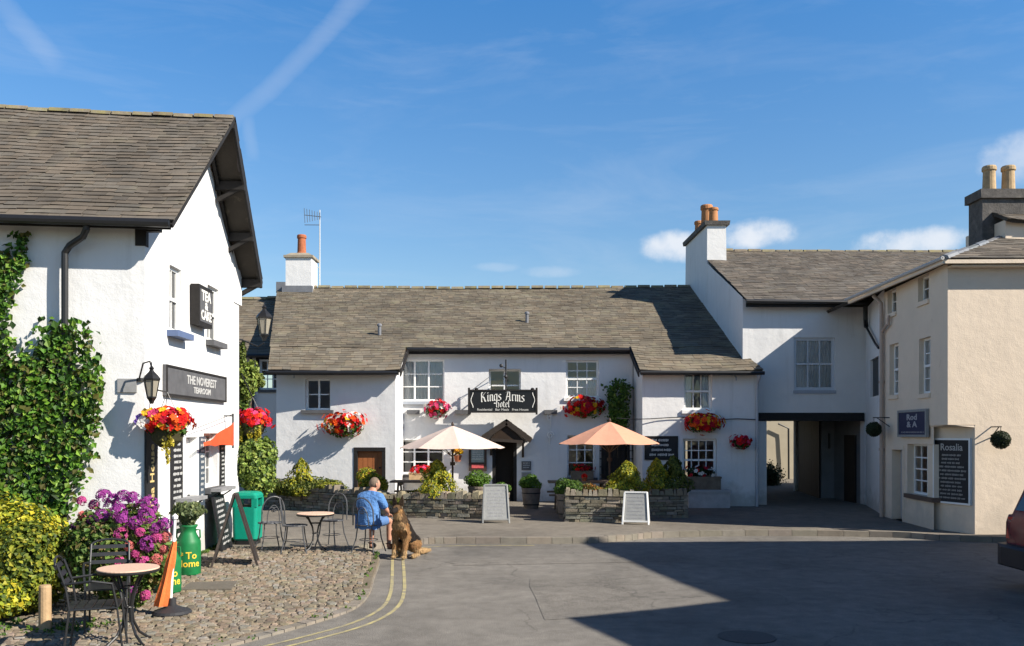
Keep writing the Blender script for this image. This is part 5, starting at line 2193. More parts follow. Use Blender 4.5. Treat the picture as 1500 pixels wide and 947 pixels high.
# flower baskets
def flower_mass(t, c, rad, n_leaf, n_fl, fsize, palette, lsize=.05, down=.25, leafcols=GREENL, trail=0, trail_col=(.45, .38, .04), trail_len=.5):
    c = Vector(c)
    mb = MB()
    clump(mb, c - Vector((0, 0, rad[2] * down)), (rad[0] * .92, rad[1] * .92, rad[2] * .9), n_leaf, lsize, leafcols, 8)
    for k in range(trail):
        a = rnd(-.8, .8)
        p = c + Vector((rad[0] * a, -rad[1] * .6, -rad[2] * .4))
        L_ = trail_len * rnd(.5, 1.0)
        for i in range(70):
            s = i / 70
            mb.leaf(p + Vector((rnd(-.025, .025), rnd(-.03, .03), -L_ * s)), lsize * .8, jcol(trail_col, .3), None)
    mb.build('foliage', LEAF, t)
    mb = MB()
    for k in range(n_fl):
        v = Vector((random.gauss(0, 1), random.gauss(0, 1) - .5, random.gauss(0, .9) + .15)).normalized()
        bump_ = noise.noise(v * 1.7 + c * 2.3)
        if bump_ < -.28 and random.random() < .75:
            continue
        p = c + Vector((v.x * rad[0], v.y * rad[1], v.z * rad[2])) * rnd(.8, 1.1) * (1 + .38 * bump_)
        ang = noise.noise(Vector((p.x * 6, p.y * 3, p.z * 6)) + Vector((c.x * 7, 0, 0)))
        col = palette[int((ang + 1) * .5 * 2.4 * len(palette)) % len(palette)] if random.random() < .6 else random.choice(palette)
        mb.bloom(p, fsize * rnd(.75, 1.25), col, v + Vector((rnd(-.3, .3), rnd(-.3, .3), rnd(-.2, .3))), random.choice((5, 6)))
    mb.build('blossoms', PETAL, t)


C_RED, C_CRIM, C_ORG, C_YEL, C_PINK, C_WHT, C_PUR = (.62, .012, .012), (.42, .008, .03), (.75, .10, .012), (.80, .48, .02), (.68, .06, .18), (.75, .72, .68), (.22, .12, .48)


def basket(label, fr, x0, y0, x1, y1, palette, n_fl, out=.24, fsize=.07, **kw):
    a, b, z0_, z1_ = fr.rect(x0, y0, x1, y1)
    c = fr.P((a + b) / 2, (z0_ + z1_) / 2, out)
    t = thing('flower_basket', label, 'flower basket', c)
    rad = ((b - a) / 2 * .95, .22, (z1_ - z0_) / 2 * .95)
    flower_mass(t, c, rad, int(1100 * (b - a)), n_fl, fsize, palette, **kw)
    mb = MB()
    P = fr.P
    w = (b - a) * .38
    uc = (a + b) / 2
    zc_ = (z0_ + z1_) / 2
    for k in range(5):
        zz = zc_ + .02 - k * .05
        ww = w * math.cos(k * .28)
        nn = out * (1 - .12 * k)
        pts = [P(uc - ww, zz, .01)] + [P(uc - ww * math.cos(q), zz, .01 + nn * math.sin(q)) for q in (.5, 1.0, 1.57, 2.1, 2.6)] + [P(uc + ww, zz, .01)]
        mb.tube(pts, .006, 5)
    for k in range(7):
        q = math.pi * (k + .5) / 7
        mb.tube([P(uc - w * math.cos(q), zc_ + .03, .01 + out * math.sin(q)), P(uc - w * .35 * math.cos(q), zc_ - .2, .01 + out * .5 * math.sin(q))], .005, 5)
    mb.build('wire_basket', BLACK, t)
    return t


basket('wide flower basket of orange and red blooms above the brown door', hlw, 476, 602, 540, 640, [C_RED, C_ORG, C_CRIM, C_ORG, C_RED, C_RED, C_YEL, C_WHT], 190)
basket('small basket of pink and red flowers under the net curtained window', hm, 622, 586, 660, 612, [C_PINK, C_RED, C_PINK, C_CRIM, C_WHT], 85)
basket('red and yellow flower basket beneath the upper window right of the sign', hm, 824, 580, 884, 612, [C_RED, C_CRIM, C_RED, C_YEL, C_CRIM, C_RED], 170)
basket('red and yellow flower basket beneath the upper window of the right wing', hrw, 1000, 604, 1057, 635, [C_CRIM, C_RED, C_ORG, C_YEL, C_CRIM], 170)
basket('small round basket of red flowers on the shaded wall by the downpipe', hrw, 1067, 637, 1098, 657, [C_RED, C_CRIM, C_RED, C_PINK], 60, .2, .06)


def trough(label, fr, x0, x1, yt, yb, palette, n, m=WOOD, out=.22, fsize=.055, leafcols=GREENL):
    a, b, z0_, z1_ = fr.rect(x0, yt, x1, yb)
    t = thing('window_box', label, 'window box', fr.P((a + b) / 2, z0_, out / 2))
    mb = MB()
    mb.fbox(fr, a, b, z0_, z0_ + (z1_ - z0_) * .5, .09, .09 + out)
    mb.fbox(fr, a - .02, b + .02, z0_ + (z1_ - z0_) * .5, z0_ + (z1_ - z0_) * .58, .08, .10 + out)
    mb.build('box', m, t)
    flower_mass(t, fr.P((a + b) / 2, z0_ + (z1_ - z0_) * .75, .09 + out / 2), ((b - a) / 2, .15, (z1_ - z0_) * .32), 700, n, fsize, palette, .045, 0, leafcols)


trough('wooden window box of red geraniums under the wide ground floor window', hm, 601, 640, 683, 705, [C_RED, C_CRIM, C_RED, C_PINK], 60, POST)
trough('window box with dark red flowers below the window behind the orange parasol', hm, 836, 868, 680, 702, [C_CRIM, C_RED, (.3, .01, .02)], 34, WOOD)
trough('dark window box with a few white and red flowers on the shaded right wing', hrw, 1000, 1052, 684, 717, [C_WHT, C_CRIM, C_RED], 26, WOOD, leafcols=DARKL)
mb = MB()
a, b, z0_, z1_ = hrw.rect(1003, 720, 1062, 742)
mb.fbox(hrw, a, b, PV, z1_, .12, .55)
mb.fbox(hrw, a - .03, b + .03, z1_, z1_ + .06, .09, .58)
tag(mb.build('stone_trough', mat('pale_trough', (.40, .40, .40), .9, .2, 6, .005, 30)), 'pale stone trough standing below the shaded window of the right wing', 'trough')
# small yellow flower pot hung near the pale parasol
t = thing('flower_pot', 'small pot of yellow flowers on the wall beside the pale parasol pole', 'flower pot', hm.P(hm.U(671), PZ(668, MD), .15))
flower_mass(t, hm.P(hm.U(671), PZ(660, MD), .16), (.15, .12, .12), 160, 34, .055, [C_YEL, (.8, .35, .02)], .04)
mb = MB()
mb.lathe([(.07, -.16), (.11, 0), (.12, .02), (.10, .02)], hm.P(hm.U(671), PZ(668, MD), .15), 14)
mb.build('pot', TERRA, t)

# climber between the hotel recess and the orange parasol
t = thing('climbing_plant', 'green feathery climber on the hotel return wall above the orange parasol', 'climber', (PX(908, 24), 24.0, PV))
mb = MB()
for i in range(2600):
    s = random.random()
    z = PZ(640, 24.2) + (PZ(563, 24.2) - PZ(640, 24.2)) * s
    f_ = noise.noise(Vector((s * 5, 2, 7))) * .14
    x = PX(907, 24.2) + f_ + random.gauss(0, .11 + .05 * s)
    if noise.noise(Vector((x * 5, s * 9, 1))) < -.22:
        continue
    mb.leaf((x, 24.45 + random.gauss(0, .12), z + random.gauss(0, .08)), .085, jcol(random.choice(GREENL), .3), (0, -1, .3), .9, 1)
mb.build('foliage', LEAF, t)
mb = MB()
mb.tube([(PX(910, 24.6), 24.7, PV), (PX(906, 24.6), 24.72, 1.5), (PX(910, 24.6), 24.7, 3.0)], .02, 6)
mb.build('stems', STEM, t)
# trellis by the side door
t = thing('trellis', 'dark wooden trellis standing in the recess behind the orange parasol', 'trellis', (PX(900, 24.3), 24.3, PV))
mb = MB()
xa, xb_ = PX(879, 24.3), PX(926, 24.3)
for k in range(8):
    x = xa + (xb_ - xa) * k / 7
    mb.box(x - .012, x + .012, 24.29, 24.31, PV, 2.0)
for k in range(9):
    z = PV + .1 + k * .22
    mb.box(xa - .02, xb_ + .02, 24.265, 24.288, z - .012, z + .012)
mb.build('lattice', TIMBER, t)

# ivy on the cottage front
def inpoly(x, y, poly):
    c = False
    n = len(poly)
    for i in range(n):
        (x0, y0), (x1, y1) = poly[i], poly[i - 1]
        if (y0 > y) != (y1 > y) and x < (x1 - x0) * (y - y0) / (y1 - y0) + x0:
            c = not c
    return c


def ivy(t, polys, n, size, cols, fr):
    mb = MB()
    stems = MB()
    for poly, depth in polys:
        q = [(fr.U(x), PZ(y, fr.D(fr.U(x)))) for x, y in poly]
        us, zs = [p[0] for p in q], [p[1] for p in q]
        area = (max(us) - min(us)) * (max(zs) - min(zs))
        cnt = int(n * area)
        for i in range(cnt):
            u, z = rnd(min(us), max(us)), rnd(min(zs), max(zs))
            j = .07
            if not inpoly(u + random.gauss(0, j), z + random.gauss(0, j), q):
                continue
            w = noise.noise(Vector((u * 2.2, z * 2.2, 3))) * .5 + .5
            w2 = noise.noise(Vector((u * 6, z * 6, 9)))
            if w2 < -.33 and random.random() < .8:
                continue
            nn = .02 + depth * (.35 + .65 * w) * random.random() ** .5
            mb.leaf(fr.P(u, z, nn), size, jcol(random.choice(cols), .25), fr.n * 1.0 + Vector((0, 0, .45)), .75, .8)
        for k in range(10):
            u = rnd(min(us), max(us))
            pts = [fr.P(u + .15 * math.sin(s * 2 + k), min(zs) + (max(zs) - min(zs)) * s * .14, .02) for s in range(7)]
            if all(inpoly(u, min(zs) + (max(zs) - min(zs)) * s * .14, q) for s in (1, 3, 5)):
                stems.tube(pts, .012, 5)
    mb.build('leaves', LEAF, t)
    if stems.f:
        stems.build('stems', STEM, t)


random.seed(33)
t = thing('ivy', 'lush green ivy covering the left of the tearoom front wall around the downpipe', 'ivy', lf.P(lf.U(60), 0, .1))
ivy(t, [([(-60, 500), (0, 505), (22, 500), (52, 522), (64, 520), (66, 482), (78, 468), (98, 476), (112, 472), (138, 497), (150, 530), (155, 600), (152, 628), (136, 645), (132, 690), (112, 722), (100, 760), (-60, 770)], .34),
        ([(-60, 370), (0, 372), (20, 374), (30, 346), (46, 342), (46, 368), (40, 402), (18, 430), (14, 470), (8, 506), (-60, 510)], .16)], 1500, .088, IVYL, lf)

# climber and shrub by the back corner of the tearoom
t = thing('climbing_shrub', 'leafy light green shrub climbing the back corner of the tearoom behind the bin', 'shrub', (-5.0, 17.0, PV))
mb = MB()
clump(mb, PP(374, 682, 16.5), (.42, .38, .58), 5200, .085, [(.24, .33, .06), (.33, .40, .09), (.13, .20, .035), (.05, .09, .02)], 9)
clump(mb, PP(354, 628, 16.9), (.24, .25, .75), 2300, .08, [(.12, .18, .03), (.05, .09, .02), (.20, .28, .05)], 8)
clump(mb, PP(362, 560, 17.0), (.26, .25, .50), 1300, .085, [(.24, .32, .06), (.32, .38, .09), (.13, .18, .035)], 9)
clump(mb, PP(378, 556, 17.0), (.20, .15, .16), 300, .085, [(.16, .21, .05), (.22, .26, .06)], 4)
clump(mb, PP(353, 525, 17.0), (.14, .15, .32), 500, .07, [(.14, .19, .04), (.20, .25, .06)], 5)
mb.build('foliage', LEAF, t)
mb = MB()
mb.tube([(-5.0, 17.0, PV), (-4.95, 16.95, 1.2), (-5.0, 17.0, 2.4), (-5.02, 17.0, 3.3)], .03, 6, r1=.01)
mb.tube([(-4.95, 16.95, 1.2), (-4.7, 16.8, 1.7)], .015, 5)
mb.build('trunk', STEM, t)


def hung_basket(label, c, rad, palette, n_fl, fsize, trail, anchor, group=None, n_leaf=900):
    t = thing('hanging_basket', label, 'hanging basket', c, group)
    flower_mass(t, c, rad, n_leaf, n_fl, fsize, palette, .06, .5, GREENL, trail)
    mb = MB()
    c = Vector(c)
    prof = [(rad[0] * .30, -.34), (rad[0] * .6, -.25), (rad[0] * .74, -.1), (rad[0] * .74, -.06)]
    mb.lathe(prof, c, 14)
    mb.build('moss_liner', mat('moss_liner', (.05, .045, .02), .95, .3, 20), t)
    mb = MB()
    top = c + Vector((0, 0, rad[2] + .22))
    for k in range(3):
        q = 2.1 * k
        mb.tube([c + Vector((rad[0] * .7 * math.cos(q), rad[1] * .7 * math.sin(q), -.06)), top], .005, 4)
    mb.tube([top, Vector(anchor)], .012, 6)
    mb.build('hanger', BLACK, t)


p = PP(245, 618, 11.75)
hung_basket('big hanging basket of red, orange and white flowers at the near tearoom corner', p, (.31, .26, .17), [C_RED, C_ORG, C_RED, C_ORG, C_CRIM, C_RED, C_YEL], 260, .052, 4, lg.P(.25, 2.6))
o = [x for x in COL.objects if x.name.startswith('hanging_basket')][-1]
mb = MB()
for dx, dz, col in ((-.24, -.02, C_WHT), (-.20, -.06, C_WHT), (-.27, .05, C_PUR), (-.22, .03, C_WHT), (-.16, -.02, C_WHT), (-.29, .0, C_PUR), (-.12, .13, C_YEL), (-.18, .12, C_YEL), (-.06, .12, C_PINK), (-.1, .1, C_PINK)):
    mb.bloom(p + Vector((dx, -.24 + rnd(-.03, .02), dz)), .06, col, (rnd(-.3, .3), -1, rnd(0, .4)), 5)
mb.build('pansies', PETAL, o)
p = PP(370, 615, 16.6)
hung_basket('hanging basket of red and pink flowers at the back tearoom corner above the bin', p, (.33, .28, .20), [C_RED, C_RED, C_ORG, C_RED, C_PINK], 190, .058, 5, (-5.0, 16.4, 3.1))

# hydrangea by the corner
random.seed(44)
HC = (-4.42, 10.0, .62)
t = thing('hydrangea', 'flowering bush with purple and pink flower heads beside the bistro table', 'flowering bush', (HC[0], HC[1], 0))
mb = MB()
clump(mb, HC, (.60, .50, .62), 14000, .070, [(.08, .15, .025), (.13, .21, .04), (.04, .08, .016), (.19, .25, .05), (.22, .17, .06)], 12, .3)
mb.build('foliage', LEAF, t)
mb = MB()
for k in range(9):
    q = rnd(0, 6.28)
    mb.tube([(HC[0] + rnd(-.1, .1), HC[1] + rnd(-.1, .1), 0), (HC[0] + .3 * math.cos(q), HC[1] + .3 * math.sin(q), .55), (HC[0] + .5 * math.cos(q), HC[1] + .45 * math.sin(q), 1.0)], .014, 5, r1=.006)
mb.build('stems', STEM, t)
heads = [(152, 727, 1.0, 0), (166, 732, .8, 0), (181, 729, 1.0, 0), (196, 731, 1.0, 0), (217, 742, 1.5, 0), (215, 756, 1.2, 0), (149, 757, 1.0, 0), (175, 750, 1.1, 0), (163, 744, 1, 0), (180, 761, .9, 0), (198, 766, .9, 0), (177, 783, .9, 1), (216, 797, 1.1, 0), (230, 788, .8, 1), (241, 768, .95, 0),
         (228, 775, .8, 0), (113, 773, .7, 0), (120, 734, .6, 1), (113, 796, .5, 1), (138, 740, .7, 1), (209, 823, .8, 1), (230, 820, .8, 2), (175, 822, .6, 1), (214, 873, .7, 1), (194, 865, .6, 0), (159, 817, .6, 1), (243, 787, .7, 2), (205, 780, .6, 1), (135, 762, .6, 0), (150, 775, .6, 2), (188, 800, .6, 2), (240, 805, .5, 2), (120, 755, .5, 2), (198, 812, .5, 1)]
pal = [(.29, .045, .25), (.48, .07, .23), (.56, .16, .15)]
mb = MB()
for x, y, s, k in heads:
    d = 9.62 + abs(x - 180) / 180 * .45 + (.35 if y < 745 else 0)
    c = PP(x, y, d)
    r = .082 * s
    for i in range(int(46 * s)):
        v = Vector((random.gauss(0, 1), random.gauss(0, 1) - .35, random.gauss(0, 1) + .3)).normalized()
        mb.bloom(c + v * r * rnd(.8, 1.05), .028, jcol(pal[k], .25), v, 4, jcol(pal[k], .2))
mb.build('flower_heads', PETAL, t)

# golden hedge in the foreground
t = thing('hedge', 'big yellow green hedge at the lower left in front of the ivy wall', 'hedge', (-6.0, 9.8, 0))
mb = MB()
clump(mb, (-6.15, 10.0, .62), (1.15, .70, .62), 26000, .062, HEDGE, 18, .35)
clump(mb, (-5.35, 9.75, .55), (.50, .50, .52), 10500, .062, [(.20, .24, .025), (.32, .31, .03), (.11, .15, .018), (.05, .08, .014)], 9, .3)
clump(mb, (-5.6, 9.3, .30), (.50, .35, .30), 8000, .062, HEDGE, 8, .3)
clump(mb, (-6.3, 9.2, .28), (.70, .35, .30), 9000, .062, HEDGE, 8, .3)
mb.build('foliage', LEAF, t)
mb = MB()
for k in range(14):
    x = -7 + k * .14
    mb.tube([(x, 10 + rnd(-.2, .2), 0), (x + rnd(-.1, .1), 10 + rnd(-.2, .2), .6)], .015, 5)
mb.build('stems', STEM, t)
mb = MB()
p = Vector((PX(66, 8.95), 8.95, 0))
mb.lathe([(.06, 0), (.058, .45), (.05, .47), (.0, .475)], p, 14)
tag(mb.build('wooden_post', POST, smooth=False), 'short round wooden post in front of the yellow hedge', 'post')

# ------------------------------------------------------------------ terrace furniture
def parasol(label, x, ytop, yedge, wpx, d, m, pole_x):
    top, ez = PZ(ytop, d), PZ(yedge, d)
    c = Vector((PX(x, d), d, PV))
    t = thing('parasol', label, 'parasol', c)
    r = wpx / F * d / 2
    mb = MB()
    n, rings = 8, 6
    for k in range(n):
        q0, q1 = 2 * math.pi * (k + .25) / n, 2 * math.pi * (k + 1.25) / n
        sub = 4
        for i in range(rings):
            for j in range(sub):
                def pt(ri, sj):
                    f = ri / rings
                    q = q0 + (q1 - q0) * sj / sub
                    chord = math.cos(math.pi / n) / math.cos((sj / sub - .5) * 2 * math.pi / n)
                    sagc = .035 * f * math.sin(math.pi * sj / sub)
                    zz = top + (ez - top) * (f ** 1.08) - sagc * .6
                    return Vector((c.x + r * f * chord * math.cos(q), c.y + r * f * chord * math.sin(q), zz))
                mb.face([pt(i, j), pt(i + 1, j), pt(i + 1, j + 1), pt(i, j + 1)] if i else [pt(0, 0), pt(1, j), pt(1, j + 1)])
    mb.build('canopy', m, t)
    mb = MB()
    for k in range(n):
        q = 2 * math.pi * (k + .25) / n
        mb.tube([(c.x, c.y, top - .03), (c.x + r * .99 * math.cos(q), c.y + r * .99 * math.sin(q), ez - .02)], .010, 5)
        mb.tube([(c.x, c.y, top - .75 * (top - ez) - .35), (c.x + r * .5 * math.cos(q), c.y + r * .5 * math.sin(q), (top + ez) / 2 - .02)], .008, 5)
    mb.build('ribs', WOOD, t)
    mb = MB()
    mb.tube([(c.x, c.y, PV + .1), (c.x, c.y, top + .03)], .024, 10)
    mb.lathe([(.03, 0), (.035, .04), (.01, .09)], (c.x, c.y, top), 10)
    mb.lathe([(.06, 0), (.06, .08)], (c.x, c.y, ez - .42), 10)
    mb.build('pole', mat('dark_pole', (.06, .04, .03), .6), t)
    mb = MB()
    mb.lathe([(.25, 0), (.25, .05), (.06, .09), (.04, .3)], c, 18)
    mb.build('base', BLACK, t)
    return t


parasol('pale cream parasol open over the left terrace table', 663, 624, 656, 156, 20.9, CANVAS, 668)
parasol('orange parasol open over the right terrace table', 893, 618, 650, 154, 20.9, ORANGE, 893)


def picnic(label, x, d, L_=1.5):
    c = Vector((x, d, PV))
    t = thing('picnic_table', label, 'picnic table', c)
    mb = MB()
    for k in range(5):
        mb.box(x - L_ / 2, x + L_ / 2, d - .35 + k * .142, d - .35 + k * .142 + .128, PV + .70, PV + .74, jcol((1, 1, 1), .15))
    mb.build('table_top', WOOD, t)
    for s in (-1, 1):
        mb = MB()
        for k in range(2):
            y0 = d + s * .62 + (k - 1) * .13
            mb.box(x - L_ / 2, x + L_ / 2, y0, y0 + .12, PV + .42, PV + .455, jcol((1, 1, 1), .15))
        mb.build('bench', WOOD, t)
    for s in (-1, 1):
        mb = MB()
        xx = x + s * (L_ / 2 - .2)
        mb.beam((xx, d - .62, PV), (xx, d - .22, PV + .70), .04, .09)
        mb.beam((xx, d + .62, PV), (xx, d + .22, PV + .70), .04, .09)
        mb.beam((xx + .04, d - .75, PV + .38), (xx + .04, d + .75, PV + .38), .04, .08)
        mb.beam((xx + .04, d - .34, PV + .66), (xx + .04, d + .34, PV + .66), .04, .07)
        mb.build('leg', WOOD, t)
    return t


picnic('dark wooden picnic table left of the conical conifer under the pale parasol', PX(615, 21.8), 21.8, 1.4)
picnic('wooden picnic table behind the planter wall under the orange parasol', PX(848, 21.6), 21.6, 1.5)
mb = MB()
p = Vector((PX(856, 21.5), 21.5, PV + .745))
mb.lathe([(.05, 0), (.07, .09), (.06, .09)], p, 12)
o = mb.build('flower_pot', TERRA)
tag(o, 'tiny red flower pot standing on the right picnic table', 'flower pot')
mb = MB()
for k in range(26):
    v = Vector((random.gauss(0, 1), random.gauss(0, 1), abs(random.gauss(0, 1)))).normalized()
    mb.bloom(p + Vector((0, 0, .1)) + v * .07, .035, C_RED, v)
b_ = mb.build('blossoms', PETAL, o)


def a_board(label, x, d, zb, w, h, rz_, m_board, m_frame, lines=8, lean=.22, txt=None, tm=None, legs=True):
    t = thing('sandwich_board', label, 'sandwich board', (0, 0, 0))
    for s in (-1, 1):
        def P(u, v, o=0.0):
            # u across, v up along the leaf 0..1
            return Vector((u, s * (-lean * (1 - v) - o - .012), h * v))
        mb = MB()
        v0 = .10
        mb.hexa([P(-w / 2, v0, 0), P(w / 2, v0, 0), P(w / 2, v0, -.012), P(-w / 2, v0, -.012)], [P(-w / 2 * .86, 1, 0), P(w / 2 * .86, 1, 0), P(w / 2 * .86, 1, -.012), P(-w / 2 * .86, 1, -.012)])
        mb.build('board', m_board, t)
        mb = MB()
        for sx in (-1, 1):
            mb.beam(P(sx * w / 2, 0, .006), P(sx * w / 2 * .86, 1, .006), .03, .03)
        mb.beam(P(-w / 2 * .86, 1, .006), P(w / 2 * .86, 1, .006), .03, .03)
        mb.beam(P(-w / 2, v0, .006), P(w / 2, v0, .006), .03, .03)
        mb.build('leg_frame', m_frame, t)
        if lines:
            mb = MB()
            f = Fr((-w / 2, 0), (w / 2, 0)) if s == -1 else Fr((w / 2, 0), (-w / 2, 0))
            base = len(mb.v)
            for i in range(lines):
                scribble(mb, f, w * rnd(.12, .2), w * rnd(.8, .88), h * (.9 - .75 * (i + .5) / lines), h * .045, 0)
            for i in range(len(mb.v)):
                x_, y_, z_ = mb.v[i]
                mb.v[i] = tuple(Vector((x_ * .92, s * (lean * (1 - z_ / h) + .016), z_)))
            mb.build('lettering', tm or CHALK, t)
    t.location = (x, d, zb)
    t.rotation_euler = (0, 0, rz_)
    return t


random.seed(55)
a_board('pale grey sandwich board with faint writing standing by the path to the hotel door', PX(726, 18.95), 18.95, PV, .56, .80, R(4), PALE, PALE, 9, .2, tm=mat('faint_writing', (.36, .36, .37), .9))
a_board('white framed sandwich board half in shade at the right of the planter wall', PX(932, 18.6), 18.65, PV, .54, .66, R(-10), PALE, WPAINT, 7, .2, tm=mat('faint_writing', (.36, .36, .37), .9))
a_board('dark wooden sandwich board seen edge-on in front of the teal bin', PX(345, 13.0), 13.0, zc(13.0), .50, 1.02, R(104), BOARD, mat('dark_frame_wood', (.045, .035, .03), .7, .3, 8), 0, .30)

# teal bin
t = thing('litter_bin', 'teal green plastic litter bin with a dark base beside the tearoom', 'bin', (PX(363, 15.3), 15.3, PV))
bx, by = PX(363, 15.3), 15.3
mb = MB()


def rrect(w, l, z, r=.06, n=5):
    pts = []
    for cx_, cy_, a0 in ((w / 2 - r, l / 2 - r, 0), (-w / 2 + r, l / 2 - r, 90), (-w / 2 + r, -l / 2 + r, 180), (w / 2 - r, -l / 2 + r, 270)):
        for k in range(n + 1):
            q = R(a0 + 90 * k / n)
            pts.append((bx + cx_ + r * math.cos(q), by + cy_ + r * math.sin(q), z))
    return pts


def loft(mb, rings, caps=True):
    base = len(mb.v)
    n = len(rings[0])
    for r_ in rings:
        mb.v += [tuple(p) for p in r_]
    for i in range(len(rings) - 1):
        for k in range(n):
            k2 = (k + 1) % n
            mb.f.append((base + i * n + k, base + i * n + k2, base + (i + 1) * n + k2, base + (i + 1) * n + k))
            mb.c.append(mb.col)
    if caps:
        mb.f.append(tuple(base + k for k in range(n))[::-1])
        mb.f.append(tuple(base + (len(rings) - 1) * n + k for k in range(n)))
        mb.c += [mb.col] * 2


H0, H1 = .07, .66
loft(mb, [rrect(.36, .36, PV + .07), rrect(.41, .41, PV + .10), rrect(.43, .43, PV + .62), rrect(.43, .43, PV + .64)])
mb.build('bin_body', TEAL, t)
mb = MB()
for sx in (-1, 1):
    for sy in (-1, 1):
        mb.box(bx + sx * .17 - .045, bx + sx * .17 + .045, by + sy * .17 - .045, by + sy * .17 + .045, PV + .64, PV + .79)
loft(mb, [rrect(.44, .44, PV + .79), rrect(.44, .44, PV + .84), rrect(.38, .38, PV + .885), rrect(.26, .26, PV + .90)])
mb.build('hood', TEAL, t)
mb = MB()
loft(mb, [rrect(.37, .37, PV), rrect(.37, .37, PV + .065)])
mb.build('base', BLACK, t)
mb = MB()
loft(mb, [rrect(.36, .36, PV + .641), rrect(.36, .36, PV + .66)])
mb.build('liner', BLACK, t)


# green churns
def churn(label, x, d, h, r, txt=True, plant=True):
    zb_ = zc(d)
    t = thing('milk_churn', label, 'milk churn', (x, d, zb_))
    mb = MB()
    mb.lathe([(r * .96, 0), (r, .02), (r, h * .62), (r * .97, h * .68), (r * .62, h * .84), (r * .60, h * .93), (r * .74, h * .97), (r * .76, h), (r * .6, h)], (x, d, zb_), 28)
    mb.build('churn_body', GREEN, t, smooth=True)
    for s in (-1, 1):
        mb = MB()
        mb.tube([(x + s * r * .62, d, zb_ + h * .90), (x + s * r * .95, d, zb_ + h * .90), (x + s * r * .98, d, zb_ + h * .75), (x + s * r * .85, d, zb_ + h * .71)], .012, 6)
        mb.build('handle', GREEN, t)
    if txt:
        mb = MB()
        facing = Vector((-x * .9, -d, 0)).normalized()
        q0 = math.atan2(facing.y, facing.x)

        def wrap(p):
            q = q0 + p.x / (r + .003)
            return Vector((x + (r + .003 + p.z) * math.cos(q), d + (r + .003 + p.z) * math.sin(q), p.y))
        for s, sz, dz in (('* To', .13, .40), ('Home', .13, .24)):
            tmp = MB()
            text_into(tmp, s, Matrix.Identity(4), sz, .002, .001)
            mb.v += [tuple(wrap(Vector((px_, py_ + zb_ + h * dz / .62 * .62, pz_)))) for px_, py_, pz_ in tmp.v]
            o_ = len(mb.v) - len(tmp.v)
            mb.f += [tuple(i + o_ for i in f) for f in tmp.f]
            mb.c += [(.75, .52, .05)] * len(tmp.f)
        mb.build('lettering', mat('yellow_lettering', (1, 1, 1), .6), t)
    return t


random.seed(66)
chx, chd = PX(276, 12.2), 12.2
churn('green milk churn with yellow lettering standing by the tearoom wall', chx, chd, .68, .165)
churn('green milk churn half hidden behind the folded orange parasol', PX(247, 11.0), 11.0, .62, .15)
t = thing('lavender_plant', 'grey green lavender plant growing out of the lettered churn', 'plant', (chx, chd, zc(chd) + .66))
mb = MB()
for k in range(1700):
    q, s = rnd(0, 6.28), random.random()
    rr = .05 + .22 * s * rnd(.3, 1)
    p = Vector((chx + rr * math.cos(q), chd + rr * math.sin(q), zc(chd) + .66 + .36 * s * (1 - .5 * (rr / .27) ** 2)))
    mb.leaf(p, .07, jcol(random.choice([(.13, .17, .07), (.19, .22, .09), (.09, .12, .05)]), .25), (math.cos(q), math.sin(q), .1), .5, -1.6)
mb.build('foliage', LEAF, t)

# folded orange parasol in its base
d = 9.75
fx, fy, fz = PX(252, d), d, zc(d)
t = thing('folded_parasol', 'folded orange parasol standing in a heavy dark base by the hydrangea', 'parasol', (fx, fy, fz))
mb = MB()
mb.lathe([(.20, .0), (.21, .02), (.19, .045), (.10, .075), (.045, .10), (.04, .18)], (fx, fy, fz), 24)
mb.build('base', mat('dark_rubber', (.03, .03, .033), .6), t)
mb = MB()
rings = []
for i in range(9):
    s = i / 8
    rr = .066 * (1 - .66 * s) + .004 * math.sin(s * 11)
    z = fz + .10 + .70 * s
    cx_ = fx - .10 + .14 * s
    rings.append([(cx_ + rr * (1 + .32 * (k % 2)) * math.cos(k * .524), fy - .03 + rr * (1 + .32 * (k % 2)) * math.sin(k * .524), z) for k in range(12)])
loft(mb, rings)
mb.build('folded_canopy', ORED, t)
mb = MB()
mb.tube([(fx - .02, fy, fz + .05), (fx + .045, fy - .03, fz + 1.06)], .017, 8)
mb.lathe([(.03, 0), (.035, .03), (.0, .06)], (fx + .045, fy - .03, fz + 1.05), 8)
mb.build('pole', WPAINT, t)


# bistro tables and chairs
def bistro(label, x, d, zb_, r, h):
    t = thing('bistro_table', label, 'table', (x, d, zb_))
    mb = MB()
    mb.lathe([(r * .97, h - .028), (r, h - .02), (r, h - .005), (r * .985, h)], (x, d, zb_), 40)
    mb.build('table_top', TABLE, t)
    mb = MB()
    mb.lathe([(r * .99, h - .04), (r * 1.012, h - .03), (r * 1.012, h - .012), (r * 1.0, h - .012)], (x, d, zb_), 40)
    mb.build('rim', BLACK, t)
    for k in range(4):
        q = R(45 + 90 * k + 12)
        mb = MB()
        ca, sa = math.cos(q), math.sin(q)
        prof = [(r * .72, h - .035), (r * .52, h * .86), (r * .24, h * .66), (r * .14, h * .48), (r * .20, h * .28), (r * .42, h * .12), (r * .78, .012), (r * .86, .01)]
        mb.tube([(x + a * ca, d + a * sa, zb_ + z) for a, z in prof], .013, 7)
        mb.build('leg', BLACK, t)
    mb = MB()
    mb.tube([(x + r * .16 * math.cos(k * .52), d + r * .16 * math.sin(k * .52), zb_ + h * .48) for k in range(12)], .009, 6, closed=True)
    mb.tube([(x + r * .30 * math.cos(k * .35), d + r * .30 * math.sin(k * .35), zb_ + h * .74) for k in range(18)], .007, 6, closed=True)
    mb.build('leg_ring', BLACK, t)
    return t


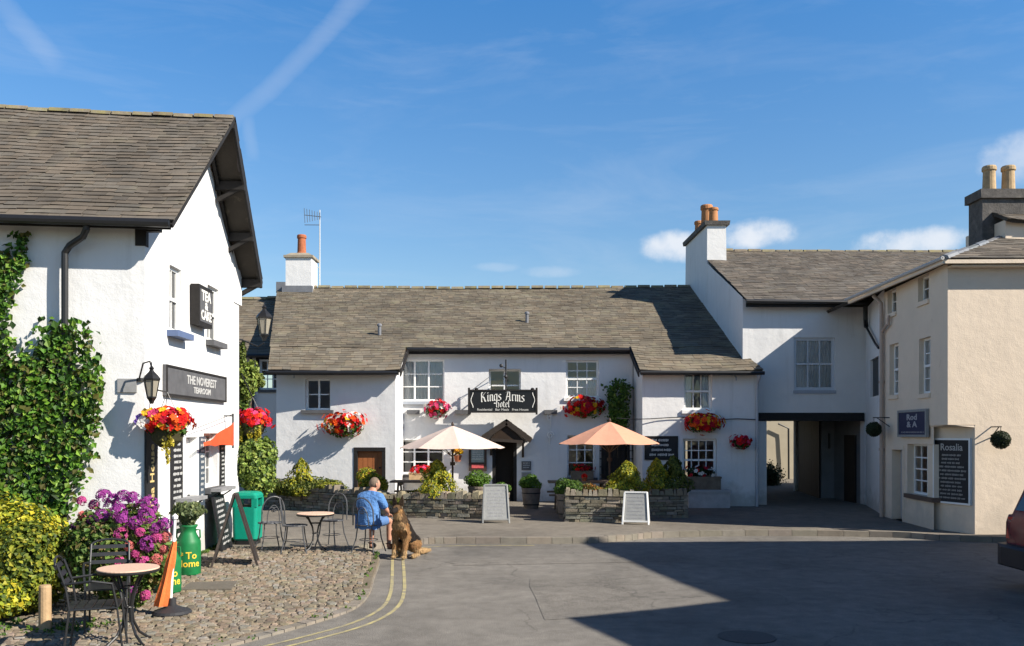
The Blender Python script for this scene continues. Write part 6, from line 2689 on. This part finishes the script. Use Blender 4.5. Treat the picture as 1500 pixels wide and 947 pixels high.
bistro('round mosaic bistro table with dark legs in front of the flowering bush', PX(188, 8.42), 8.42, zc(8.42), .278, .715)
bistro('round pale bistro table between the wire chairs near the seated man', PX(462, 14.25), 14.25, zc(14.25), .295, .62)


def wire_chair():
    t = thing('wire_chair', 'thin grey wire chair', 'chair')
    sh, r = .44, .19
    mb = MB()
    ring = [(r * math.cos(k * .35), r * math.sin(k * .35), sh) for k in range(18)]
    mb.tube(ring, .011, 6, closed=True)
    for k in range(-3, 4):
        y = k * .052
        w = math.sqrt(max(0, r * r - y * y))
        mb.tube([(-w, y, sh), (w, y, sh)], .005, 4)
        mb.tube([(y, -w, sh - .004), (y, w, sh - .004)], .005, 4)
    mb.build('seat', METAL, t)
    for sx in (-1, 1):
        for sy in (-1, 1):
            mb = MB()
            mb.tube([(sx * .125, sy * .125, sh), (sx * .145, sy * .15, .22), (sx * .20, sy * .20, .0)], .010, 6)
            mb.build('leg', METAL, t)
    mb = MB()
    pts = []
    for k in range(15):
        q = math.pi * k / 14
        pts.append((.185 * math.cos(q), -.17 - .06 * math.sin(q), sh + .12 + .32 * math.sin(q) ** .7 if 0 < k < 14 else sh))
    mb.tube(pts, .011, 6)
    pts = []
    for k in range(13):
        q = math.pi * k / 12
        pts.append((.10 * math.cos(q), -.18 - .045 * math.sin(q), sh + .30 * math.sin(q) ** .7 if 0 < k < 12 else sh))
    mb.tube(pts, .008, 5)
    for s in (-1, 1):
        mb.tube([(s * .02 + s * .055 * math.cos(k * .6) * (1 - k / 16), -.215, sh + .22 + .055 * math.sin(k * .6) * (1 - k / 16)) for k in range(13)], .006, 5)
    mb.build('backrest', METAL, t)
    mb = MB()
    mb.tube([(.145 * math.cos(k * .52 + .2), .15 * math.sin(k * .52 + .2), .20) for k in range(12)], .006, 5, closed=True)
    mb.build('stretcher', METAL, t)
    return t


wc = wire_chair()
CHG = 'wire chairs around the pale bistro table'
wc['label'] = 'grey wire chair left of the pale bistro table, back to the bin'
wc['group'] = CHG
wc.location = (PX(432, 14.1), 14.1, zc(14.1))
wc.rotation_euler = (0, 0, R(-82))
dup(wc, (PX(486, 14.9), 14.9, PV), R(158), 'grey wire chair behind the pale bistro table, facing the camera', CHG)
dup(wc, (PX(396, 14.5), 14.5, zc(14.5)), R(30), 'grey wire chair nearest the teal bin', CHG)
dup(wc, (PX(540, 14.2), 14.2, zc(14.2)), R(-20), 'wire chair the man in blue is sitting on', CHG)


def slat_chair():
    t = thing('bistro_chair', 'dark metal garden chair', 'chair')
    sh, w = .43, .38
    mb = MB()
    for k in range(6):
        y = -.19 + k * .075
        mb.box(-w / 2, w / 2, y - .030, y + .030, sh - .008, sh + .006, jcol((1, 1, 1), .1))
    mb.build('seat', BLACK_G, t)
    for sx in (-1, 1):
        mb = MB()
        mb.tube([(sx * w / 2, -.24, 0), (sx * w / 2, -.19, sh), (sx * w / 2 * .98, -.22, sh + .2), (sx * w / 2 * .95, -.29, sh + .40)], .011, 7)
        mb.build('leg', BLACK_G, t)
        mb = MB()
        mb.tube([(sx * w / 2, .25, 0), (sx * w / 2, .20, sh - .01), (sx * w / 2, -.19, sh - .012)], .011, 7)
        mb.build('leg', BLACK_G, t)
        mb = MB()
        mb.tube([(sx * w / 2, -.22, sh + .22), (sx * (w / 2 + .03), .0, sh + .24), (sx * (w / 2 + .02), .16, sh + .21), (sx * w / 2, .2, sh)], .012, 6)
        mb.build('armrest', BLACK_G, t)
    mb = MB()
    for k in range(3):
        z0, y0 = sh + .20 + k * .075, -.225 - k * .032
        mb.hexa([(-w / 2 * .95, y0 - .012, z0), (w / 2 * .95, y0 - .012, z0), (w / 2 * .95, y0 - .002, z0), (-w / 2 * .95, y0 - .002, z0)], [(-w / 2 * .95, y0 - .034, z0 + .036), (w / 2 * .95, y0 - .034, z0 + .036), (w / 2 * .95, y0 - .024, z0 + .036), (-w / 2 * .95, y0 - .024, z0 + .036)])
    mb.tube([(w / 2 * .95 * math.cos(math.pi * k / 12), -.30 - .02 * math.sin(math.pi * k / 12), sh + .385 + .06 * math.sin(math.pi * k / 12)) for k in range(13)], .011, 6)
    mb.build('backrest', BLACK_G, t)
    return t


BLACK_G = mat('dark_grey_metal', (.014, .015, .017), .45, .2, 20, spec=.5)
sc_ = slat_chair()
sc_['label'] = 'dark metal garden chair in front, side-on to the mosaic table'
sc_['group'] = 'garden chairs at the mosaic table'
sc_.location = (PX(140, 8.1), 8.1, zc(8.1))
sc_.rotation_euler = (0, 0, R(-72))
dup(sc_, (PX(158, 9.05), 9.05, zc(9.05)), R(-160), 'dark metal garden chair half hidden between the mosaic table and the bush', 'garden chairs at the mosaic table')


# ------------------------------------------------------------------ man, dog
def skin(name, joints, edges, m, parent, sub=2, root=None, extra=None, cols=None, smooth=True):
    names = list(joints)
    idx = {k: i for i, k in enumerate(names)}
    me = bpy.data.meshes.new(name)
    me.from_pydata([joints[k][0] for k in names], [(idx[a], idx[b]) for a, b in edges], [])
    o = bpy.data.objects.new(name, me)
    COL.objects.link(o)
    sk = o.modifiers.new('skin', 'SKIN')
    sk.use_smooth_shade = True
    lay = me.skin_vertices[0].data
    for k in names:
        r = joints[k][1]
        lay[idx[k]].radius = r if isinstance(r, tuple) else (r, r)
        lay[idx[k]].use_root = (k == (root or names[0]))
    sb = o.modifiers.new('sub', 'SUBSURF')
    sb.levels = sb.render_levels = sub
    dg = bpy.context.evaluated_depsgraph_get()
    ev = bpy.data.meshes.new_from_object(o.evaluated_get(dg))
    mb = MB()
    mb.v = [tuple(v.co) for v in ev.vertices]
    mb.f = [tuple(p.vertices) for p in ev.polygons]
    mb.c = [(1, 1, 1)] * len(mb.f)
    bpy.data.objects.remove(o)
    bpy.data.meshes.remove(me)
    bpy.data.meshes.remove(ev)
    if extra:
        extra(mb)
    if cols:
        mb.c = [cols(sum((Vector(mb.v[i]) for i in f), Vector()) / len(f), mb.c[k]) for k, f in enumerate(mb.f)]
    return mb.build(name, m, parent, smooth=smooth)


SKINM = mat('skin', (.48, .24, .16), .6, .1, 15, spec=.35, coords='obj')
SHIRT = mat('blue_shirt', (.085, .20, .44), .9, .18, 9, bump2=.06, b2_scale=8, coords='obj')
SHORTS = mat('denim_shorts', (.085, .17, .36), .9, .15, 12, bump2=.015, b2_scale=14, coords='obj')
HAIRM = mat('grey_hair', (.16, .115, .085), .8, .25, 40, coords='obj')
SHOE = mat('dark_shoe', (.03, .027, .025), .6, .2, 20)
PM = thing('person', 'man in a blue shirt and shorts sitting with his back turned, looking right', 'person', (0, 0, 0))
J = {
    'pelvis': ((0, 0, .53), (.155, .12)), 'waist': ((0, .01, .66), (.150, .115)), 'chest': ((0, .04, .82), (.165, .12)), 'collar': ((0, .085, .95), (.10, .08)), 'neck': ((.005, .125, 1.02), .054),
}
E = [('pelvis', 'waist'), ('waist', 'chest'), ('chest', 'collar'), ('collar', 'neck')]
J['head0'] = ((.01, .15, 1.09), .07)
E.append(('neck', 'head0'))
for s, sd in ((-1, 'l'), (1, 'r')):
    J['sh' + sd] = ((s * .165, .075, .905), .064)
    J['el' + sd] = ((s * .265, .15, .69), .045)
    J['wr' + sd] = ((s * .17, .37, .61), .030)
    J['pa' + sd] = ((s * .145, .43, .60), (.042, .02))
    E += [('collar', 'sh' + sd), ('sh' + sd, 'el' + sd), ('el' + sd, 'wr' + sd), ('wr' + sd, 'pa' + sd)]
    for f in range(4):
        bx_ = s * .145 + (f - 1.5) * .02
        J['fa%d%s' % (f, sd)] = ((bx_, .475, .597), .0095)
        J['fb%d%s' % (f, sd)] = ((bx_, .505 + .006 * (1.5 - abs(f - 1.5)), .575), .0085)
        J['fc%d%s' % (f, sd)] = ((bx_, .515, .550), .007)
        E += [('pa' + sd, 'fa%d%s' % (f, sd)), ('fa%d%s' % (f, sd), 'fb%d%s' % (f, sd)), ('fb%d%s' % (f, sd), 'fc%d%s' % (f, sd))]
    J['th' + sd] = ((s * .145 - s * .05, .425, .60), .011)
    J['ti' + sd] = ((s * .145 - s * .07, .465, .585), .0085)
    E += [('pa' + sd, 'th' + sd), ('th' + sd, 'ti' + sd)]
    J['hi' + sd] = ((s * .10, .06, .515), .095)
    kx = s * .17
    J['kn' + sd] = ((kx, .44, .50), .062)
    J['cf' + sd] = ((kx, .42, .33), .056)
    J['an' + sd] = ((kx, .40, .09), .036)
    J['he' + sd] = ((kx, .385, .045), .038)
    J['to' + sd] = ((kx + s * .02, .56, .035), .034)
    E += [('pelvis', 'hi' + sd), ('hi' + sd, 'kn' + sd), ('kn' + sd, 'cf' + sd), ('cf' + sd, 'an' + sd), ('an' + sd, 'he' + sd), ('he' + sd, 'to' + sd)]
HEADC = Vector((.02, .175, 1.135))
HR = Matrix.Rotation(R(-32), 3, 'Z')


def head(mb):
    def fn(d, p):
        # the face looks along +y before the turn
        q = Vector(p)
        if d.y > .3:
            nose = max(0, 1 - abs(d.x) * 6) * max(0, 1 - abs(d.z + .08) * 5)
            q.y += .026 * nose
            sock = max(0, 1 - abs(abs(d.x) - .34) * 7) * max(0, 1 - abs(d.z - .10) * 8)
            q.y -= .012 * sock
            mouth = max(0, 1 - abs(d.x) * 3.5) * max(0, 1 - abs(d.z + .45) * 14)
            q.y -= .008 * mouth
        if d.z < -.3:
            q.x *= .86
            q.y += .008
        return HR @ q
    mb.ball(HEADC, (.074, .094, .112), 24, 18, None, 0, fn)
    for s in (-1, 1):
        mb.ball(HEADC + HR @ Vector((s * .076, -.006, -.005)), (.012, .022, .032), 8, 6)
        mb.ball(HEADC + HR @ Vector((s * .028, .078, .012)), (.011, .009, .008), 8, 6, (1.3, 1.9, 2.4))
        mb.ball(HEADC + HR @ Vector((s * .028, .086, .012)), (.005, .003, .005), 6, 4, (.06, .08, .1))


skin('body', J, E, SKINM, PM, 2, 'pelvis', head)
SJ = {k: J[k] for k in ('pelvis', 'waist', 'chest', 'collar')}
SJ['pelvis'] = ((0, -.005, .50), (.185, .15))
SJ['waist'] = ((0, 0, .66), (.185, .145))
SJ['chest'] = ((0, .04, .82), (.190, .142))
SJ['collar'] = ((0, .085, .965), (.150, .112))
SJ['nape'] = ((0, .105, 1.005), (.082, .078))
SE = [('pelvis', 'waist'), ('waist', 'chest'), ('chest', 'collar'), ('collar', 'nape')]
for s, sd in ((-1, 'l'), (1, 'r')):
    SJ['sh' + sd] = ((s * .170, .075, .915), .090)
    SJ['sl' + sd] = ((s * .258, .14, .715), .068)
    SE += [('collar', 'sh' + sd), ('sh' + sd, 'sl' + sd)]
skin('shirt', SJ, SE, SHIRT, PM, 2, 'pelvis')
TJ = {'pelvis': ((0, 0, .51), (.175, .125))}
TE = []
for s, sd in ((-1, 'l'), (1, 'r')):
    TJ['hi' + sd] = ((s * .10, .06, .515), .112)
    TJ['kn' + sd] = ((s * .16, .38, .505), .090)
    TE += [('pelvis', 'hi' + sd), ('hi' + sd, 'kn' + sd)]
skin('shorts', TJ, TE, SHORTS, PM, 2, 'pelvis')
for s in (-1, 1):
    kx = s * .17
    skin('shoe', {'a': ((kx, .375, .055), .050), 'b': ((kx + s * .01, .46, .048), .046), 'c': ((kx + s * .02, .575, .035), .040), 't': ((kx, .39, .10), .042)}, [('a', 'b'), ('b', 'c'), ('a', 't')], SHOE, PM, 2, 'a')
mb = MB()


def hairf(d, p):
    q = Vector(p)
    if d.z < -.25 or (d.y > .35 and d.z < .45):
        q = q * .86
    return HR @ q


mb.ball(HEADC + HR @ Vector((0, -.006, .006)), (.0785, .0965, .1145), 22, 16, None, .03, hairf)
mb.build('hair', HAIRM, PM, smooth=True)
PM.location = (PX(540, 14.2), 14.2, zc(14.2))
PM.rotation_euler = (0, 0, R(-20))
PM.scale = (.95, .95, .95)
# loose tail of the shirt over the back of the seat
mb = MB()
gr = []
nq = 26
for j in range(9):
    v = j / 8
    z = .40 + .34 * v
    row = []
    for i in range(nq + 1):
        q = R(158 + 224 * i / nq)
        fold = 1 + .035 * math.sin(i * 1.9 + v * 2.5) * (1 - v) + .03 * (1 - v)
        row.append(((.205 - .012 * v) * fold * math.cos(q), (.163 - .012 * v) * fold * math.sin(q) + .01 * v, z + .012 * math.sin(i * .9) * (1 - v)))
    gr.append(row)
for j in range(8):
    for i in range(nq):
        mb.face([gr[j][i], gr[j][i + 1], gr[j + 1][i + 1], gr[j + 1][i]])
so_ = PM.location.copy()
PM.location = (0, 0, 0)
mb.build('shirt_tail', SHIRT, PM, smooth=True)
PM.location = so_

# dog
DG_ = thing('dog', 'tan and black shepherd dog sitting upright on the road beside the man', 'dog', (0, 0, 0))
DJ = {
    'rump': ((0, .27, .17), (.125, .12)), 'loin': ((0, .16, .31), (.120, .125)), 'chest': ((0, -.02, .47), (.120, .140)), 'brisket': ((0, -.09, .52), (.112, .125)), 'neck': ((0, -.13, .655), (.088, .10)), 'head': ((0, -.175, .765), (.076, .085)), 'brow': ((0, -.225, .775), .062), 'muz': ((0, -.305, .735), .040), 'nose': ((0, -.355, .725), .030),
    'tail0': ((0, .36, .10), .05), 'tail1': ((.03, .47, .055), .055), 'tail2': ((.06, .62, .05), .045), 'tail3': ((.08, .72, .05), .02),
}
DE = [('rump', 'loin'), ('loin', 'chest'), ('chest', 'brisket'), ('brisket', 'neck'), ('neck', 'head'), ('head', 'brow'), ('brow', 'muz'), ('muz', 'nose'), ('rump', 'tail0'), ('tail0', 'tail1'), ('tail1', 'tail2'), ('tail2', 'tail3')]
for s, sd in ((-1, 'l'), (1, 'r')):
    DJ['sh' + sd] = ((s * .085, -.105, .44), .070)
    DJ['el' + sd] = ((s * .088, -.085, .30), .050)
    DJ['wr' + sd] = ((s * .085, -.125, .14), .036)
    DJ['pa' + sd] = ((s * .085, -.135, .04), .034)
    DJ['pt' + sd] = ((s * .088, -.19, .028), .030)
    DJ['hi' + sd] = ((s * .105, .20, .20), .095)
    DJ['st' + sd] = ((s * .15, .03, .205), .070)
    DJ['ho' + sd] = ((s * .14, .19, .065), .040)
    DJ['hp' + sd] = ((s * .15, .06, .035), .034)
    DJ['ht' + sd] = ((s * .15, -.01, .028), .028)
    DE += [('brisket', 'sh' + sd), ('sh' + sd, 'el' + sd), ('el' + sd, 'wr' + sd), ('wr' + sd, 'pa' + sd), ('pa' + sd, 'pt' + sd), ('rump', 'hi' + sd), ('hi' + sd, 'st' + sd), ('st' + sd, 'ho' + sd), ('ho' + sd, 'hp' + sd), ('hp' + sd, 'ht' + sd)]


def dogx(mb):
    for s in (-1, 1):                                 # ears, nose, eyes
        base = Vector((s * .050, -.165, .825))
        tip = base + Vector((s * .026, .006, .155))
        b4 = [base + Vector((-.040 * s, -.014, -.01)), base + Vector((.042 * s, -.004, -.03)), base + Vector((.026 * s, .034, -.02)), base + Vector((-.026 * s, .03, 0))]
        mid = [p.lerp(tip, .5) + (p - base) * .25 for p in b4]
        for ring0, ring1 in ((b4, mid),):
            for k in range(4):
                mb.face([ring0[k], ring0[(k + 1) % 4], ring1[(k + 1) % 4], ring1[k]])
        for k in range(4):
            mb.face([mid[k], mid[(k + 1) % 4], tip])
        mb.ball((s * .032, -.272, .792), (.010, .008, .009), 8, 6, (.05, .05, .05))
    mb.ball((0, -.385, .732), (.020, .016, .016), 8, 6, (.04, .04, .04))


def dogcol(c, old):
    if old[0] < .1:
        return (.012, .010, .009)
    tan, blk, crm = (.27, .145, .062), (.020, .016, .014), (.36, .22, .105)
    k = noise.noise(c * 9) * .05
    if c.z > .69 and c.y < -.25 and c.z < .79:        # muzzle
        return blk
    if c.z > .835:                                    # ears
        return (.055, .036, .022)
    if c.z > .70:                                     # head: dark crown, tan cheeks
        return jcol((.10, .058, .028) if (c.z + k > .785 or c.y > -.17) else (.34, .18, .07), .12)
    saddle = c.y + k > -.06 + max(0, (.60 - c.z)) * .30 and c.z > .20 and abs(c.x) < .15
    if saddle:
        return blk
    if c.z > .55 and c.y > -.17 + k:
        return (.085, .05, .026)
    if .575 < c.z + k < .625:
        return (.12, .07, .035)
    if c.y < -.15 and c.z > .45:
        return jcol(crm, .10)
    if c.z < .16:
        return jcol((.40, .26, .13), .1)
    return jcol(tan, .14)


skin('body', DJ, DE, mat('dog_fur', (1, 1, 1), .9, .25, 45, .012, 60, .2, coords='obj'), DG_, 2, 'chest', dogx, dogcol)
body_ = [o for o in DG_.children][0].data
mb = MB()
cols_ = body_.attributes['Col'].data
for p in body_.polygons:
    c0 = p.center
    if c0.z < .05 or (c0.z > .66 and c0.y < -.2):
        continue
    cc_ = cols_[p.index].color
    for k in range(3 if p.area > .0004 else 1):
        v = Vector(body_.vertices[random.choice(p.vertices)].co).lerp(c0, rnd(.1, .9))
        n = p.normal
        t = (Vector((rnd(-.3, .3), .25 + rnd(-.2, .2), -1)))
        t = (t - n * t.dot(n)).normalized()
        b = n.cross(t)
        L_, W_ = rnd(.025, .055), rnd(.004, .009)
        q = [v - b * W_, v + b * W_, v + t * L_ + n * rnd(.006, .016)]
        mb.face(q, jcol(cc_[:3], .28))
mb.build('fur', MATS['dog_fur'], DG_)
DG_.location = (PX(591, 14.15), 14.15, .0)
DG_.rotation_euler = (0, 0, R(-22))
DG_.scale = (1.06, 1.06, 1.06)

# weeds and moss where the cobbles meet walls, hedge and kerb
mb = MB()
for k in range(335):
    if k < 180:
        u = rnd(.2, lg.L)
        p = lg.P(u, 0, abs(random.gauss(0, .05)) + .02)
    elif k < 300:
        p = Vector((rnd(-6.2, -4.0), 9.0 + random.gauss(0, .15), 0))
    else:
        e_ = random.choice(edge[6:-8])
        p = Vector((e_[0] - abs(random.gauss(0, .05)) - .03, e_[1] + rnd(-.2, .2), 0))
    for j in range(5):
        mb.leaf((p.x + rnd(-.03, .03), p.y + rnd(-.03, .03), zc(p.y) + rnd(.01, .05)), .04, jcol(random.choice(GREENL), .3), (rnd(-1, 1), rnd(-1, 1), .6), .5)
tag(mb.build('weeds', LEAF), kind='stuff')

# ------------------------------------------------------------------ parked car at the right edge
CAR = thing('parked_car', 'dark red hatchback parked at the right edge with its rear towards the square', 'car', (0, 0, 0))
PAINT = mat('maroon_paint', (.14, .012, .022), .25, .03, 6, spec=.6)
CARG = mat('car_glass', (.01, .012, .015), .08, 0, spec=.7)
RUB = mat('black_rubber', (.02, .02, .021), .7)
# the car lies along +x, rear end at x = 0, half width .83
st = [  # x, half width low, belt half width, roof half width, z sill, z belt, z top
    (.13, .70, .76, .60, .32, .86, .88), (.17, .76, .79, .66, .27, .93, .98), (.36, .80, .815, .62, .25, .94, 1.43), (.75, .82, .83, .62, .22, .95, 1.49), (1.6, .83, .83, .63, .20, .94, 1.50), (2.3, .83, .83, .61, .20, .93, 1.43), (2.75, .83, .82, .66, .20, .93, 1.08), (2.95, .82, .81, .70, .20, .92, .96), (3.5, .80, .78, .66, .22, .84, .87), (3.85, .74, .70, .55, .27, .70, .74), (3.98, .60, .58, .45, .33, .58, .60)]
rings = []
for x, wl, wb, wr, zs_, zb_, zt_ in st:
    L_ = [(x, -wl * .9, zs_), (x, -wl, zs_ + .08), (x, -wb * 1.01, (zs_ + zb_) / 2 + .05), (x, -wb, zb_ - .03), (x, -wb * .97, zb_), (x, -wr - .04, zt_ - .06), (x, -wr + .06, zt_ - .01), (x, 0, zt_ + .015)]
    rings.append(L_ + [(p[0], -p[1], p[2]) for p in L_[-2::-1]])
mb = MB()
loft(mb, rings)
mb.build('body', PAINT, CAR, smooth=True)
mb = MB()


def glassq(i0, i1, s, ins=.05):
    a, b = st[i0], st[i1]
    A = [Vector((a[0] + ins, s * (a[2] * .965), a[5] + .03)), Vector((b[0] - ins, s * (b[2] * .965), b[5] + .03)), Vector((b[0] - ins, s * (b[3] + .055), b[6] - .09)), Vector((a[0] + ins, s * (a[3] + .055), a[6] - .09))]
    off = Vector((0, s * .012, .006))
    mb.face([p + off for p in (A if s < 0 else A[::-1])])


for s in (-1, 1):
    glassq(2, 3, s)
    glassq(3, 4, s)
    glassq(4, 5, s)
mb.face([(.160, .60, 1.00), (.160, -.60, 1.00), (.335, -.54, 1.37), (.335, .54, 1.37)])
mb.face([(2.92, -.60, 1.00), (2.92, .60, 1.00), (2.36, .53, 1.38), (2.36, -.53, 1.38)])
mb.build('windows', CARG, CAR)
mb = MB()
R_ = []
for x, w, z0, z1 in ((-.02, .62, .30, .52), (.03, .78, .27, .55), (.20, .83, .25, .56), (.42, .835, .25, .55)):
    R_.append([(x, -w, z0), (x, -w, z1), (x, w, z1), (x, w, z0)])
loft(mb, R_)
mb.build('bumper', mat('dark_bumper', (.025, .022, .024), .5), CAR)
for s in (-1, 1):
    mb = MB()
    mb.hexa([(.12, s * .74, .62), (.30, s * .822, .62), (.30, s * .80, .62), (.15, s * .60, .62)], [(.14, s * .73, .90), (.30, s * .822, .90), (.30, s * .80, .90), (.16, s * .60, .90)])
    mb.build('tail_light', mat('tail_light', (.45, .02, .02), .15, spec=.6), CAR)
mb = MB()
mb.box(.095, .128, -.26, .26, .62, .73)
mb.build('number_plate', mat('yellow_plate', (.62, .42, .03), .4), CAR)
for x in (.72, 3.18):
    for s in (-1, 1):
        mb = MB()
        ring = []
        for rr, yy in ((.17, .70), (.29, .69), (.30, .73), (.30, .82), (.27, .845), (.18, .84)):
            ring.append([(x + rr * math.cos(k * math.pi / 14), s * yy, .30 + rr * math.sin(k * math.pi / 14)) for k in range(28)])
        loft(mb, ring)
        wh = mb.build('wheel', RUB, CAR)
        mb = MB()
        ring = [[(x + rr * math.cos(k * math.pi / 14), s * yy, .30 + rr * math.sin(k * math.pi / 14)) for k in range(28)] for rr, yy in ((.19, .835), (.18, .848), (.05, .852))]
        loft(mb, ring)
        mb.build('rim', mat('alloy', (.45, .45, .46), .35, metal=.6), wh)
for s in (-1, 1):
    mb = MB()
    mb.ball((2.25, s * .93, 1.0), (.06, .10, .065), 10, 8)
    mb.build('wing_mirror', PAINT, CAR)
    mb = MB()
    mb.ball((3.83, s * .60, .60), (.10, .15, .09), 12, 8)
    mb.build('headlight', mat('headlight', (.6, .62, .65), .1, spec=.7), CAR)
CAR.location = (6.40, 10.97, 0)
